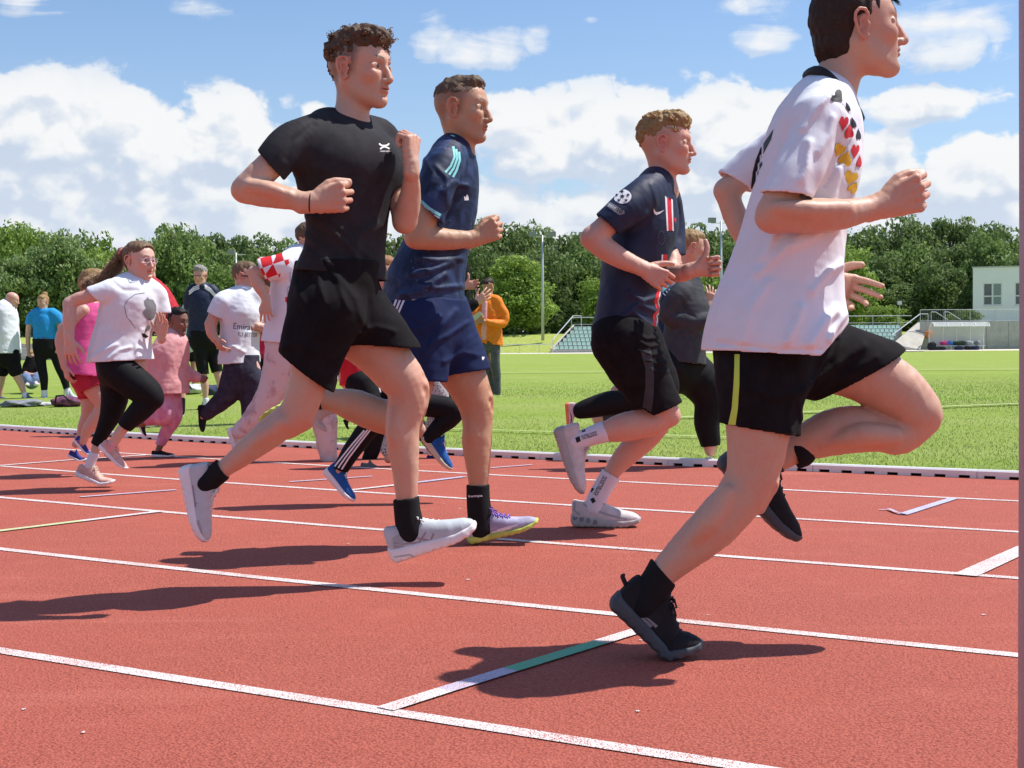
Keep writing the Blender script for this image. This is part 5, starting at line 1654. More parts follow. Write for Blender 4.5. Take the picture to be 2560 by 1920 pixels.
def white_runner():
    P = Person('runner in white shirt with black, red and yellow hearts and black shorts, nearest the camera', 3.56, r6(400, 1480), 'fair', res=.0048, hres=.0026)  #
    # ---- body
    P.limb(r5, [(700, 400, 150), (660, 560, 330), (620, 760, 380), (560, 1050, 370), (490, 1400, 360), (490, 1560, 340)], 1.15)
    P.limb(r6, [(810, 90, 260), (790, 180, 300), (782, 330, 300), (778, 470, 292), (768, 590, 262), (748, 690, 238), (690, 785, 222), (600, 885, 218), (515, 965, 195), (430, 1040, 160), (365, 1105, 132), (300, 1195, 100), (250, 1260, 90)], .95, -.09)
    P.knee(r6, (745, 700), .062, -.09, .95, -.30)
    P.limb(r6, [(640, 760, 90, -.135), (560, 880, 105, -.14), (470, 980, 60, -.12)], 1.0, k=.02)
    P.limb(r6, [(1370, 505, 90, .06), (1220, 500, 110, .055), (1060, 540, 60, .075)], 1.0, k=.02)
    P.limb(r5, [(470, 1000, 70, -.27), (620, 1010, 95, -.265), (800, 1005, 60, -.225)], 1.0, k=.02)
    P.limb(r6, [(880, 130, 280), (1050, 165, 300), (1215, 212, 288), (1375, 305, 262), (1470, 395, 222)], .95, .10)
    P.limb(r6, [(1490, 420, 190), (1400, 495, 190), (1300, 485, 190), (1190, 478, 218), (1070, 500, 205), (960, 548, 150), (885, 600, 112), (800, 640, 105)], .95, .11, k=.012)
    P.limb(r5, [(655, 600, 150, -.15), (560, 800, 158, -.20), (465, 985, 160, -.23), (440, 1050, 152, -.23)], 1.0, k=.02)
    P.limb(r5, [(447, 1040, 158, -.23), (540, 1042, 172, -.22), (670, 1040, 178, -.21), (800, 1030, 148, -.19), (900, 1010, 118, -.17), (975, 990, 102, -.16)], 1.0, k=.03)
    P.limb(r5, [(580, 640, 150, .15), (400, 790, 140, .18), (225, 915, 112, .20)], 1.0, k=.02)
    P.limb(r5, [(222, 918, 112, .20), (262, 1030, 122, .20), (330, 1150, 125, .2), (500, 1290, 100, .2), (690, 1350, 72, .2)], 1.0, k=.03)
    w = P.p(r5(972, 990), -.16); P.hand(w, (.93, -.10, .30), (-.1, -1, -.12), (-.25, 0, 1), 1.10, curl=((52, 98, 60), (56, 98, 60), (60, 95, 60), (66, 92, 60)), thumb='side')
    w = P.p(r5(668, 1350), .2); P.hand(w, (.85, -.15, -.30), (.05, 1, .25), (.3, 0, 1), 1.02, curl=((12, 25, 15), (18, 25, 18), (30, 35, 20), (45, 40, 20)), thumb='open', spread=5)
    c = P.p((2147, 73))
    P.head(c, -3, 5, 0, (1.0, 1.0, 1.09), HM['dark'], 'mop', 9000, brow=(.09, .055, .035), neck=(P.p(r5(735, 455)), .056, .060), nose=1.12, seed=4, blush=.3)
    P.build_body()
    # ---- shirt
    st = [(705, 440, 190), (672, 540, 330), (652, 640, 420), (636, 760, 455), (605, 900, 470), (563, 1050, 468), (525, 1200, 480), (478, 1380, 520), (452, 1520, 585), (440, 1650, 640), (436, 1760, 660)]
    ra = [1.2, 1.35, 1.4, 1.42, 1.38, 1.35, 1.35, 1.35, 1.32, 1.30, 1.28]
    T = Group([(P.tube(r5, [(x, y, w_, 0, q) for (x, y, w_), q in zip(st, ra)]), '+', 0), (P.tube(r5, [(600, 1200, 330), (610, 1400, 330), (640, 1560, 310), (665, 1680, 280)], 1.6), '+', .03)],
              clip=[plane(P, r5, (136, 1690), (600, 1716)), plane(P, r5, (560, 1745), (800, 1545))], depth=.06)
    yk = P.tube(r5, [(690, 455, 150, 0), (688, 500, 190, -.09), (672, 590, 235, -.155)])
    yk2 = P.tube(r5, [(690, 455, 150, 0), (660, 520, 190, .09), (610, 610, 215, .15)])
    sl = P.tube(r5, [(668, 585, 235, -.155), (625, 710, 228, -.19), (565, 840, 220, -.215), (500, 970, 228, -.23), (470, 1030, 235, -.235)], clip=[plane(P, r5, (390, 930), (620, 957), -.22)], depth=.05)
    sf = P.tube(r5, [(605, 610, 205, .15), (470, 715, 190, .18), (340, 815, 180, .20), (260, 880, 178, .21)], clip=[plane(P, r5, (215, 845), (335, 920), .2)], depth=.05)
    FO = [([(640, 530), (740, 600), (745, 700), (690, 830), (620, 935)], -.004, .006), ([(500, 690), (560, 600), (640, 520)], .006, .010), ([(520, 760), (500, 880), (470, 935)], .006, .012), ([(560, 800), (620, 720), (640, 640)], .004, .012),
          ([(360, 1250), (400, 1130), (420, 1040)], .010, .016), ([(330, 1330), (460, 1200), (560, 1130)], .008, .014), 
          ([(560, 1420), (650, 1330), (730, 1290)], .008, .012), ([(430, 1650), (480, 1560), (500, 1500)], .010, .014), ([(540, 1660), (620, 1560), (690, 1510)], .010, .016), ([(640, 1640), (700, 1570), (750, 1520)], .008, .012),
          ([(240, 1650), (280, 1500), (360, 1380)], .008, .016), ([(700, 1120), (660, 1000), (690, 860)], .006, .014), ([(160, 1655), (380, 1690), (600, 1688)], -.004, .006), ([(640, 1100), (560, 1180), (470, 1220)], .007, .012)]
    sh = P.cloth('shirt', [(T, '+', 0), (yk, '+', .05), (yk2, '+', .05), (sl, '+', .03), (sf, '+', .03)], F_WHITE, .0048, [(a_, b_ * 1.5, c_ * .85) for a_, b_, c_ in FO], .011, .10, 3, vw=r5, stretch=(1, 1, 1.5))
    for m_, hs in ((P_BLACK, [(757, 467, 66, 60, -50), (807, 517, 16, 55, 160), (833, 595, 24, 60, 165), (858, 650, 22, 60, 175)]), (P_RED, [(787, 592, 44, 76, 8), (813, 638, 44, 76, 180), (842, 726, 38, 74, 8), (861, 780, 24, 66, 185)]),
                   (P_YEL, [(768, 720, 56, 72, 25), (795, 768, 66, 78, 200), (822, 854, 66, 74, 20), (832, 905, 44, 66, 215)])):
        [P.decal('heart_print', sh, [heart(*q)], m_, r5, dense=5, off=.0022) for q in hs]
    P.decal('back_print', sh, [[(452, 622), (440, 672), (412, 725), (392, 762), (398, 795), (382, 822), (374, 852), (345, 912), (341, 905), (350, 830), (364, 775), (388, 715), (430, 655)], ], P_BLACK, r5, dense=5)
    P.band('collar', r5, [(612, 365, .01), (645, 342, -.055), (695, 352, -.092), (748, 402, -.098), (802, 470, -.082), (845, 522, -.045), (868, 572, 0), (850, 528, .035), (800, 470, .06), (720, 400, .07), (640, 352, .05), (612, 372, .01)], .0125, P_BLACK, sh[0])
    # ---- shorts
    wa = P.tube(r6, [(820, 20, 440, 0, 1.2), (810, 130, 440, 0, 1.2), (800, 230, 400, -.03, 1.1)], clip=[plane(P, r6, (1200, 70), (400, 110))], depth=0.0)
    n1 = P.tube(r6, [(815, 170, 340), (797, 265, 378), (788, 380, 362), (783, 520, 350)], .92, -.08, clip=[plane(P, r6, (618, 452), (952, 508), -.08)], depth=.06)
    n2 = P.tube(r6, [(860, 120, 400, .04), (1040, 170, 350, .10), (1170, 205, 345, .11), (1290, 250, 350, .11)], .92, clip=[plane(P, r6, (1030, 352), (1398, 140), .11)], depth=.06)
    FO = [([(930, 420), (900, 330), (985, 260)], .006, .010), ([(640, 400), (640, 300), (620, 200)], .006, .012), ([(700, 300), (800, 330), (930, 300)], .006, .010), ([(1060, 150), (1020, 230), (985, 280)], .010, .012), ([(1120, 90), (1080, 180), (1000, 280)], -.008, .010),
          ([(1250, 110), (1150, 180), (1030, 260)], .008, .012), ([(1300, 160), (1180, 240), (1060, 300)], .006, .010), ([(760, 130), (730, 250), (745, 380)], .006, .012), ([(870, 480), (850, 400), (880, 330)], .006, .010)]
    so = P.cloth('shorts', [(wa, '+', 0), (n1, '+', .03), (n2, '+', .03)], F_BLACK, .0050, FO, .008, .10, 8, vw=r6)
    P.decal('side_stripe', so, [[(676, 150), (698, 150), (696, 280), (690, 385), (680, 458), (648, 456), (664, 385), (672, 280)]], P_LIME, r6, dense=6)
    P.decal('hem_stitch', so, [[(760, 480), (850, 497), (945, 500), (945, 495), (850, 491), (760, 475)]], P_BLACK, r6, dense=6)
    # ---- socks and shoes
    s1 = P.tube(r6, [(385, 1065, 158), (350, 1125, 150), (312, 1185, 150), (275, 1245, 150)], .95, -.085, clip=[plane(P, r6, (410, 1148), (303, 1030), -.085)], depth=.02)
    P.cloth('sock', [(s1, '+', 0)], F_SOCKB, .0045, nz=.002, seed=5)
    s2 = P.tube(r6, [(960, 570, 150), (900, 602, 130), (840, 640, 130), (790, 650, 130)], .95, .11, clip=[plane(P, r6, (905, 520), (950, 640), .11)], depth=.02)
    P.cloth('sock', [(s2, '+', 0)], F_SOCKB, .0045, nz=.002, seed=6)
    a = P.shoe(r6(112, 1240), r6(540, 1472), S_BLACK, S_DGREY, dY=-.085, bend=44, up=(0, 0, 1), laces=P_BLACK, chunk=1.15)
    P.decal('logo', a[0], [[(262, 1302), (280, 1300), (318, 1335), (310, 1342), (298, 1340)], [(283, 1298), (300, 1302), (340, 1335), (330, 1345), (318, 1332)]], P_GREY, r6, dense=4)
    P.band('heel_tab', r6, [(205, 1165, -.085), (190, 1132, -.085), (186, 1118, -.085), (196, 1118, -.085)], .006, P_BLACK, a[0][0])
    P.shoe(r6(585, 622), r6(915, 1002), S_BLACK, S_DGREY, dY=.11, up=(.8, 0, .6), laces=P_BLACK, chunk=1.15)
    return P
t0 = time.time(); WR = white_runner(); print('white runner', time.time() - t0)
U = (0, 0, 1)
FIST = dict(curl=((62, 98, 60), (64, 98, 60), (68, 95, 60), (72, 92, 60)), thumb='side')
LOOSE = dict(curl=((18, 25, 15), (22, 28, 18), (28, 30, 20), (34, 34, 20)), thumb='open', spread=12)
# ---- black shirt runner
BR = fig('curly haired runner in black shirt and black shorts with white running shoes', 4.51, r2(800, 1560), 'fair', r1,
    [([(1010, 740, 150, -.01), (1085, 850, 400), (1105, 950, 460), (1105, 1200, 400), (1090, 1500, 380), (1060, 1640, 400)], dict(ratio=1.35, yaw=40)),
     ([(725, 400, 250), (705, 520, 225), (690, 620, 190), (662, 720, 178), (628, 800, 168), (560, 850, 152), (490, 903, 144), (410, 965, 122), (340, 1020, 98), (300, 1050, 88), (235, 1105, 78)], dict(vw=r2, dY=-.10)),
     ([(880, 400, 290), (990, 490, 262), (1075, 590, 232), (1135, 670, 205), (1140, 750, 188), (1118, 850, 166), (1120, 950, 155), (1130, 1050, 130), (1135, 1150, 110), (1137, 1220, 95), (1142, 1300, 85)], dict(vw=r2, dY=.10)),
     ([(845, 820, 165, -.15), (700, 940, 176, -.19), (570, 1055, 170, -.22), (505, 1125, 152, -.22)], {}),
     ([(1095, 800, 80, .065), (1090, 900, 88, .06), (1110, 1020, 44, .075)], dict(vw=r2, k=.02)),
     ([(560, 840, 70, -.145), (480, 905, 72, -.14), (400, 965, 40, -.125)], dict(vw=r2, k=.02)),
     ([(530, 1100, 80, -.27), (640, 1120, 90, -.285), (760, 1160, 56, -.28)], dict(k=.02)),
     ([(502, 1122, 158, -.22), (600, 1143, 172, -.24), (720, 1165, 150, -.25), (830, 1190, 122, -.26), (900, 1198, 102, -.26)], dict(k=.03)),
     ([(1330, 810, 150, .14), (1370, 1000, 150, .13), (1420, 1180, 150, .08), (1448, 1310, 140, .03)], {}),
     ([(1450, 1312, 140, .03), (1470, 1230, 150, .01), (1487, 1120, 120, -.02), (1488, 1030, 92, -.05), (1486, 965, 80, -.06)], dict(k=.03))],
    hands=[((900, 1198), -.26, (.97, 0, .16), (-.12, -1, -.1), U, 1.10, FIST),
           ((1487, 970), -.06, (.03, .1, 1), (.9, -.45, 0), (0, 1, 0), .98, dict(curl=((58, 78, 50), (62, 82, 50), (66, 86, 50), (70, 90, 50)), thumb='side'))],
    knees=[((1138, 690), .066, .10, 1.0, .12), ((640, 800), .052, -.10, .6, -.75)],
    head=dict(c=(902.7, 177), yaw=-30, pitch=-1, size=(1.04, 1.04, 1.05), nb=(h1(985, 1490), .054, .060), hair=HM['brown_curls'], style='curly', n=3200, brow=(.09, .07, .045), fade=.75, stubble=.10, seed=2, blush=.35),
    clothes=[('shirt', F_BLACKS, [
        ([(990, 740, 170, -.01, 1.2), (1060, 855, 330, 0, 1.5), (1092, 920, 560), (1108, 970, 620), (1110, 1000, 600), (1105, 1120, 535), (1110, 1250, 475), (1106, 1400, 455), (1090, 1520, 465), (1070, 1640, 520), (1065, 1720, 540)], dict(ratio=1.5, yaw=40, clip=[((800, 1605), (1320, 1662), 0)], depth=.04)),
        ([(1010, 745, 180), (870, 790, 190, -.12), (775, 850, 235, -.16), (705, 925, 232, -.19), (650, 995, 225, -.2)], dict(clip=[((592, 908), (728, 1062), -.19)], depth=.04, k=.04)),
        ([(1110, 755, 170), (1300, 790, 170, .12), (1375, 900, 180, .14), (1400, 1010, 175, .12), (1415, 1130, 175, .1)], dict(clip=[((1300, 1118), (1460, 1108), .1)], depth=.04, k=.04))],
        dict(nz=.005, nscale=.10, seed=12, stretch=(1, 1, 1.3), folds=[([(900, 1500), (1000, 1560), (1130, 1600)], .007, .008), ([(1290, 1330), (1200, 1420), (1180, 1540)], .006, .009), ([(890, 1290), (1010, 1350), (1150, 1480), (1230, 1600)], .008, .010), ([(880, 1400), (980, 1480), (1060, 1600)], .006, .009), ([(1000, 1290), (1130, 1400), (1240, 1520)], .005, .008), ([(1050, 1130), (1120, 1180), (1130, 1240)], .004, .008), ([(1180, 1150), (1100, 1080), (1000, 1040)], .004, .010), ([(930, 1560), (1050, 1620), (1180, 1640)], .005, .010), ([(950, 790), (850, 900), (820, 1000)], -.004, .010)])),
        ('shorts', F_BLACK, [
        ([(825, 60, 372, 0, 1.1), (812, 180, 390), (780, 300, 380)], dict(ratio=1.1, top=98)),
        ([(770, 330, 340), (725, 440, 318), (690, 560, 292), (665, 660, 285)], dict(dY=-.09, clip=[((566, 528), (800, 706), -.09)], depth=.05)),
        ([(850, 280, 350), (930, 375, 318), (1010, 450, 280), (1075, 530, 262)], dict(dY=.08, clip=[((930, 486), (1160, 500), .08)], depth=.05))],
        dict(vw=r2, nz=.006, nscale=.09, seed=14, folds=[([(700, 80), (760, 180), (800, 300)], .008, .010), ([(780, 100), (850, 200), (900, 330)], .007, .010), ([(850, 180), (930, 280), (960, 400)], .006, .010), ([(940, 430), (1000, 400), (1080, 420)], .007, .010), ([(640, 200), (700, 300), (760, 430)], .006, .012), ([(600, 500), (680, 470), (760, 520)], .006, .010)])),
        ('sock', F_SOCKB, [([(298, 1048, 106), (250, 1090, 102), (212, 1122, 104)], dict(dY=-.10, clip=[((322, 1098), (262, 1012), -.1)], depth=.02))], dict(vw=r2, nz=.002)),
        ('sock', F_SOCKB, [([(1133, 1175, 118), (1138, 1240, 120), (1148, 1300, 128), (1155, 1345, 130)], dict(dY=.10, clip=[((1190, 1180), (1077, 1196), .1)], depth=.02))], dict(vw=r2, nz=.002))],
    shoes=[((84, 1046), (170, 1404), (1, 0, .1), S_WHITE, S_WSOLE, dict(vw=r2, dY=-.10, laces=S_LACEW, chunk=1.25)),
           ((1072, 1492), (1478, 1358), U, S_WHITE, S_WSOLE, dict(vw=r2, dY=.10, laces=S_LACEW, chunk=1.35, hs=1.2))])
M_STR = mat('lilac_grey_trim', (.30, .26, .30), .6, .3)
def stroke(pts, w):
    """outline of a drawn line of width w"""
    L_, R_ = [], []
    for i, p_ in enumerate(pts):
        a = Vector(pts[max(i - 1, 0)]); b = Vector(pts[min(i + 1, len(pts) - 1)]); d = (b - a).normalized(); n = Vector((-d.y, d.x)) * w / 2
        L_.append((p_[0] + n.x, p_[1] + n.y)); R_.append((p_[0] - n.x, p_[1] - n.y))
    return L_ + R_[::-1]
U2 = BR.sh[1][0]
for q in ([(1078, 1395), (1120, 1400), (1180, 1395), (1230, 1402), (1290, 1430)], [(1078, 1410), (1130, 1420), (1175, 1412)], [(1170, 1430), (1225, 1348)], [(1225, 1434), (1262, 1352)], [(1180, 1372), (1250, 1388), (1305, 1425)]):
    BR.decal('shoe_trim', U2, [stroke(q, 8)], M_STR, r2, dense=4)
U1 = BR.sh[0][0]
for q in ([(118, 1060), (112, 1130), (135, 1200), (165, 1230)], [(128, 1200), (172, 1215)], [(120, 1215), (160, 1240), (130, 1290)], [(150, 1130), (165, 1230)]):
    BR.decal('shoe_trim', U1, [stroke(q, 6)], M_STR, r2, dense=4)
# chest emblem
lg = view(760, 280, 5.184)
sh = BR.c['shirt'][0]
BR.decal('chest_emblem', sh, [stroke([(972, 408), (985, 425), (1003, 435), (1040, 438), (1075, 432), (1092, 420), (1098, 408)], 20) , stroke([(985, 484), (1000, 466), (1022, 456), (1040, 452), (1060, 456), (1085, 466), (1104, 480)], 20)], P_WHITE, lg, dense=4)
BR.decal('emblem_lettering', sh, textpolys('UNDER ARMOUR', *lg(984, 518), *lg(1132, 518), height=3.4, bold=True), P_WHITE, None, dense=6)
w_ = Vector(BR.p(r1(893, 1199), -.26)); BR.ring('wristband', w_, np.array([[0.12, 0, 1], [0, 1, 0], [1, 0, 0]]).T[:, [0, 1, 2]] if False else np.array([[0.08, 0, 1.0], [0, 1.0, 0], [1.0, 0, 0]]), .0305, .0295, .0022, P_BLACK)
BR.decal('hem_logo', BR.c['shorts'][0], [heart(822, 635, 14, 26, 20)], P_WHITE, r2, dense=4)

# ---- navy shirt runner
def navy_mottle(t, b, c):
    n1 = noise(t, c.outputs['Object'], 7, 5, .65, 1.5); n2 = voro(t, c.outputs['Object'], 16, 2, .5)
    o = mixc(t, smooth(n1, .40, .62), (.007, .014, .045), (.022, .046, .125)); o = mixc(t, smooth(n2, .10, .03) * .5, o, (.10, .18, .32)); t.links.new(o, b.inputs['Base Color'])
    n = t.nodes.new('ShaderNodeBump'); n.inputs['Strength'].default_value = .25; n.inputs['Distance'].default_value = .004; t.links.new(n1.s, n.inputs['Height']); t.links.new(n.outputs[0], b.inputs['Normal'])
F_NAVYM = mat('mottled_navy_cloth', (.014, .027, .078), .6, .3, build=navy_mottle)
S_VIOLET = fabric('lilac_silver_shoe', (.42, .40, .55), .5, .25); S_LIMES = fabric('lime_sole', (.50, .58, .12), .5, .2); P_VIO = mat('violet_trim', (.25, .15, .55), .5, .3)
NR = fig('runner in navy striped football shirt and navy shorts with lilac and lime shoes', 5.43, r2(1450, 1420), 'tan', r1,
    [([(1735, 910, 170), (1715, 1050, 260), (1690, 1250, 280), (1640, 1500, 300), (1590, 1700, 340)], dict(ratio=1.35, yaw=15)),
     ([(1170, 420, 250), (1165, 600, 225), (1140, 770, 190)], dict(vw=r2, dY=-.09)),
     ([(1125, 830, 185), (1010, 808, 166), (900, 765, 160), (830, 745, 124), (765, 735, 98), (700, 728, 88)], dict(vw=r2, dY=-.06)),
     ([(1250, 400, 280), (1330, 520, 250), (1395, 620, 218), (1435, 700, 190), (1458, 770, 168), (1463, 850, 144), (1460, 930, 144), (1465, 1040, 118), (1467, 1120, 94), (1466, 1200, 80), (1472, 1290, 76)], dict(vw=r2, dY=.10)),
     ([(1660, 1010, 130, -.17), (1610, 1200, 150, -.21), (1550, 1345, 150, -.23), (1520, 1405, 138, -.23)], {}),
     ([(1440, 820, 70, .07), (1440, 900, 76, .065), (1455, 1010, 40, .075)], dict(vw=r2, k=.02)),
     ([(1518, 1402, 142, -.23), (1600, 1410, 150, -.22), (1730, 1420, 126, -.2), (1868, 1414, 90, -.18)], dict(k=.03)),
     ([(1760, 1000, 130, .17), (1720, 1240, 125, .2), (1700, 1330, 110, .2)], {}), ([(1700, 1330, 110, .2), (1600, 1420, 100, .15)], {})],
    hands=[((1868, 1412), -.18, (.90, -.05, .42), (-.1, -1, -.05), (-.3, 0, 1), 1.0, FIST)],
    knees=[((1452, 740), .064, .10, 1.0, .1)],
    head=dict(c=(1157.5, 275), yaw=-20, pitch=-2, size=(1.04, 1.04, 1.09), nb=(h2(770, 1540), .054, .050), hair=HM['brown'], style='fade', n=9000, brow=(.13, .085, .055), fade=.62, stubble=.28, seed=5, blush=.15),
    clothes=[('shirt', F_NAVYM, [
        (None, dict(group=[([(1745, 880, 150, 0, 1.2), (1740, 930, 240), (1725, 1010, 315), (1715, 1120, 345), (1695, 1250, 355), (1660, 1400, 362), (1625, 1500, 385), (1590, 1620, 430), (1570, 1700, 462), (1560, 1800, 480), (1560, 1870, 485)], dict(ratio=1.3, yaw=15))], clip=[((1324, 1792), (1815, 1836), 0)], depth=.05)),
        ([(1735, 880, 130), (1690, 950, 205, -.13), (1655, 1040, 222, -.18), (1630, 1150, 205, -.21), (1590, 1250, 205, -.22), (1570, 1330, 205, -.23)], dict(clip=[((1490, 1165), (1650, 1310), -.22)], depth=.04, k=.04)),
        ([(1745, 880, 130), (1760, 950, 170, .13), (1740, 1080, 170, .18), (1720, 1180, 170, .2)], dict(k=.04))],
        dict(nz=.009, nscale=.09, seed=22, stretch=(1.2, 1, 1), folds=[([(1560, 1480), (1680, 1490), (1800, 1470)], .009, .010), ([(1540, 1540), (1660, 1560), (1790, 1540)], .008, .010), ([(1500, 1640), (1620, 1620), (1740, 1570)], .010, .010), ([(1440, 1760), (1560, 1740), (1700, 1640)], .010, .012), ([(1700, 1180), (1760, 1120), (1830, 1120)], .006, .010), ([(1650, 1030), (1720, 1100), (1720, 1250)], .006, .010), ([(1580, 980), (1640, 1080), (1600, 1200)], .006, .012), ([(1560, 1700), (1660, 1720), (1790, 1700)], .008, .010)])),
        ('shorts', F_NAVYS, [
        ([(1210, 240, 380, 0, 1.1), (1205, 330, 395), (1210, 420, 360)], dict(ratio=1.1, top=275)),
        ([(1190, 380, 320), (1180, 500, 320), (1175, 660, 300)], dict(dY=-.09, clip=[((1030, 640), (1320, 655), -.09)], depth=.05)),
        ([(1240, 350, 370), (1310, 450, 310), (1380, 560, 252), (1410, 650, 245)], dict(dY=.08, clip=[((1280, 632), (1512, 596), .08)], depth=.05))],
        dict(vw=r2, nz=.007, nscale=.09, seed=24, folds=[([(1370, 330), (1300, 420), (1240, 520)], .008, .012), ([(1420, 380), (1340, 440), (1260, 480)], .007, .010), ([(1300, 360), (1220, 420), (1150, 400)], .006, .010), ([(1320, 560), (1400, 520), (1460, 530)], .005, .010)])),
        ('sock', F_SOCKB, [([(1465, 1110, 106), (1467, 1190, 108), (1476, 1290, 116), (1480, 1330, 118)], dict(dY=.10, clip=[((1518, 1124), (1412, 1128), .1)], depth=.02))], dict(vw=r2, nz=.0015)),
        ('sock', F_SOCKB, [([(740, 733, 98), (700, 730, 96), (670, 726, 90)], dict(dY=-.06, clip=[((752, 800), (742, 680), -.06)], depth=.02))], dict(vw=r2, nz=.0015))],
    shoes=[((806, 668), (440, 795), (.1, 0, -1), S_WHITE, S_LIMES, dict(vw=r2, dY=-.02, chunk=.8)),
           ((1170, 1362), (1353, 1318), U, S_VIOLET, S_LIMES, dict(vw=lambda x, y: (x, y), dY=.10, chunk=.85, laces=P_VIO))])
sh = NR.c['shirt'][0]; P_FLECK = mat('fleck_print', (.13, .20, .33), .6, .3)
for k in range(3):
    NR.decal('shoulder_stripe', sh, [stroke([(1737 + k * 17, 868 + k * 16), (1745 + k * 15, 930 + k * 10), (1722 + k * 17, 985 + k * 12), (1690 + k * 22, 1022 + k * 14)], 13)], P_MINT, r1, dense=4)
for a_, b_, m_, w_ in (((1540, 1186), (1662, 1276), P_MINT, 17), ((1545, 1206), (1655, 1292), P_LBLUE, 9), ((1540, 1222), (1640, 1300), P_WHITE, 14)):
    NR.decal('cuff_stripe', sh, [stroke([a_, ((a_[0] + b_[0]) / 2 - 4, (a_[1] + b_[1]) / 2 + 6), b_], w_)], m_, r1, dense=4)
NR.decal('chest_emblem', sh, [[(1818, 1150), (1826, 1162), (1828, 1186), (1804, 1188), (1800, 1162), (1810, 1168)]], P_WHITE, r1, dense=3)
NR.band('collar', r1, [(1700, 822, .02), (1712, 812, -.05), (1740, 815, -.07), (1748, 850, -.072), (1790, 920, -.06), (1828, 990, -.02), (1840, 1030, 0)], .008, P_MINT, sh[0])
NR.decal('hem_label', sh, [[(1493, 1770), (1526, 1773), (1530, 1812), (1497, 1808)]], P_GREY, r1, dense=5)
for q in ((1690, 880), (1523, 1660), (1665, 1104), (1722, 1306), (1490, 1548), (1842, 1328), (1500, 1590), (1700, 1530), (1610, 1560), (1580, 1720), (1760, 1740)):
    NR.decal('fleck', sh, [heart(q[0], q[1], 5, 13, 10, 8)], P_FLECK, r1, dense=4)
for k in range(3):
    NR.decal('side_stripe', NR.c['shorts'][0], [stroke([(1092 + k * 17, 268 + k * 3), (1070 + k * 16, 330), (1050 + k * 18, 400)], 9)], P_WHITE, r2, dense=4)
    NR.decal('shoe_stripe', NR.sh[1][0], [stroke([(1215 + k * 14, 1338 - k * 6), (1262 + k * 16, 1326 - k * 7)], 5)], P_WHITE, None, dense=3)
    NR.decal('shoe_stripe', NR.sh[0][0], [stroke([(520 + k * 26, 790 - k * 12), (575 + k * 26, 700 - k * 12)], 9)], P_LBLUE, r2, dense=3)
NR.decal('sock_lettering', NR.c['sock'][0], textpolys('kempa', *r2(1422, 1186), *r2(1486, 1182), height=6, bold=True), P_WHITE, None, dense=6)
NR.decal('hem_logo', NR.c['shorts'][0], [heart(1488, 545, 12, 20, 10)], P_WHITE, r2, dense=4)

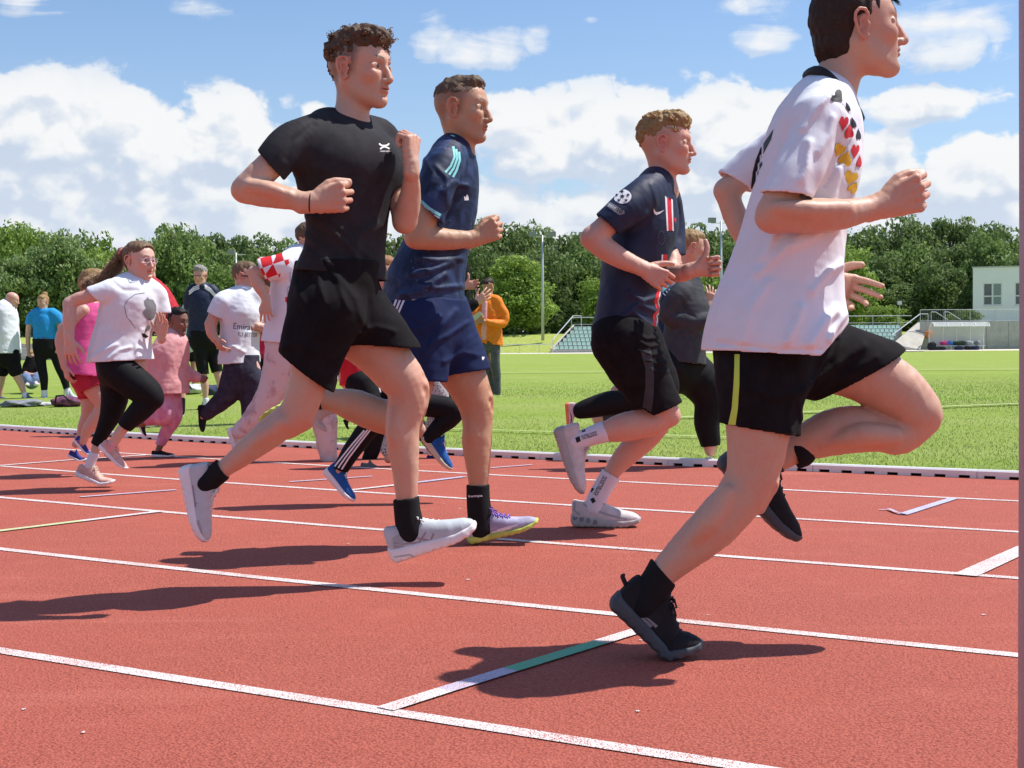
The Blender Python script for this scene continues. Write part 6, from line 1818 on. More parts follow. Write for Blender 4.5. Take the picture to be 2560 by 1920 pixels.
# ---- blond curly runner in dark navy with a red stripe
S_GREYW = fabric('off_white_air_shoe', (.58, .55, .54), .55, .12, bump=.4); S_GREYS = fabric('pale_grey_sole', (.40, .39, .38), .45, .1); F_CHAR = fabric('charcoal_panel', (.045, .048, .052), .7, .15)
PR = fig('blond curly haired runner in dark navy shirt with red centre stripe and white lettered socks', 5.95, r4(540, 1450), 'pink', r3,
    [([(640, 780, 260), (615, 950, 330), (560, 1200, 330), (490, 1500, 330), (450, 1700, 350)], dict(ratio=1.35, yaw=15)),
     ([(640, 280, 300), (740, 450, 275), (850, 600, 225), (925, 700, 178), (958, 738, 140)], dict(vw=r4, dY=-.10)),
     ([(945, 735, 150), (860, 780, 172), (740, 797, 198), (640, 817, 184), (550, 840, 138), (480, 865, 100), (420, 885, 86)], dict(vw=r4, dY=-.10)),
     ([(720, 300, 260), (810, 480, 235), (880, 640, 200), (885, 760, 180), (800, 870, 185), (700, 965, 166), (620, 1055, 128), (580, 1112, 108), (520, 1190, 90), (475, 1270, 84)], dict(vw=r4, dY=.10)),
     ([(545, 815, 165, -.16), (400, 940, 170, -.2), (275, 1045, 160, -.22), (220, 1095, 148, -.22)], {}),
     ([(218, 1092, 158, -.22), (310, 1165, 168, -.22), (430, 1238, 146, -.22), (575, 1305, 104, -.21)], dict(k=.03)),
     ([(740, 850, 140, .15), (765, 1050, 140, .17), (775, 1220, 130, .10), (765, 1330, 128, .04)], {}),
     ([(765, 1332, 132, .04), (850, 1335, 125, -.02), (945, 1305, 96, -.06)], dict(k=.03))],
    hands=[((575, 1305), -.21, (.84, -.1, -.50), (-.2, -1, .1), (.5, 0, .85), 1.05, dict(curl=((38, 55, 30), (46, 60, 30), (52, 62, 30), (56, 64, 30)), thumb='open')),
           ((942, 1306), -.06, (.98, -.1, .12), (0, 1, 0), U, 1.05, dict(curl=((84, 96, 50),) * 4, thumb='up'))],
    head=dict(c=(1667, 363), yaw=-14, pitch=0, size=(1.06, 1.04, 1.07), nb=(r3(725, 770), .054, .060), hair=HM['blond'], style='curly', n=2200, brow=(.38, .24, .13), fade=.35, stubble=0, seed=7, blush=.5),
    clothes=[('shirt', F_NAVY2, [
        (None, dict(group=[([(680, 690, 150, 0, 1.2), (660, 740, 250), (640, 830, 330), (620, 920, 395), (600, 1020, 430), (560, 1140, 440), (522, 1250, 442), (495, 1400, 425), (470, 1550, 430), (448, 1700, 445), (440, 1800, 450)], dict(ratio=1.3, yaw=15))], clip=[((225, 1706), (700, 1730), 0)], depth=.05)),
        ([(670, 700, 150), (590, 780, 230, -.13), (500, 860, 238, -.18), (400, 940, 215, -.21), (320, 1010, 205, -.22)], dict(clip=[((236, 918), (392, 1066), -.21)], depth=.04, k=.04)),
        ([(680, 700, 150), (750, 820, 170, .13), (775, 960, 165, .17), (785, 1100, 160, .16), (785, 1260, 160, .12)], dict(clip=[((700, 1222), (860, 1208), .1)], depth=.04, k=.04))],
        dict(nz=.008, nscale=.10, seed=32, folds=[([(450, 1480), (560, 1540), (690, 1500)], .010, .012), ([(420, 1640), (520, 1560), (640, 1600)], .009, .012), ([(500, 1620), (600, 1700), (660, 1690)], .008, .010), ([(540, 1340), (620, 1420), (700, 1440)], .007, .010), ([(600, 760), (640, 900), (600, 1020)], .004, .010), ([(380, 1060), (480, 1040), (560, 960)], .006, .012)])),
        ('shorts', F_BLACK, [
        ([(655, 150, 390, 0, 1.1), (660, 260, 405)], dict(ratio=1.1, top=165)),
        ([(660, 260, 400), (730, 400, 370), (810, 540, 320), (870, 660, 305), (920, 760, 300)], dict(dY=-.09, clip=[((672, 636), (838, 732), -.09), ((828, 738), (1030, 652), -.09)], depth=.04)),
        ([(720, 250, 360), (800, 400, 320), (870, 560, 290)], dict(dY=.09))],
        dict(vw=r4, nz=.007, nscale=.08, seed=34, folds=[([(700, 210), (780, 250), (860, 240)], .009, .008), ([(720, 260), (800, 300), (880, 280)], .009, .008), ([(720, 320), (810, 350), (900, 330)], .008, .008), ([(760, 380), (840, 400), (920, 390)], .007, .008), ([(800, 440), (870, 460), (930, 450)], .005, .008), ([(560, 400), (650, 450), (700, 560)], .006, .012)])),
        ('sock', F_SOCKW, [([(548, 838, 142), (460, 866, 124), (385, 892, 120), (350, 905, 120)], dict(dY=-.10, clip=[((572, 905), (522, 768), -.1)], depth=.02))], dict(vw=r4, nz=.002)),
        ('sock', F_SOCKW, [([(590, 1098, 132), (535, 1185, 124), (492, 1262, 124), (470, 1330, 130)], dict(dY=.10, clip=[((640, 1145), (525, 1074), .1)], depth=.02))], dict(vw=r4, nz=.002))],
    shoes=[((205, 822), (348, 1256), (1, 0, .25), S_GREYW, S_GREYS, dict(vw=r4, dY=-.10, laces=S_GREYW, chunk=1.2)),
           ((322, 1444), (772, 1452), U, S_GREYW, S_GREYS, dict(vw=r4, dY=.10, laces=S_GREYW, chunk=1.25))])
sh = PR.c['shirt'][0]
PR.decal('red_stripe', sh, [[(738, 812), (768, 822), (776, 1040), (748, 1042)], [(712, 1206), (742, 1206), (738, 1262), (708, 1260)]], P_RED, r3, dense=6)
PR.decal('white_edge', sh, [[(724, 800), (738, 812), (748, 1042), (738, 1044)], [(768, 822), (778, 828), (785, 1045), (776, 1040)], [(702, 1206), (712, 1206), (708, 1262), (700, 1260)]], P_WHITE, r3, dense=6)
PR.decal('red_stripe', sh, [stroke([(682, 1440), (672, 1500), (660, 1530), (668, 1560), (684, 1595), (650, 1625), (655, 1660), (648, 1700)], 22)], P_RED, r3, dense=5)
PR.decal('white_edge', sh, [stroke([(695, 1440), (686, 1500), (676, 1530), (684, 1560), (700, 1595), (668, 1628), (672, 1660), (664, 1700)], 7)], P_WHITE, r3, dense=5)
PR.decal('swoosh', sh, [[(648, 886), (646, 905), (652, 925), (666, 934), (690, 924), (722, 898), (690, 910), (668, 914), (656, 904)]], P_WHITE, r3, dense=4)
PR.decal('crest', sh, [heart(795, 968, 14, 44, 0)], P_RED, r3, dense=4)
ball = [(432 + 62 * math.cos(a), 806 + 50 * math.sin(a)) for a in [i * .35 for i in range(18)]]
PR.decal('sleeve_badge', sh, [ball], P_WHITE, r3, dense=5)
star = lambda cx, cy, r_: [(cx + r_ * (1 if i % 2 == 0 else .45) * math.cos(i * math.pi / 5 - 1.57), cy + r_ * .82 * (1 if i % 2 == 0 else .45) * math.sin(i * math.pi / 5 - 1.57)) for i in range(10)]
PR.decal('badge_star', sh, [star(432, 806, 20)] + [star(432 + 41 * math.cos(a), 806 + 33 * math.sin(a), 15) for a in [-1.57 + i * 1.2566 for i in range(5)]], P_BLACK, r3, off=.003, dense=4)
PR.decal('sleeve_label', sh, [[(322, 856), (350, 846), (445, 905), (445, 925), (410, 934), (330, 880), (308, 872)]], P_GREY, r3, dense=5)
PR.decal('label_number', sh, textpolys('10', *r3(386, 906), *r3(424, 924), height=11, bold=True), P_BLACK, None, off=.003, dense=6)
PR.decal('label_number', sh, textpolys('2024', *r3(330, 872), *r3(380, 898), height=7, bold=True), P_WHITE, None, off=.003, dense=6)
PR.decal('side_panel', PR.c['shorts'][0], [[(770, 330), (830, 300), (850, 400), (855, 520), (850, 640), (835, 728), (780, 700), (800, 560), (800, 440)]], F_CHAR, r4, dense=6)
for k in range(14):
    a = k * .45 - .6
    PR.decal('print_dot', sh, [heart(700 + 22 * math.cos(a + 2), 1090 + 46 * math.sin(a + 2), 6, 7, 0, 6)], P_GREY, r3, dense=3)
PR.decal('sock_lettering', PR.c['sock'][0], textpolys('FOOTBALLSOCKS', *r4(398, 892), *r4(494, 862), height=11, bold=True), P_BLACK, None, dense=8)
PR.decal('sock_emblem', PR.c['sock'][0], [[(352, 880), (380, 868), (388, 900), (362, 912)], [(392, 826), (412, 818), (418, 838), (398, 846)]], P_BLACK, r4, dense=4)
PR.decal('sock_lettering', PR.c['sock'][1], textpolys('FOOTBALLSOCKS', *r4(492, 1252), *r4(556, 1132), height=11, bold=True), P_BLACK, None, dense=8)
PR.decal('sock_emblem', PR.c['sock'][1], [[(448, 1270), (470, 1260), (484, 1285), (462, 1298)], [(440, 1215), (455, 1190), (474, 1205), (458, 1228)]], P_BLACK, r4, dense=4)
M_AIR = mat('grey_air_window', (.16, .16, .16), .2, .6)
for k in range(4):
    PR.decal('air_window', PR.sh[1][1], [[(350 + k * 43 + 15 * math.cos(a), 1390 + k * 9 + 16 * math.sin(a)) for a in [i * .7 for i in range(9)]]], M_AIR, r4, dense=4)
    PR.decal('air_window', PR.sh[0][1], [[(212 + k * 7 + 12 * math.cos(a), 830 + k * 44 + 15 * math.sin(a)) for a in [i * .7 for i in range(9)]]], M_AIR, r4, dense=4)
PR.decal('shoe_panel', PR.sh[0][0], [[(270, 915), (300, 930), (300, 960), (285, 1000), (262, 1035), (255, 1000), (275, 950)]], P_GREY, r4, dense=5)
print('runners', time.time() - t0)
# overlays on the white running shoes
M_TOE = mat('pale_grey_shoe_overlay', (.36, .39, .42), .6, .2); M_GRV = mat('sole_groove', (.46, .45, .47), .6, .2)
BR.decal('heel_overlay', U2, [[(1072, 1372), (1100, 1356), (1120, 1380), (1128, 1420), (1076, 1428)]], M_TOE, r2, dense=5)
BR.decal('toe_overlay', U2, [[(1330, 1365), (1380, 1355), (1430, 1345), (1455, 1362), (1400, 1392), (1340, 1402)]], M_TOE, r2, dense=5)
BR.decal('sole_groove', BR.sh[1][1], [stroke([(1078, 1462), (1150, 1450), (1210, 1478), (1290, 1455), (1400, 1425)], 7)], M_GRV, r2, dense=5)
BR.decal('sole_groove', BR.sh[0][1], [stroke([(88, 1120), (96, 1180), (84, 1240), (110, 1320)], 7)], M_GRV, r2, dense=5)
BR.decal('toe_overlay', U1, [[(140, 1300), (180, 1290), (195, 1340), (190, 1385), (160, 1380)]], M_TOE, r2, dense=5)
PR.decal('shoe_overlay', PR.sh[1][0], [stroke([(400, 1300), (450, 1330), (560, 1370), (680, 1400)], 12)], M_TOE, r4, dense=5)
PR.decal('shoe_overlay', PR.sh[1][0], [stroke([(350, 1290), (345, 1340), (380, 1370)], 14)], M_TOE, r4, dense=5)
NR.decal('toe_overlay', NR.sh[1][0], [[(1290, 1318), (1325, 1308), (1345, 1312), (1330, 1326), (1296, 1334)]], M_TOE, None, dense=4)
# ------------------------------------------------------------------ children running behind
z1 = view(0, 520, 3.072); z3 = view(0, 850, 3.687); z2 = view(450, 560, 3.317); z4 = view(700, 800, 3.318); z5 = view(950, 500, 3.318); z6 = view(1300, 500, 3.318)
F_PINK = fabric('pink_sports_top', (.66, .09, .27), .7, .1); F_REDS = fabric('red_shorts_cloth', (.42, .02, .05), .6, .15, wr=.3); F_LPINK = fabric('pale_pink_fleece', (.72, .36, .36), .85, .08)
F_LEG = fabric('black_leggings', (.009, .009, .010), .75, .15, spec=.15); F_TEE = fabric('white_cotton', (.74, .76, .81), .8, .02, wr=.5); F_RED = fabric('red_cotton', (.55, .02, .035), .75, .1); F_DENIM = fabric('dark_slate_denim', (.045, .045, .070), .85, .25, spec=.1)
F_CREAM = fabric('stained_pale_trousers', (.62, .50, .47), .8, .12); F_DGREY = fabric('dark_grey_jersey', (.045, .047, .054), .75, .12); F_BLUE = fabric('bright_blue_tee', (.02, .28, .62), .7, .08); F_ORANGE = fabric('orange_jacket', (.74, .20, .015), .6, .08)
def tie_dye(t, b, c):
    n1 = noise(t, c.outputs['Object'], 16, 3, .5); o = mixc(t, smooth(n1, .38, .62), (.60, .22, .36), (.70, .38, .52)); t.links.new(o, b.inputs['Base Color'])
F_TIE = mat('pink_patterned_leggings', (.6, .25, .4), .7, .3, build=tie_dye)
def stain(t, b, c):
    n1 = noise(t, c.outputs['Object'], 9, 4, .6); o = mixc(t, smooth(n1, .52, .68), (.66, .57, .56), (.50, .36, .36)); t.links.new(o, b.inputs['Base Color'])
F_STAIN = mat('stained_white_trousers', (.66, .56, .55), .8, .2, build=stain)
def leo(t, b, c):
    n1 = voro(t, c.outputs['Object'], 70, 0); n2 = noise(t, c.outputs['Object'], 90, 2, .6); o = mixc(t, smooth(n1 + n2 * .4, .45, .58), (.05, .05, .05), (.42, .43, .42)); t.links.new(o, b.inputs['Base Color'])
F_LEO = mat('speckled_grey_leggings', (.2, .2, .2), .6, .3, build=leo)
def checker(t, b, c):
    n = t.nodes.new('ShaderNodeTexChecker'); n.inputs['Scale'].default_value = 13.5; n.inputs[1].default_value = (.62, .02, .03, 1); n.inputs[2].default_value = (.76, .75, .77, 1)
    mp = t.nodes.new('ShaderNodeMapping'); mp.inputs['Rotation'].default_value = (.1, .35, .1); mp.inputs['Location'].default_value = (.02, .5, .03); mp.inputs['Scale'].default_value = (1, .05, 1)
    t.links.new(c.outputs['Object'], mp.inputs[0]); t.links.new(mp.outputs[0], n.inputs[0]); t.links.new(n.outputs[0], b.inputs['Base Color'])
F_CHECK = mat('red_white_checks', (.7, .3, .3), .7, .2, build=checker)
S_PINK = fabric('pale_pink_shoe', (.66, .40, .34), .6, .12); S_BLUE = fabric('blue_shoe_mesh', (.015, .10, .34), .6, .15); S_GUM = fabric('gum_sole', (.62, .52, .38), .5, .1); S_INDIGO = fabric('indigo_shoe', (.03, .04, .22), .6, .2); S_GREY = fabric('grey_suede_shoe', (.14, .14, .13), .8, .15); S_CREAM = fabric('cream_shoe', (.66, .58, .46), .6, .1)
S_ORS = fabric('orange_sole', (.80, .22, .08), .5, .1); S_PALEP = fabric('pale_pink_running_shoe', (.70, .52, .56), .6, .1)
KID = dict(res=.0065, hres=.0038)

def pony(c, M, s): 
    L = lambda *q: c + M @ (np.array(q) * s)
    return PONY
g0 = lambda x, y, d: v3(W(*z1(x, y), 7.87 + d))
PONY = [(Tube([(g0(935, 340, .03), .030), (g0(880, 430, .06), .034), (g0(800, 520, .09), .030), (g0(720, 575, .11), .024), (g0(640, 615, .12), .010)], sub=3, side=(0, 1, 0)), '+', .02)]
GW = fig('girl with long fair ponytail and glasses in white horse print tee and black leggings', 7.87, z3(860, 1340), 'pale', z1,
    [([(1030, 600, 220), (1000, 760, 300), (950, 950, 300), (930, 1120, 330), (950, 1200, 330)], dict(ratio=1.25, yaw=35)),
     ([(860, 610, 120, -.12), (730, 665, 112, -.14), (600, 700, 106, -.14), (535, 735, 100, -.14)], {}),
     ([(535, 735, 104, -.14), (533, 850, 108, -.16), (530, 950, 84, -.17), (532, 1015, 68, -.18)], dict(k=.02)),
     ([(1200, 660, 105, .08), (1225, 780, 100, .08), (1222, 900, 92, .06)], {}), ([(1222, 900, 92, .06), (1235, 960, 78, .02), (1248, 1000, 62, -.02)], {}),
     ([(1060, 250, 280), (1190, 360, 280), (1330, 460, 255), (1400, 530, 200), (1385, 560, 180), (1290, 650, 180), (1200, 740, 140), (1140, 810, 105), (1100, 860, 105), (1050, 940, 94), (1010, 1000, 76)], dict(vw=z3, dY=-.08)),
     ([(1060, 300, 280), (1060, 500, 230), (1030, 660, 180), (970, 800, 130), (910, 920, 92), (870, 1040, 84), (835, 1130, 72), (825, 1170, 66)], dict(vw=z3, dY=.08))],
    hands=[((532, 1012), -.18, (.12, -.1, -1), (0, -1, .1), (1, 0, 0), .88, LOOSE), ((1242, 985), -.02, (.18, -.25, 1), (.3, .9, .1), (-.7, 0, .2), .82, dict(curl=((10, 15, 10), (12, 15, 10), (15, 20, 10), (20, 22, 10)), thumb='open', spread=8))],
    head=dict(c=(349.5, 652), yaw=-34, pitch=-3, size=(.92, .92, .90), nb=(z1(1030, 580), .043, .050), hair=HM['lightbrown'], style='long', n=9000, brow=(.25, .16, .10), fat=1.08, seed=9, blush=.5, hair_extra=pony),
    clothes=[('shirt', F_TEE, [
        (None, dict(group=[([(1040, 545, 120, 0, 1.1), (1025, 640, 300), (1008, 720, 390), (985, 800, 410), (958, 900, 400), (935, 1000, 415), (928, 1100, 440), (930, 1200, 470), (932, 1260, 480)], dict(ratio=1.25, yaw=35))], clip=[((710, 1190), (1150, 1165), 0)], depth=.04)),
        ([(1000, 575, 140), (880, 630, 185, -.1), (790, 655, 168, -.13), (700, 680, 148, -.14)], dict(clip=[((668, 610), (778, 728), -.13)], depth=.03)),
        ([(1080, 580, 140), (1190, 650, 150, .06), (1225, 730, 145, .08), (1238, 840, 145, .08)], dict(clip=[((1180, 818), (1290, 808), .08)], depth=.03))],
        dict(nz=.008, nscale=.09, seed=41, res=.006, folds=[([(760, 1160), (860, 1100), (960, 1050)], .010, .012), ([(900, 1160), (980, 1090), (1050, 1070)], .009, .010), ([(850, 720), (830, 900), (780, 1080)], .006, .014), ([(1100, 1140), (1080, 1040), (1120, 940)], .007, .012), ([(900, 560), (1000, 640), (1090, 640)], -.005, .010)])),
        ('leggings', F_LEG, [
        ([(1050, 200, 330, 0, 1.2), (1060, 290, 320)], dict(vw=z3, ratio=1.1)),
        ([(1060, 250, 310), (1190, 360, 312), (1330, 460, 280), (1400, 530, 222), (1385, 560, 200), (1290, 650, 205), (1200, 740, 165), (1140, 810, 130)], dict(vw=z3, dY=-.08, clip=[((1090, 765), (1205, 852), -.08)], depth=.02)),
        ([(1060, 300, 310), (1060, 500, 255), (1030, 660, 205), (970, 800, 152), (910, 920, 112), (890, 960, 105)], dict(vw=z3, dY=.08, clip=[((862, 958), (925, 990), .08)], depth=.02))], dict(nz=.003, res=.006)),
        ('sock', F_TEE, [([(865, 1060, 92), (838, 1120, 90), (825, 1160, 90)], dict(vw=z3, dY=.08)), ], dict(nz=0, res=.005)), ('sock', F_LPINK, [([(1040, 955, 100), (1015, 1000, 96), (1000, 1040, 90)], dict(vw=z3, dY=-.08))], dict(nz=0, res=.005))],
    shoes=[((902, 985), (1152, 1216), (.6, 0, .8), S_PINK, S_WSOLE, dict(vw=z3, dY=-.08, laces=S_PINK, hs=1.05)),
           ((688, 1248), (1062, 1342), U, S_PINK, S_WSOLE, dict(vw=z3, dY=.08, laces=S_CREAM, bend=20, hs=1.05))], **KID)
sh = GW.c['shirt'][0]
GW.decal('horse_print', sh, [[(1105, 712), (1120, 700), (1134, 682), (1142, 698), (1175, 705), (1198, 745), (1200, 790), (1185, 840), (1160, 862), (1130, 858), (1112, 835), (1100, 812), (1092, 800), (1110, 780), (1122, 770), (1110, 745)]], P_GREY, z1, dense=5)
GW.decal('horse_print', sh, [[(1128, 900), (1150, 905), (1150, 930), (1118, 952), (1112, 936)]], P_GREY, z1, dense=4)
GW.decal('horse_print', sh, [[(1085, 960), (1110, 965), (1140, 985), (1120, 1000), (1096, 990)]], P_BLACK, z1, dense=4)
GW.decal('print_outline', sh, [stroke([(1110, 652), (1040, 662), (985, 700), (955, 750), (970, 830), (1010, 880), (1040, 925)], 5)], P_GREY, z1, dense=5)
# glasses
M_GL = mat('pale_lilac_glasses', (.45, .38, .50), .3, .5)
hc, hM = GW.heads[0]['c'], GW.heads[0]['M']; gl = MB()
for sg in (1, -1):
    ctr = hc + hM @ (np.array([.100, sg * .031, .002]) * .91); pts = [Vector(ctr + hM @ (np.array([0, math.cos(a) * .023, math.sin(a) * .016]) * .91)) - GW.org for a in [i * .524 for i in range(13)]]
    gl.tube(pts, .0018, 5)
    gl.tube([Vector(hc + hM @ (np.array([.098, sg * .054, .006]) * .91)) - GW.org, Vector(hc + hM @ (np.array([-.005, sg * .082, .012]) * .91)) - GW.org], .0018, 5)
gl.tube([Vector(hc + hM @ (np.array([.101, y_, .006]) * .91)) - GW.org for y_ in (-.008, 0, .008)], .0018, 5)
o = link('glasses', gl.mesh('glasses', M_GL, True), GW.o); o['kind'] = 'stuff'
GW.ring('hair_tie', Vector(g0(930, 335, .03)), np.array([[.5, 0, .8], [0, 1, 0], [.8, 0, -.5]]), .026, .026, .006, mat('pink_hair_tie', (.7, .25, .25)))

# girl in pink vest behind her
GP = fig('child in pink vest top and red shorts with indigo shoes behind the ponytail girl', 8.75, z3(680, 1110), 'pink', z1,
    [([(700, 780, 220), (690, 900, 250), (690, 1080, 260), (700, 1250, 300)], dict(ratio=1.3, yaw=20)),
     ([(640, 790, 110, -.1), (560, 860, 105, -.12), (500, 930, 100, -.12)], {}), ([(500, 930, 102, -.12), (470, 1020, 100, -.12), (485, 1130, 84, -.13), (500, 1215, 66, -.13)], {}),
     ([(800, 760, 110, .1), (820, 900, 100, .12)], {}),
     ([(800, 330, 230), (870, 440, 215), (945, 560, 180), (950, 640, 160), (880, 740, 150), (815, 820, 118), (785, 880, 86), (765, 940, 76)], dict(vw=z3, dY=-.06)),
     ([(780, 360, 220), (830, 540, 190), (820, 680, 150), (770, 800, 112), (745, 880, 84), (700, 960, 76)], dict(vw=z3, dY=.08))],
    hands=[((500, 1212), -.13, (.25, -.1, -1), (-.8, -.5, 0), (.3, -.9, 0), .85, dict(curl=((30, 45, 30),) * 4, thumb='open'))],
    head=dict(c=(236, 715), dY=.05, yaw=-20, size=.90, nb=(z1(720, 720), .045, .05), hair=HM['blond'], style='long', n=900, seed=11),
    clothes=[('top', F_PINK, [(None, dict(group=[([(720, 770, 180), (705, 850, 260), (690, 980, 290), (690, 1120, 330), (700, 1240, 370), (710, 1300, 390)], dict(ratio=1.25, yaw=20))], clip=[((540, 1262), (860, 1300), 0)], depth=.03)), ([(660, 765, 60, -.08), (700, 740, 60, -.04)], {})], dict(nz=.007, seed=42, res=.007)),
        ('shorts', F_REDS, [([(790, 270, 330, 0, 1.1), (810, 340, 320)], dict(vw=z3, ratio=1.1)), ([(800, 320, 280), (850, 400, 280), (880, 450, 275)], dict(vw=z3, dY=-.06, clip=[((782, 480), (985, 400), -.06)], depth=.03)), ([(800, 340, 270), (830, 450, 260), (840, 540, 230)], dict(vw=z3, dY=.09, clip=[((780, 545), (960, 520), .09)], depth=.03))], dict(nz=.010, nscale=.06, seed=43, res=.007))],
    shoes=[((672, 925), (815, 1075), (.6, 0, .8), S_INDIGO, S_WSOLE, dict(vw=z3, dY=-.06)), ((622, 1072), (800, 1118), U, S_INDIGO, S_WSOLE, dict(vw=z3, dY=.08, bend=25))], **KID)
for k in range(4):
    GP.decal('shoe_stripe', GP.sh[0][0], [stroke([(700 + k * 16, 935 + k * 14), (730 + k * 14, 925 + k * 16)], 8)], mat('pink_trim', (.6, .2, .35)), z3, dense=4)

# small child in pale pink
KP = fig('small child with dark braided hair in pale pink jacket and pink patterned leggings', 10.1, z3(1500, 1085), 'dark', z1,
    [([(1340, 1010, 160), (1310, 1130, 230), (1290, 1280, 200), (1290, 1400, 170)], dict(ratio=1.1, yaw=25)),
     ([(1255, 1060, 95, -.08), (1195, 1140, 90, -.1), (1150, 1200, 85, -.1)], {}), ([(1150, 1200, 86, -.1), (1170, 1260, 76, -.11), (1205, 1310, 60, -.12)], {}),
     ([(1380, 1060, 90, .08), (1390, 1190, 85, .1)], {}), ([(1390, 1200, 85, .1), (1450, 1270, 72, .08), (1520, 1305, 56, .05)], {}),
     ([(1440, 500, 200), (1500, 620, 180), (1500, 700, 150), (1420, 700, 140), (1380, 720, 120), (1300, 770, 90)], dict(vw=z3, dY=-.06)),
     ([(1560, 500, 190), (1595, 640, 150), (1600, 720, 125), (1540, 830, 105), (1490, 930, 78), (1470, 990, 62), (1460, 1010, 58)], dict(vw=z3, dY=.05))],
    hands=[((1200, 1305), -.12, (.5, 0, -.8), (-.5, -.8, 0), (.5, 0, .5), .62, FIST), ((1515, 1303), .05, (1, -.1, -.3), (0, -1, .3), (0, 0, 1), .62, FIST)],
    head=dict(c=(445, 803), yaw=-30, pitch=-8, size=(.76, .76, .82), nb=(z1(1345, 1000), .036, .04), hair=HM['black'], style='long', n=500, iris=M_IRISB, brow=(.02, .015, .01), seed=13, blush=0),
    clothes=[('jacket', F_LPINK, [(None, dict(group=[([(1340, 975, 120, 0, 1.1), (1325, 1040, 220), (1300, 1130, 280), (1290, 1250, 275), (1290, 1370, 300), (1290, 1450, 310)], dict(ratio=1.25, yaw=25))], clip=[((1130, 1428), (1420, 1425), 0)], depth=.03)),
        ([(1290, 1020, 110), (1230, 1080, 120, -.09), (1170, 1165, 112, -.11), (1152, 1205, 108, -.11), (1195, 1290, 90, -.12)], dict()), ([(1370, 1030, 110), (1395, 1120, 110, .1), (1395, 1200, 105, .1), (1450, 1270, 92, .08), (1510, 1300, 76, .05)], dict())], dict(nz=.008, nscale=.06, seed=44, res=.0065)),
        ('leggings', F_TIE, [([(1490, 430, 280, 0, 1.2), (1500, 520, 255, 0, 1.2)], dict(vw=z3)), ([(1440, 500, 225), (1500, 620, 205), (1505, 700, 170), (1420, 702, 160), (1370, 722, 135)], dict(vw=z3, dY=-.06)), ([(1560, 500, 215), (1595, 640, 170), (1600, 720, 145), (1540, 830, 122), (1485, 945, 92), (1472, 970, 88)], dict(vw=z3, dY=.05, clip=[((1435, 960), (1530, 985), .05)], depth=.02))], dict(nz=.002, res=.0065))],
    shoes=[((1396, 1078), (1616, 1080), U, S_BLACK, S_WSOLE, dict(vw=z3, dY=.05, hs=.95)), ((1260, 760), (1330, 900), (1, 0, .3), S_BLACK, S_WSOLE, dict(vw=z3, dY=-.06))], **KID)

# boy in white lettered shirt
EB = fig('fair haired boy with dark glasses in white lettered football shirt and dark jeans', 10.3, z2(560, 1560), 'pink', z2,
    [([(540, 610, 180), (520, 740, 240), (500, 900, 220), (490, 1060, 170)], dict(ratio=1.3, yaw=25)),
     ([(350, 640, 110, -.12), (290, 750, 105, -.14), (255, 830, 98, -.15)], {}), ([(255, 830, 100, -.15), (262, 900, 92, -.16), (290, 950, 72, -.17)], {}),
     ([(650, 640, 100, .1), (700, 760, 92, .12), (740, 870, 88, .1)], {}), ([(740, 870, 88, .1), (690, 860, 78, 0), (640, 845, 62, -.05)], {}),
     ([(520, 1100, 220), (580, 1250, 200), (590, 1400, 160), (590, 1560, 140), (590, 1750, 110)], dict(dY=-.02)),
     ([(480, 1120, 210), (440, 1300, 190), (400, 1420, 150), (300, 1510, 115), (220, 1570, 85), (190, 1600, 75)], dict(dY=-.06))],
    hands=[((288, 948), -.17, (.5, -.1, -.8), (-.7, -.6, -.3), (.6, 0, .5), .85, LOOSE), ((645, 846), -.05, (-1, -.3, 0), (0, -.8, .6), (0, 0, 1), .8, FIST)],
    head=dict(c=(614, 693), yaw=-8, pitch=-4, size=(.90, .90, .95), nb=(z2(545, 590), .042, .048), hair=HM['darkblond'], style='short', n=4000, seed=15, blush=.6),
    clothes=[('shirt', F_TEE, [(None, dict(group=[([(545, 560, 150, 0, 1.1), (530, 650, 270), (512, 740, 325), (500, 850, 300), (495, 1000, 300), (490, 1130, 320), (490, 1220, 330)], dict(ratio=1.35, yaw=25))], clip=[((330, 1165), (660, 1150), 0)], depth=.04)),
        ([(470, 590, 140), (370, 640, 165, -.11), (320, 710, 155, -.13), (285, 790, 150, -.14)], dict(clip=[((245, 735), (350, 790), -.13)], depth=.03)), ([(600, 590, 140), (670, 660, 150, .1), (700, 760, 140, .12)], {})], dict(nz=.010, nscale=.08, seed=45, res=.0065, folds=[([(400, 1040), (470, 1010), (560, 1060)], .012, .014), ([(480, 1080), (560, 1000), (600, 900)], .008, .012)])),
        ('jeans', F_DENIM, [([(505, 1090, 300, 0, 1.1), (510, 1150, 290)], dict(top=1085)), ([(535, 1215, 235), (580, 1290, 222), (590, 1400, 185), (590, 1560, 160), (590, 1700, 140)], dict(dY=-.02)), ([(480, 1200, 225), (440, 1310, 212), (390, 1420, 175), (290, 1515, 138), (215, 1575, 110)], dict(dY=-.06, clip=[((250, 1640), (190, 1500), -.06)] if False else None))], dict(nz=.006, nscale=.05, seed=46, res=.0065))],
    shoes=[((150, 1500), (165, 1730), (1, 0, .2), S_BLACK, S_BLACK, dict(dY=-.06)), ((530, 1760), (690, 1790), U, S_CREAM, S_WSOLE, dict(dY=-.02))], **KID)
sh = EB.c['shirt'][0]
EB.decal('shirt_lettering', sh, textpolys('Emirates', *z2(437, 868), *z2(655, 886), height=15), P_BLACK, None, dense=7)
EB.decal('shirt_lettering', sh, textpolys('FLY BETTER', *z2(478, 930), *z2(640, 938), height=11), P_BLACK, None, dense=7)
hc, hM = EB.heads[0]['c'], EB.heads[0]['M']; gl = MB()
gl.box((0, 0, 0), (0, 0, 0)) if False else None
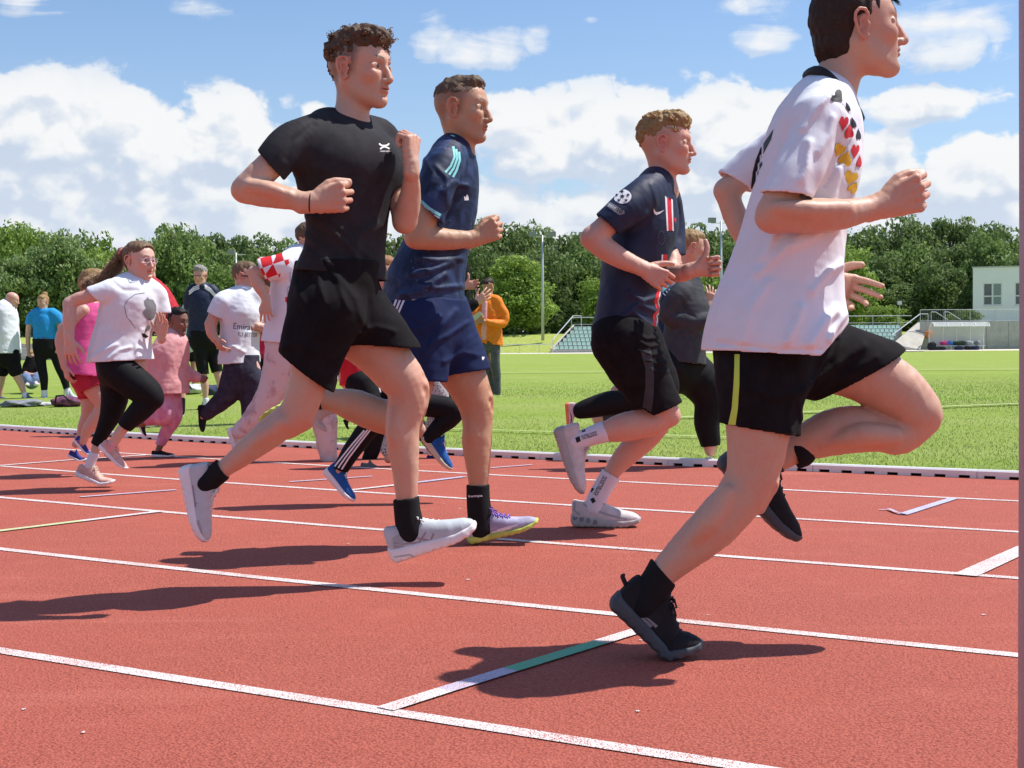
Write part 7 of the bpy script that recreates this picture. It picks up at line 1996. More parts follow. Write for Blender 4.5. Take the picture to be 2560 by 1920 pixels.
for sg in (1, -1):
    pts = [Vector(hc + hM @ (np.array([a_, sg * b_, .008]) * .92)) - EB.org for a_, b_ in ((.104, .004), (.104, .03), (.094, .058), (.02, .080), (-.01, .082))]
    gl.tube(pts, [.008, .011, .008, .004, .003], 6)
link('sunglasses', gl.mesh('sunglasses', P_BLACK, True), EB.o)

# boy in red and white checked shirt, mostly behind the black shirt runner
CB = fig('boy in white shirt with red checked sleeve and stained pale trousers', 9.7, z4(360, 1250), 'fair', z2,
    [([(1000, 280, 160), (960, 440, 260), (920, 700, 280), (870, 960, 300)], dict(ratio=1.3, yaw=-20)),
     ([(800, 380, 130, -.14), (700, 400, 120, -.17), (620, 400, 108, -.18)], {}), ([(612, 400, 108, -.18), (650, 500, 112, -.2), (700, 590, 84, -.21), (715, 640, 66, -.22)], dict(k=.02)),
     ([(1060, 400, 110, .12), (1100, 600, 100, .14)], {}),
     ([(860, 1000, 260), (820, 1220, 220), (730, 1440, 170), (580, 1640, 120), (470, 1740, 85)], dict(dY=-.04)),
     ([(960, 980, 260), (1010, 1250, 220), (1020, 1450, 170)], dict(dY=.06)), ([(330, 700, 190), (370, 850, 180), (385, 1000, 150), (405, 1150, 110), (425, 1230, 80)], dict(vw=z4, dY=.06))],
    hands=[((713, 636), -.22, (.02, -.1, -1), (0, -1, 0), (-.9, 0, 0), .92, dict(curl=((20, 30, 20), (22, 34, 20), (26, 36, 20), (30, 40, 20)), thumb='side', spread=10))],
    head=dict(c=z2(1085, 120), yaw=15, size=.93, nb=(z2(1020, 300), .048, .05), hair=HM['brown'], style='short', n=900, seed=16),
    clothes=[('shirt', F_TEE, [(None, dict(group=[([(1010, 270, 180, 0, 1.1), (980, 330, 320), (950, 480, 380), (920, 650, 370), (890, 850, 380), (870, 990, 400), (865, 1060, 410)], dict(ratio=1.25, yaw=-20))], clip=[((730, 975), (1040, 1000), 0)], depth=.04)), ([(990, 280, 180), (900, 330, 200, -.12), (870, 380, 200, -.14)], {})], dict(nz=.008, seed=47, res=.0065)),
        ('sleeve', F_CHECK, [([(930, 310, 190, -.10), (860, 345, 210, -.14), (760, 370, 205, -.16), (690, 380, 205, -.17)], dict(clip=[((655, 318), (722, 466), -.16)], depth=.03))], dict(nz=.004, seed=48, res=.006)),
        ('trousers', F_STAIN, [([(890, 960, 330, 0, 1.1), (890, 1040, 320)], {}), ([(860, 1020, 300), (820, 1220, 260), (730, 1440, 210), (580, 1640, 160), (490, 1725, 125)], dict(dY=-.04)), ([(950, 1000, 300), (1010, 1200, 260), (1030, 1420, 220)], dict(dY=.06)),
          ([(330, 680, 215), (370, 850, 205), (385, 1000, 172), (408, 1150, 132), (420, 1215, 112)], dict(vw=z4, dY=.06, clip=[((345, 1210), (470, 1200), .06)], depth=.02))], dict(nz=.010, nscale=.05, seed=49, res=.0065))],
    shoes=[((567, 1072), (600, 1172), (1, 0, .2), S_CREAM, S_WSOLE, dict(vw=lambda x, y: (x, y), dY=-.04)), ((380, 1290), (690, 1270), U, S_CREAM, S_WSOLE, dict(vw=z4, dY=.06))], **KID)
sh = CB.c['shirt'][0]
CB.decal('shirt_lettering', sh, textpolys('10', *z2(895, 480), *z2(965, 480), height=26, bold=True), P_LBLUE, None, dense=7)
CB.decal('shirt_lettering', sh, textpolys('CRO', *z2(880, 590), *z2(1010, 595), height=24, bold=True), P_LBLUE, None, dense=7)
CB.decal('red_check', sh, [[(872, 605), (930, 612), (932, 655), (874, 648)], [(932, 655), (990, 662), (992, 708), (934, 702)]], P_RED, z2, dense=7)
CB.ring('wristband', CB.p(z2(707, 600), -.21), np.array([[0, 0, 1.], [0, 1, 0], [1, 0, 0]])[:, [2, 1, 0]] @ np.eye(3), .029, .029, .004, mat('brown_bracelet', (.12, .05, .04)))

# small child with three striped trousers and blue shoes
SK = fig('small ginger haired child in black three striped trousers and blue shoes', 7.0, z4(520, 1540), 'pink', z4,
    [([(430, 60, 200), (560, 300, 230), (600, 480, 240)], dict(ratio=1.25, yaw=15)), ([(480, 100, 90, -.1), (420, 260, 90, -.12), (430, 380, 80, -.12)], {}),
     ([(640, 520, 210), (740, 700, 170), (790, 850, 140), (660, 960, 130), (560, 1100, 110), (500, 1220, 90), (480, 1260, 84)], dict(dY=-.06)),
     ([(720, 520, 200), (950, 640, 180), (1180, 700, 160), (1430, 740, 150), (1400, 810, 140), (1320, 880, 120), (1260, 950, 100), (1235, 990, 90)], dict(dY=.05))],
    head=dict(c=(952, 690), dY=.05, yaw=-5, size=.86, nb=(z4(760, 20), .042, .045), hair=HM['ginger'], style='short', n=900, seed=17, blush=.6),
    clothes=[('shirt', F_RED, [(None, dict(group=[([(560, 0, 240), (600, 200, 300), (640, 400, 300), (660, 520, 310), (670, 600, 320)], dict(ratio=1.25, yaw=15))], clip=[((565, 538), (800, 500), 0)], depth=.04))], dict(nz=.008, seed=50, res=.0065)),
        ('trousers', F_LEG, [([(680, 480, 260, 0, 1.1), (690, 560, 250)], {}), ([(660, 520, 250), (745, 690, 200), (775, 830, 175), (690, 950, 160), (600, 1080, 150), (525, 1200, 128), (500, 1245, 118)], dict(dY=-.06, clip=[((440, 1225), (560, 1270), -.06)], depth=.02)),
          ([(720, 520, 240), (950, 640, 210), (1180, 700, 190), (1430, 740, 178), (1405, 815, 165), (1320, 885, 140), (1260, 950, 122), (1235, 985, 112)], dict(dY=.05))], dict(nz=.004, seed=51, res=.0055))],
    shoes=[((346, 1262), (590, 1530), (.72, 0, .7), S_BLUE, S_WSOLE, dict(dY=-.06, laces=S_LACEW, chunk=1.3)), ((1160, 985), (1392, 1272), (.75, 0, .65), S_BLUE, S_GUM, dict(dY=.05, laces=S_LACEW, chunk=1.3))], **KID)
tr = SK.c['trousers'][0]
for k in range(3):
    SK.decal('leg_stripe', tr, [stroke([(700 + k * 26, 915 - k * 4), (600 + k * 28, 1030), (520 + k * 26, 1130 + k * 6), (455 + k * 28, 1215 + k * 12)], 13)], P_WHITE, z4, dense=5)
    SK.decal('leg_stripe', tr, [stroke([(818 + k * 30, 515), (822 + k * 30, 560), (835 + k * 30, 600)], 10)], P_WHITE, z4, dense=5)
SK.decal('shoe_emblem', SK.sh[0][0], [stroke([(415, 1340), (440, 1355), (470, 1370), (475, 1395)], 9), stroke([(440, 1355), (455, 1330)], 7)], P_WHITE, z4, dense=4)

# legs of further children seen between the runners
def child(label, Y, foot, skin, vw, torso, legs, clothes, shoes, head, seed, arms=(), hands=()):
    return fig(label, Y, foot, skin, vw, [(torso, dict(ratio=1.3, yaw=20))] + list(legs) + list(arms), clothes=clothes, shoes=shoes, head=head, hands=hands, res=.0085, hres=.006)
SP = child('child in speckled grey leggings behind the navy shirt runner', 9.3, z4(820, 1300), 'fair', z4, [(1120, -100, 200), (1150, 100, 230), (1180, 330, 230)],
    [([(1180, 380, 180), (1290, 560, 170), (1310, 700, 140), (1280, 840, 120), (1270, 900, 100)], dict(dY=.04)), ([(1100, 380, 180), (1050, 640, 150), (950, 900, 110), (900, 1150, 80)], dict(dY=-.04))],
    [('leggings', F_LEO, [([(1150, 360, 240), (1170, 420, 230)], {}), ([(1180, 380, 205), (1290, 560, 195), (1312, 700, 165), (1285, 840, 140), (1270, 880, 130)], dict(dY=.04)), ([(1100, 380, 200), (1050, 640, 170), (950, 900, 130), (890, 1080, 110)], dict(dY=-.04))], dict(nz=.003, res=.008)), ('shirt', F_DGREY, [([(1120, -120, 240), (1150, 100, 280), (1170, 330, 290)], dict(ratio=1.3, yaw=20))], dict(nz=.006, res=.009))],
    [((1165, 660), (1240, 780), (1, 0, .2), S_GREY, S_GREY, dict(dY=.04)), ((660, 1270), (912, 1290), U, S_GREY, S_WSOLE, dict(dY=-.04, chunk=1.1))], dict(c=z4(1100, -250), size=.88, hair=HM['brown'], style='short', n=300, nb=(z4(1115, -130), .04, .045)), 60)
DK = child('child in black trousers with dark trainers between the runners\' legs', 9.9, z4(1380, 1210), 'fair', z4, [(900, 0, 200), (900, 200, 230), (900, 400, 230)],
    [([(900, 420, 180), (830, 700, 140), (760, 820, 110)], dict(dY=-.04)), ([(930, 420, 180), (1010, 700, 140), (1200, 950, 110), (1340, 1150, 75)], dict(dY=.04)), ([(790, 950, 140), (760, 1100, 110), (740, 1180, 90)], dict(dY=.0))],
    [('trousers', F_LEG, [([(900, 400, 250), (905, 450, 240)], {}), ([(900, 420, 210), (860, 700, 170), (800, 900, 160), (765, 1080, 130), (735, 1150, 110)], dict(dY=.0)), ([(930, 420, 200), (1010, 700, 165), (1200, 950, 130), (1330, 1120, 100)], dict(dY=.06))], dict(nz=.004, res=.008)), ('shirt', F_RED, [([(900, -20, 240), (900, 200, 280), (900, 420, 290)], dict(ratio=1.3, yaw=20))], dict(nz=.006, res=.009))],
    [((1212, 1205), (1456, 1208), U, S_INDIGO, S_WSOLE, dict(dY=.06)), ((520, 830), (560, 915), (1, 0, .3), S_BLACK, S_BLACK, dict(dY=-.1))], dict(c=z4(890, -160), size=.86, hair=HM['dark'], style='short', n=300, nb=(z4(900, -40), .04, .045)), 61)
# blond child in grey jersey behind the red striped runner
BK = fig('blond child in dark grey long sleeved jersey and black leggings', 9.1, r4(1210, 1060), 'pink', z6,
    [([(1400, 720, 200), (1390, 900, 280), (1370, 1150, 290), (1370, 1350, 300)], dict(ratio=1.3, yaw=5)),
     ([(1340, 760, 140, -.1), (1250, 880, 130, -.12), (1240, 960, 120, -.12)], {}), ([(1240, 960, 120, -.12), (1400, 1010, 110, -.14), (1560, 1000, 90, -.14), (1640, 960, 70, -.14)], {}),
     ([(1030, 420, 280), (1150, 520, 240), (1200, 640, 170), (1190, 780, 140), (1210, 900, 110), (1215, 960, 78)], dict(vw=r4, dY=.06)),
     ([(960, 440, 260), (860, 560, 190), (700, 640, 140), (560, 660, 130), (440, 690, 110), (380, 705, 90)], dict(vw=r4, dY=-.06))],
    hands=[((1640, 960), -.14, (.8, -.2, .6), (0, -1, 0), U, .85, FIST)],
    head=dict(c=z6(1425, 400), yaw=5, pitch=-4, size=(.94, .94, .97), nb=(z6(1420, 640), .043, .05), hair=HM['blond'], style='short', n=4000, seed=18, blush=.6),
    clothes=[('jersey', F_DGREY, [(None, dict(group=[([(1420, 690, 170, 0, 1.1), (1402, 830, 280), (1395, 940, 350), (1370, 1080, 340), (1355, 1250, 370), (1350, 1400, 390)], dict(ratio=1.3, yaw=5))], clip=[((1190, 1330), (1540, 1370), 0)], depth=.04)),
        ([(1400, 730, 180), (1330, 790, 190, -.1), (1250, 890, 165, -.12), (1240, 965, 150, -.12), (1400, 1015, 140, -.14), (1550, 1000, 115, -.14), (1620, 970, 95, -.14)], dict(k=.02))], dict(nz=.008, nscale=.08, seed=53, res=.0065, folds=[([(1290, 1120), (1380, 1080), (1480, 1130)], .008, .012), ([(1300, 820), (1340, 920), (1420, 980)], -.006, .010)])),
        ('leggings', F_LEG, [([(1010, 400, 320, 0, 1.1), (1010, 450, 300)], dict(vw=r4)), ([(1030, 420, 300), (1150, 520, 265), (1205, 640, 195), (1192, 780, 162), (1212, 900, 130), (1215, 940, 105)], dict(vw=r4, dY=.06, clip=[((1150, 940), (1280, 925), .06)], depth=.02)),
          ([(960, 440, 280), (860, 570, 210), (700, 640, 162), (560, 662, 155), (440, 690, 128), (385, 705, 105)], dict(vw=r4, dY=-.06))], dict(nz=.003, seed=54, res=.0065))],
    shoes=[((286, 655), (300, 840), (1, 0, .1), S_PALEP, S_ORS, dict(vw=r4, dY=-.06)), ((1172, 1040), (1290, 1060), U, S_PALEP, S_ORS, dict(vw=r4, dY=.06))], **KID)
BK.decal('swoosh', BK.sh[0][0], [[(318, 705), (326, 760), (320, 790), (340, 800), (332, 770), (330, 740)]], P_BLACK, r4, dense=4)
# child in navy striped shirt behind the grey jersey
NK = child('child in navy striped shirt half hidden behind the grey jersey child', 9.9, r4(900, 1000), 'fair', z6, [(1230, 760, 180), (1220, 950, 220), (1200, 1200, 230)],
    [([(1200, 1300, 180), (1230, 1500, 150), (1200, 1750, 110)], dict(dY=.04)), ([(1180, 1300, 180), (1050, 1520, 140), (800, 1590, 110)], dict(dY=-.04)), ([(620, 730, 90), (540, 748, 80), (500, 755, 74)], dict(vw=r4, dY=-.04))],
    [('shirt', F_NAVY, [([(1240, 700, 150, 0, 1.1), (1235, 800, 260), (1220, 950, 280), (1200, 1150, 280), (1200, 1330, 290)], dict(ratio=1.3, yaw=20))], dict(nz=.006, res=.008)), ('trousers', F_DGREY, [([(1195, 1300, 240), (1200, 1350, 230)], {}), ([(1200, 1320, 210), (1230, 1500, 180), (1200, 1740, 140)], dict(dY=.04)), ([(1180, 1320, 210), (1050, 1520, 170), (860, 1580, 140)], dict(dY=-.04)), ([(650, 725, 110), (560, 745, 100)], dict(vw=r4, dY=-.04))], dict(nz=.003, res=.008))],
    [((452, 745), (500, 855), (1, 0, .4), S_PALEP, S_GUM, dict(vw=r4, dY=-.04)), ((1160, 1790), (1290, 1800), U, S_PALEP, S_GUM, dict(dY=.04))], dict(c=z6(1250, 560), size=.86, yaw=0, hair=HM['brown'], style='short', n=300, nb=(z6(1240, 700), .04, .045)), 62,
    arms=[([(1330, 800, 100, .1), (1420, 950, 90, .1)], {}), ([(1420, 950, 90, .1), (1540, 900, 66, .0), (1570, 860, 60, .0)], {})], hands=[((1570, 862), .0, (.15, 0, 1), (0, -1, 0), (-1, 0, 0), .85, dict(curl=((20, 30, 20),) * 4, thumb='open', spread=8))])
for k in range(3): NK.decal('shoulder_stripe', NK.c['shirt'][0], [stroke([(1185 + k * 26, 770 - k * 14), (1245 + k * 24, 830 - k * 14)], 10)], P_WHITE, z6, dense=5)
NK.decal('blue_yoke', NK.c['shirt'][0], [[(1180, 720), (1215, 705), (1240, 712), (1190, 762), (1170, 765)]], P_MINT, z6, dense=5)
print('children', time.time() - t0)
# ------------------------------------------------------------------ people watching from the grass
FAR = dict(res=.012, hres=.0075)
GZ = .10
HANG = dict(curl=((25, 35, 25),) * 4, thumb='side')
BM = fig('bald man in white tee and black shorts at the left edge on the grass', 21.5, (20, 1000), 'pink', z1,
    [([(40, 770, 130), (55, 900, 160), (60, 1080, 170)], dict(ratio=1.4)), ([(-30, 800, 55, -.15), (-55, 950, 50, -.18), (-50, 1080, 40, -.15)], {}), ([(95, 800, 50, .15), (90, 950, 45, .2), (60, 1060, 40, .15)], {}),
     ([(100, 1120, 90), (120, 1260, 74), (160, 1350, 55), (190, 1440, 36), (200, 1475, 34)], dict(dY=-.08)), ([(20, 1120, 90), (15, 1260, 70), (5, 1360, 52), (0, 1450, 34)], dict(dY=.1))],
    head=dict(c=z1(96, 706), yaw=-8, pitch=-10, size=1.0, nb=(z1(65, 765), .055, .06), hair=None, seed=1, blush=.5, brow=(.35, .22, .16)),
    clothes=[('shirt', F_TEE, [([(45, 745, 90), (45, 800, 160), (50, 920, 175), (55, 1040, 185), (60, 1120, 190)], dict(ratio=1.35, clip=[((-40, 1112), (150, 1118), 0)], depth=.05)), ([(0, 790, 70, -.15), (-40, 880, 66, -.18)], {})], dict(nz=.012, res=.010, seed=61)),
        ('shorts', F_BLACK, [([(65, 1090, 170), (70, 1150, 170)], dict(ratio=1.2)), ([(90, 1120, 100), (115, 1250, 100)], dict(dY=-.09)), ([(30, 1120, 100), (20, 1250, 98)], dict(dY=.1))], dict(nz=.008, res=.010)),
        ('sock', F_SOCKW, [([(190, 1430, 44), (200, 1480, 44)], dict(dY=-.08))], dict(nz=0, res=.009))],
    shoes=[((168, 1500), (320, 1496), U, S_GREY, S_WSOLE, dict(dY=-.08, dYt=-.10)), ((-60, 1478), (60, 1482), U, S_INDIGO, S_WSOLE, dict(dY=.1))], z0=GZ, **FAR)
BW = fig('blonde woman with hair bun in bright blue tee and dark leggings on the grass', 21.5, (115, 1002), 'fair', z1,
    [([(340, 880, 150), (345, 930, 150), (345, 1040, 160)], dict(ratio=.8)), ([(240, 830, 52), (222, 920, 46), (215, 1010, 38), (218, 1085, 30)], dict(dY=-.02)), ([(445, 830, 52), (462, 920, 46), (470, 1000, 38), (450, 1070, 30)], dict(dY=-.02)),
     ([(300, 1040, 80), (315, 1200, 66), (335, 1300, 52), (340, 1440, 36)], dict(dY=-.03)), ([(410, 1040, 80), (450, 1200, 66), (490, 1300, 52), (520, 1420, 36)], dict(dY=.03))],
    head=dict(c=z1(330, 722), yaw=-108, pitch=-12, size=.95, nb=(z1(338, 785), .048, .055), hair=HM['blond'], style='long', n=700, seed=3,
        hair_extra=lambda c, M, s: [(Ell(c + M @ (np.array([-.07, 0, .115]) * s), (.05, .05, .045)), '+', .01)]),
    hands=[((218, 1085), -.02, (0, 0, -1), (-1, 0, 0), (0, -1, 0), .85, HANG), ((450, 1068), -.02, (-.2, 0, -1), (1, 0, 0), (0, -1, 0), .85, HANG)],
    clothes=[('shirt', F_BLUE, [([(285, 812, 62), (338, 800, 74), (400, 812, 62)], dict(ratio=1.2)), ([(341, 880, 178), (343, 920, 176), (345, 980, 180), (348, 1050, 190)], dict(ratio=.75, clip=[((250, 1016), (450, 1020), 0)], depth=.05)), ([(285, 800, 70), (245, 840, 72), (228, 900, 68)], dict(clip=[((195, 892), (262, 905), 0)], depth=.03)), ([(400, 805, 76), (442, 840, 82), (462, 900, 78)], dict(clip=[((428, 905), (485, 890), 0)], depth=.03))], dict(nz=.012, res=.010, seed=62)),
        ('leggings', F_LEG, [([(345, 1000, 190, 0, .8), (348, 1070, 185, 0, .8)], {}), ([(300, 1060, 92), (315, 1200, 78), (335, 1300, 64), (340, 1390, 48)], dict(dY=-.03)), ([(410, 1060, 92), (450, 1200, 78), (490, 1300, 64), (512, 1385, 48)], dict(dY=.03))], dict(nz=.004, res=.010)),
        ('sock', F_SOCKW, [([(340, 1385, 44), (342, 1450, 46)], dict(dY=-.03)), ([(512, 1375, 44), (525, 1430, 46)], dict(dY=.03))], dict(nz=0, res=.009))],
    shoes=[((322, 1478), (372, 1492), U, S_WHITE, S_WSOLE, dict(dY=.06, dYt=-.16)), ((508, 1458), (600, 1476), U, S_WHITE, S_WSOLE, dict(dY=.06, dYt=-.08))], z0=GZ, **FAR)
SC = fig('person in black and pink top and sunglasses sitting on the grass', 23.5, (80, 968), 'pink', z1,
    [([(245, 1200, 90), (235, 1300, 110)], dict(ratio=1.2)), ([(205, 1210, 34), (195, 1265, 32, -.15), (240, 1280, 28, -.3)], {}), ([(285, 1210, 34), (300, 1265, 32, -.15), (255, 1282, 28, -.3)], {}),
     ([(250, 1320, 70), (290, 1290, 60, -.35), (250, 1350, 50, -.45)], {}), ([(230, 1320, 70), (200, 1295, 60, -.35), (235, 1350, 50, -.45)], {})],
    head=dict(c=z1(243, 1140), yaw=-95, pitch=-10, size=.92, nb=(z1(245, 1185), .04, .05), hair=HM['blond'], style='short', n=300, seed=3),
    clothes=[('shirt', F_BLACK, [([(245, 1180, 100, 0, 1.1), (240, 1240, 125), (235, 1310, 130)], dict(ratio=1.1)), ([(210, 1200, 48), (195, 1255, 46, -.12)], {}), ([(280, 1200, 48), (298, 1255, 46, -.12)], {})], dict(nz=.01, res=.011, seed=63)),
        ('jeans', F_LPINK if False else fabric('pale_blue_denim', (.16, .22, .36), .8, .2), [([(245, 1310, 110), (245, 1335, 110)], {}), ([(250, 1325, 84), (292, 1298, 72, -.35), (255, 1345, 64, -.45)], {}), ([(230, 1325, 84), (200, 1300, 72, -.35), (232, 1345, 64, -.45)], {})], dict(nz=.006, res=.011))],
    shoes=[((262, 1362), (290, 1366), U, S_PALEP, S_WSOLE, dict(dY=-.4, dYt=-.6)), ((222, 1362), (205, 1366), U, S_PALEP, S_WSOLE, dict(dY=-.4, dYt=-.6))], z0=GZ, **FAR)
hc, hM = SC.heads[0]['c'], SC.heads[0]['M']; gl = MB()
gl.tube([Vector(hc + hM @ np.array([a_, b_, .008])) - SC.org for a_, b_ in ((.0, .08), (.085, .058), (.098, .03), (.1, 0), (.098, -.03), (.085, -.058), (0, -.08))], [.004, .01, .016, .006, .016, .01, .004], 6)
link('sunglasses', gl.mesh('sunglasses', P_BLACK, True), SC.o)
# grey haired woman in navy
NW = fig('grey curly haired woman in navy tee with white shoulder stripes and black capri trousers', 17.2, (505, 1018), 'pink', z2,
    [([(182, 650, 190), (185, 740, 200), (180, 900, 220)], dict(ratio=.75)), ([(80, 600, 60), (70, 720, 54, .05), (95, 820, 46, .1)], {}), ([(300, 600, 60), (340, 740, 56), (355, 850, 46), (350, 950, 36)], {}),
     ([(150, 900, 105), (170, 1100, 92), (190, 1250, 72), (205, 1330, 70), (212, 1440, 44), (214, 1500, 40)], dict(dY=-.04)), ([(240, 900, 105), (280, 1100, 92), (310, 1230, 72), (330, 1300, 68), (350, 1410, 44), (356, 1500, 40)], dict(dY=.06))],
    head=dict(c=z2(167, 430), yaw=-98, pitch=-4, size=.98, nb=(z2(180, 520), .052, .058), hair=HM['grey'], style='curly', n=350, seed=4, brow=(.4, .36, .32), blush=.5),
    hands=[((350, 950), 0, (-.1, 0, -1), (1, 0, 0), (0, -1, 0), .9, HANG)],
    clothes=[('shirt', F_NAVY2, [([(100, 562, 84), (182, 528, 92), (278, 562, 84)], dict(ratio=1.1)), ([(184, 640, 225), (186, 700, 245), (188, 800, 240), (182, 920, 250), (180, 980, 255)], dict(ratio=.72, clip=[((60, 935), (300, 942), 0)], depth=.05)), ([(110, 540, 80), (82, 600, 84), (70, 680, 78)], {}), ([(255, 540, 80), (300, 610, 84), (330, 700, 78)], {})], dict(nz=.012, res=.009, seed=64)),
        ('capri_trousers', F_LEG, [([(185, 880, 240, 0, .8), (190, 960, 240, 0, .8)], {}), ([(155, 920, 125), (175, 1100, 108), (192, 1240, 92)], dict(dY=-.04, clip=[((150, 1245), (240, 1245), -.04)], depth=.03)), ([(240, 920, 125), (280, 1100, 108), (308, 1225, 92)], dict(dY=.06, clip=[((262, 1240), (350, 1218), .06)], depth=.03))], dict(nz=.006, res=.009)),
        ('sock', F_SOCKW, [([(213, 1455, 50), (214, 1510, 52)], dict(dY=-.04)), ([(355, 1480, 50), (357, 1530, 50)], dict(dY=.06))], dict(nz=0, res=.008))],
    shoes=[((228, 1530), (150, 1548), U, S_GREY, S_DGREY, dict(dY=.06, dYt=-.12)), ((322, 1545), (400, 1552), U, S_PALEP, S_WSOLE, dict(dY=.1, dYt=0))], z0=GZ, **FAR)
for a_, b_ in (((205, 505), (300, 590)), ((160, 508), (75, 560))):
    for k in range(3): NW.decal('shoulder_stripe', NW.c['shirt'][0], [stroke([(a_[0], a_[1] + k * 13), ((a_[0] + b_[0]) / 2, (a_[1] + b_[1]) / 2 - 12 + k * 14), (b_[0], b_[1] + k * 12)], 9)], P_WHITE, z2, dense=5)
hc, hM = NW.heads[0]['c'], NW.heads[0]['M']; gl = MB()
gl.tube([Vector(hc + hM @ np.array([a_, b_, .006])) - NW.org for a_, b_ in ((-.005, .083), (.085, .056), (.1, .03), (.1, 0), (.1, -.03), (.085, -.056), (-.005, -.083))], .0025, 5)
link('glasses', gl.mesh('glasses', P_BLACK, True), NW.o)
# man in pale tee behind the navy woman
fig('person in pale tee and black shorts partly hidden left of the navy woman', 24, (472, 985), 'olive', z1,
    [([(1450, 790, 110), (1450, 950, 115), (1450, 1060, 120)], dict(ratio=1.2)), ([(1425, 1080, 60), (1425, 1200, 44), (1430, 1340, 30), (1430, 1400, 28)], dict(dY=-.05)), ([(1480, 1080, 60), (1485, 1200, 44), (1488, 1340, 30), (1488, 1400, 28)], dict(dY=.08))],
    head=dict(c=z1(1452, 700), yaw=-60, size=.95, nb=(z1(1450, 760), .05, .055), hair=HM['dark'], style='short', n=200),
    clothes=[('shirt', fabric('pale_blue_tee', (.50, .55, .66), .8, .05), [([(1450, 770, 100), (1450, 820, 130), (1450, 950, 130), (1450, 1060, 135)], dict(ratio=1.3)), ], dict(nz=.01, res=.011)), ('shorts', F_BLACK, [([(1450, 1040, 128), (1450, 1080, 128)], {}), ([(1428, 1080, 72), (1425, 1155, 66)], dict(dY=-.05)), ([(1478, 1080, 72), (1482, 1155, 66)], dict(dY=.08))], dict(nz=.006, res=.011))],
    shoes=[((1418, 1420), (1440, 1426), U, S_BLACK, S_WSOLE, dict(dY=.06, dYt=-.2)), ((1478, 1420), (1500, 1426), U, S_BLACK, S_WSOLE, dict(dY=.2, dYt=0))], z0=GZ, **FAR)
# adult in red behind the ponytail girl
fig('stooping adult in long red jacket behind the ponytail girl', 13.0, (400, 1040), 'pink', z1,
    [([(1165, 590, 100), (1240, 700, 140), (1310, 950, 150), (1370, 1150, 150)], dict(ratio=1.3)), ([(1180, 660, 90, -.2), (1180, 850, 80, -.25), (1150, 940, 60, -.3)], {}), ([(1370, 1200, 130), (1380, 1400, 100), (1380, 1560, 70)], dict(dY=-.08)), ([(1350, 1200, 130), (1330, 1400, 100), (1320, 1560, 70)], dict(dY=.1))],
    head=dict(c=z1(1120, 470), yaw=-20, pitch=-20, size=.95, nb=(z1(1150, 545), .05, .055), hair=HM['brown'], style='short', n=200),
    clothes=[('jacket', fabric('dark_red_jacket', (.45, .02, .035), .7, .1), [([(1160, 580, 110), (1230, 680, 170), (1290, 830, 190), (1335, 1050, 190), (1362, 1250, 170), (1370, 1400, 120)], dict(ratio=1.2, clip=[((1290, 1440), (1450, 1432), 0)], depth=.05)), ([(1200, 620, 110, -.15), (1185, 800, 110, -.22), (1160, 900, 100, -.26)], {})], dict(nz=.012, res=.010, seed=66)),
        ('trousers', F_LEG, [([(1378, 1390, 90), (1380, 1560, 80)], dict(dY=-.08)), ([(1340, 1390, 90), (1325, 1560, 80)], dict(dY=.1))], dict(nz=.004, res=.011))],
    shoes=[((1360, 1590), (1410, 1600), U, S_BLACK, S_WSOLE, dict(dY=-.06, dYt=-.12)), ((1300, 1590), (1350, 1600), U, S_BLACK, S_WSOLE, dict(dY=.12, dYt=.1))], z0=.06, **FAR)
# person in red behind the lettered shirt
fig('person in crimson top and black leggings behind the boy in white lettered shirt', 14.2, (655, 1030), 'pink', z2,
    [([(690, 620, 130), (690, 800, 170), (690, 1050, 180)], dict(ratio=1.1)), ([(750, 650, 66, -.1), (760, 800, 60, -.12), (740, 940, 50, -.15)], {}), ([(660, 1120, 110), (670, 1300, 84), (680, 1480, 62), (685, 1560, 44)], dict(dY=-.05)), ([(710, 1120, 110), (700, 1300, 84), (690, 1480, 62), (690, 1560, 44)], dict(dY=.1))],
    head=dict(c=z2(700, 510), yaw=150, size=.9, nb=(z2(695, 590), .046, .05), hair=HM['brown'], style='short', n=200),
    clothes=[('top', fabric('crimson_top', (.50, .015, .07), .7, .1), [([(690, 590, 110), (690, 650, 190), (690, 850, 195), (690, 1000, 205), (690, 1110, 215)], dict(ratio=1.1, clip=[((580, 1118), (800, 1120), 0)], depth=.04)), ([(740, 640, 84, -.1), (762, 760, 80, -.12)], {})], dict(nz=.010, res=.010, seed=67)),
        ('leggings', F_LEG, [([(690, 1060, 190), (690, 1130, 190)], {}), ([(665, 1120, 120), (675, 1300, 98), (682, 1470, 78)], dict(dY=-.05)), ([(710, 1120, 120), (700, 1300, 98), (692, 1470, 78)], dict(dY=.1))], dict(nz=.004, res=.010))],
    shoes=[((660, 1590), (715, 1600), U, S_CREAM, S_WSOLE, dict(dY=-.05)), ((690, 1590), (745, 1598), U, S_CREAM, S_WSOLE, dict(dY=.1))], z0=.06, **FAR)
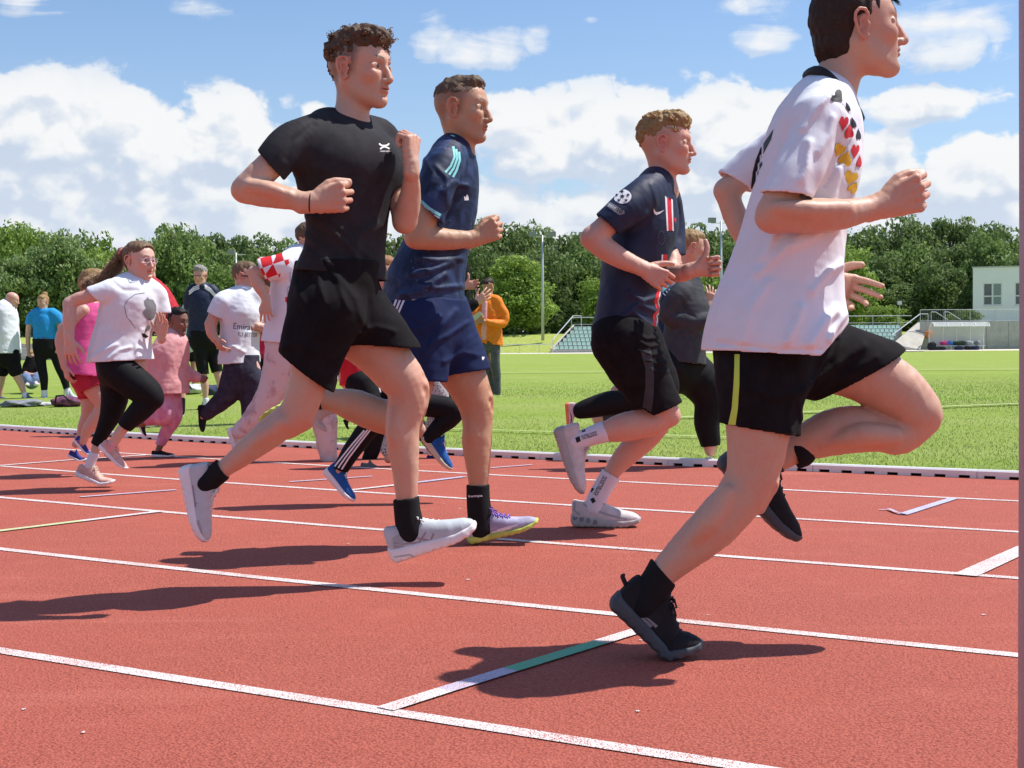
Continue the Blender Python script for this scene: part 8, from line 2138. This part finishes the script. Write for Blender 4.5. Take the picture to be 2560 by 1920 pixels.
# orange jacket
OW = fig('dark haired woman in orange jacket and grey trousers looking at a phone', 20.5, (1240, 1004), 'olive', z5,
    [([(905, 880, 120), (900, 960, 150), (900, 1120, 160)], dict(ratio=.9)), ([(980, 840, 60, -.05), (1030, 960, 56, -.05), (1020, 1030, 50, -.1)], {}), ([(1020, 1030, 50, -.1), (930, 1020, 42, -.25), (860, 1005, 30, -.3)], {}), ([(820, 850, 60, 0), (795, 960, 54, -.1), (800, 1030, 46, -.15)], {}), ([(800, 1030, 46, -.15), (815, 1005, 34, -.3), (822, 995, 30, -.3)], {}),
     ([(930, 1150, 90), (950, 1350, 74), (965, 1450, 56), (972, 1600, 34)], dict(dY=-.05)), ([(870, 1150, 90), (900, 1330, 74), (935, 1480, 54), (955, 1590, 34)], dict(dY=.12))],
    head=dict(c=z5(898, 715), yaw=-135, pitch=-25, size=.96, nb=(z5(905, 790), .048, .055), hair=HM['dark'], style='short', n=500, brow=(.03, .02, .015), blush=0),
    hands=[((862, 1006), -.3, (-1, -.1, .15), (.1, -.6, .6), (0, .5, .8), .85, FIST), ((820, 996), -.3, (.5, -.2, .3), (0, -.6, -.6), (0, .4, .8), .85, FIST)],
    clothes=[('jacket', F_ORANGE, [([(845, 838, 64), (905, 815, 76), (980, 840, 68)], dict(ratio=1.2)), ([(905, 910, 190), (905, 970, 212), (900, 1080, 220), (905, 1200, 225), (905, 1240, 225)], dict(ratio=.85, clip=[((790, 1180), (1020, 1212), 0)], depth=.05)), ([(965, 830, 80, -.05), (1030, 950, 76, -.06), (1018, 1025, 72, -.1), (940, 1022, 56, -.22), (885, 1010, 46, -.28)], {}), ([(830, 835, 80), (795, 950, 70, -.1), (800, 1025, 62, -.16)], {})], dict(nz=.014, nscale=.1, res=.009, seed=68)),
        ('trousers', fabric('grey_trousers', (.085, .088, .095), .8, .2), [([(905, 1150, 180, 0, .9), (905, 1190, 170, 0, .9)], {}), ([(945, 1180, 96), (955, 1350, 78), (970, 1460, 64), (977, 1620, 48)], dict(dY=-.05)), ([(868, 1180, 92), (885, 1330, 74), (920, 1470, 60), (935, 1590, 46)], dict(dY=.12))], dict(nz=.006, res=.009)),
        ('scarf', F_LPINK, [([(868, 850, 44, -.13), (866, 1000, 56, -.14), (868, 1140, 60, -.12)], {})], dict(nz=.004, res=.009))],
    shoes=[((965, 1660), (1000, 1668), U, S_WHITE, S_WSOLE, dict(dY=0, dYt=-.14)), ((925, 1630), (955, 1640), U, S_WHITE, S_WSOLE, dict(dY=.14, dYt=.06))], z0=GZ, **FAR)
a = OW.p(z5(808, 962), -.33)
ph = MB().box((-.035, -.006, -.07), (.035, .006, .07)).mesh('phone', mat('pale_phone_case', (.45, .47, .42), .3))
o = tag(link('phone', ph, None, a, (.5, .9, .35)), 'pale phone held up in the hand of the orange jacket woman', 'phone')
# clapping person behind the navy runner
fig('dark sleeved person clapping, mostly hidden behind the navy shirt runner', 12.2, (1128, 1050), 'pink', z5,
    [([(600, 560, 200), (600, 750, 230), (600, 950, 240)], dict(ratio=1.2)), ([(560, 600, 100, -.2), (600, 820, 90, -.25)], {}), ([(600, 820, 88, -.25), (720, 880, 70, -.3), (795, 850, 48, -.3)], {}), ([(640, 620, 90, .1), (640, 780, 80, .0), (700, 720, 56, -.2)], {}),
     ([(590, 1000, 150), (590, 1300, 120), (590, 1600, 90), (590, 1720, 60)], dict(dY=0)), ([(620, 1000, 150), (620, 1300, 120), (610, 1600, 90), (610, 1720, 60)], dict(dY=.14))],
    head=dict(c=z5(610, 430), yaw=0, size=.98, nb=(z5(600, 540), .055, .06), hair=HM['dark'], style='short', n=200),
    hands=[((795, 850), -.3, (.7, 0, .5), (.2, -1, 0), (-.5, 0, .8), .98, dict(curl=((20, 20, 12), (16, 20, 12), (16, 22, 12), (20, 24, 14)), thumb='open', spread=10)), ((700, 715), -.2, (.8, -.1, .1), (0, 1, .1), (.1, 0, 1), .98, dict(curl=((28, 34, 22), (30, 36, 22), (34, 40, 22), (40, 44, 22)), thumb='up', spread=6))],
    clothes=[('jacket', F_BLACK, [([(600, 520, 200), (600, 600, 300), (600, 800, 300), (600, 1000, 300)], dict(ratio=1.15)), ([(560, 600, 130, -.2), (600, 820, 120, -.25), (720, 885, 100, -.3), (780, 860, 74, -.3)], dict(clip=[((775, 800), (812, 900), -.3)] if False else None)), ([(640, 620, 115, .1), (640, 780, 105, 0), (690, 730, 80, -.17)], {})], dict(nz=.010, res=.009, seed=69)),
        ('trousers', F_LEG, [([(590, 980, 180), (590, 1300, 150), (590, 1600, 115), (590, 1700, 100)], {}), ([(620, 980, 180), (620, 1300, 150), (610, 1600, 115), (610, 1700, 100)], dict(dY=.14))], dict(nz=.006, res=.011))],
    shoes=[((570, 1780), (640, 1790), U, S_BLACK, S_WSOLE, {}), ((600, 1770), (670, 1780), U, S_BLACK, S_WSOLE, dict(dY=.14))], z0=.05, **FAR)
# bags and odds and ends on the grass
def gb(px, py, **k): 
    p_ = GF(px, py); return p_
FM['purple'] = mat('purple_bag_fabric2', (.16, .05, .10), .7, .3, var=.5, vscale=14, bump=.4, bscale=60)
a = GF(170, 1016); kk = a.y / FPX
lump('shoulder_bag', 'purple patterned bag lying on the grass under a thin wire hoop', 'bag', a, 39 * kk, .22, 20 * kk * 1.3, FM['purple'], seed=7, bumpy=.12, strap=P_BLACK)
hoop = MB().tube([(a.x - 3 * kk, a.y - .12, a.z - .02), (a.x - 2 * kk, a.y - .12, a.z + 42 * kk), (a.x + 20 * kk, a.y - .12, a.z + 52 * kk), (a.x + 42 * kk, a.y - .12, a.z + 40 * kk), (a.x + 43 * kk, a.y - .12, a.z - .02)], .006, 6)
tag(hoop.build('wire_hoop', M_GALV, None, True), 'thin steel wire hoop stuck in the grass over the purple bag', 'hoop')
a = GF(60, 1016); kk = a.y / FPX
lump('jacket', 'grey and black jacket lying flat on the grass before the bald man', 'jacket', a, 38 * kk, .3, 17 * kk, FM['grey'], seed=8, bumpy=.3)
a = GF(112, 1014)
lump('towel', 'pale grey cloth lying beside the grey jacket on the grass', 'towel', a, 24 * kk, .25, 9 * kk, mat('pale_grey_towel', (.45, .46, .47), .9, .1, var=.2, vscale=20), seed=9, bumpy=.25)
a = GF(478, 985); kk = a.y / FPX
lump('holdall', 'white and grey sports holdall on the grass left of the navy woman\'s legs', 'bag', a, 26 * kk, .3, 26 * kk, mat('white_grey_holdall', (.45, .46, .47), .6, .3, var=.5, vscale=6), seed=10, strap=P_BLACK)
a = GF(532, 987)
lump('holdall', 'dark blue bag on the grass between the navy woman\'s feet', 'bag', a, 14 * kk, .25, 26 * kk, FM['navy'], seed=11)
a = GF(566, 980); kk = a.y / FPX
lump('backpack', 'grey backpack with white piping standing behind the navy woman', 'backpack', a, 14 * kk, .2, 60 * kk, FM['grey'], seed=12, strap=P_WHITE)
a = GF(380, 1066); kk = a.y / FPX
lump('plastic_bag', 'crumpled off white plastic bag on the grass behind the small pink child', 'bag', a, 30 * kk, .2, 18 * kk, mat('white_plastic_bag', (.62, .60, .55), .4, .4, var=.1, vscale=12, bump=.6, bscale=20), seed=13, bumpy=.3)
print('spectators', time.time() - t0)
print('SCRIPT TIME', round(time.time() - T00, 1))
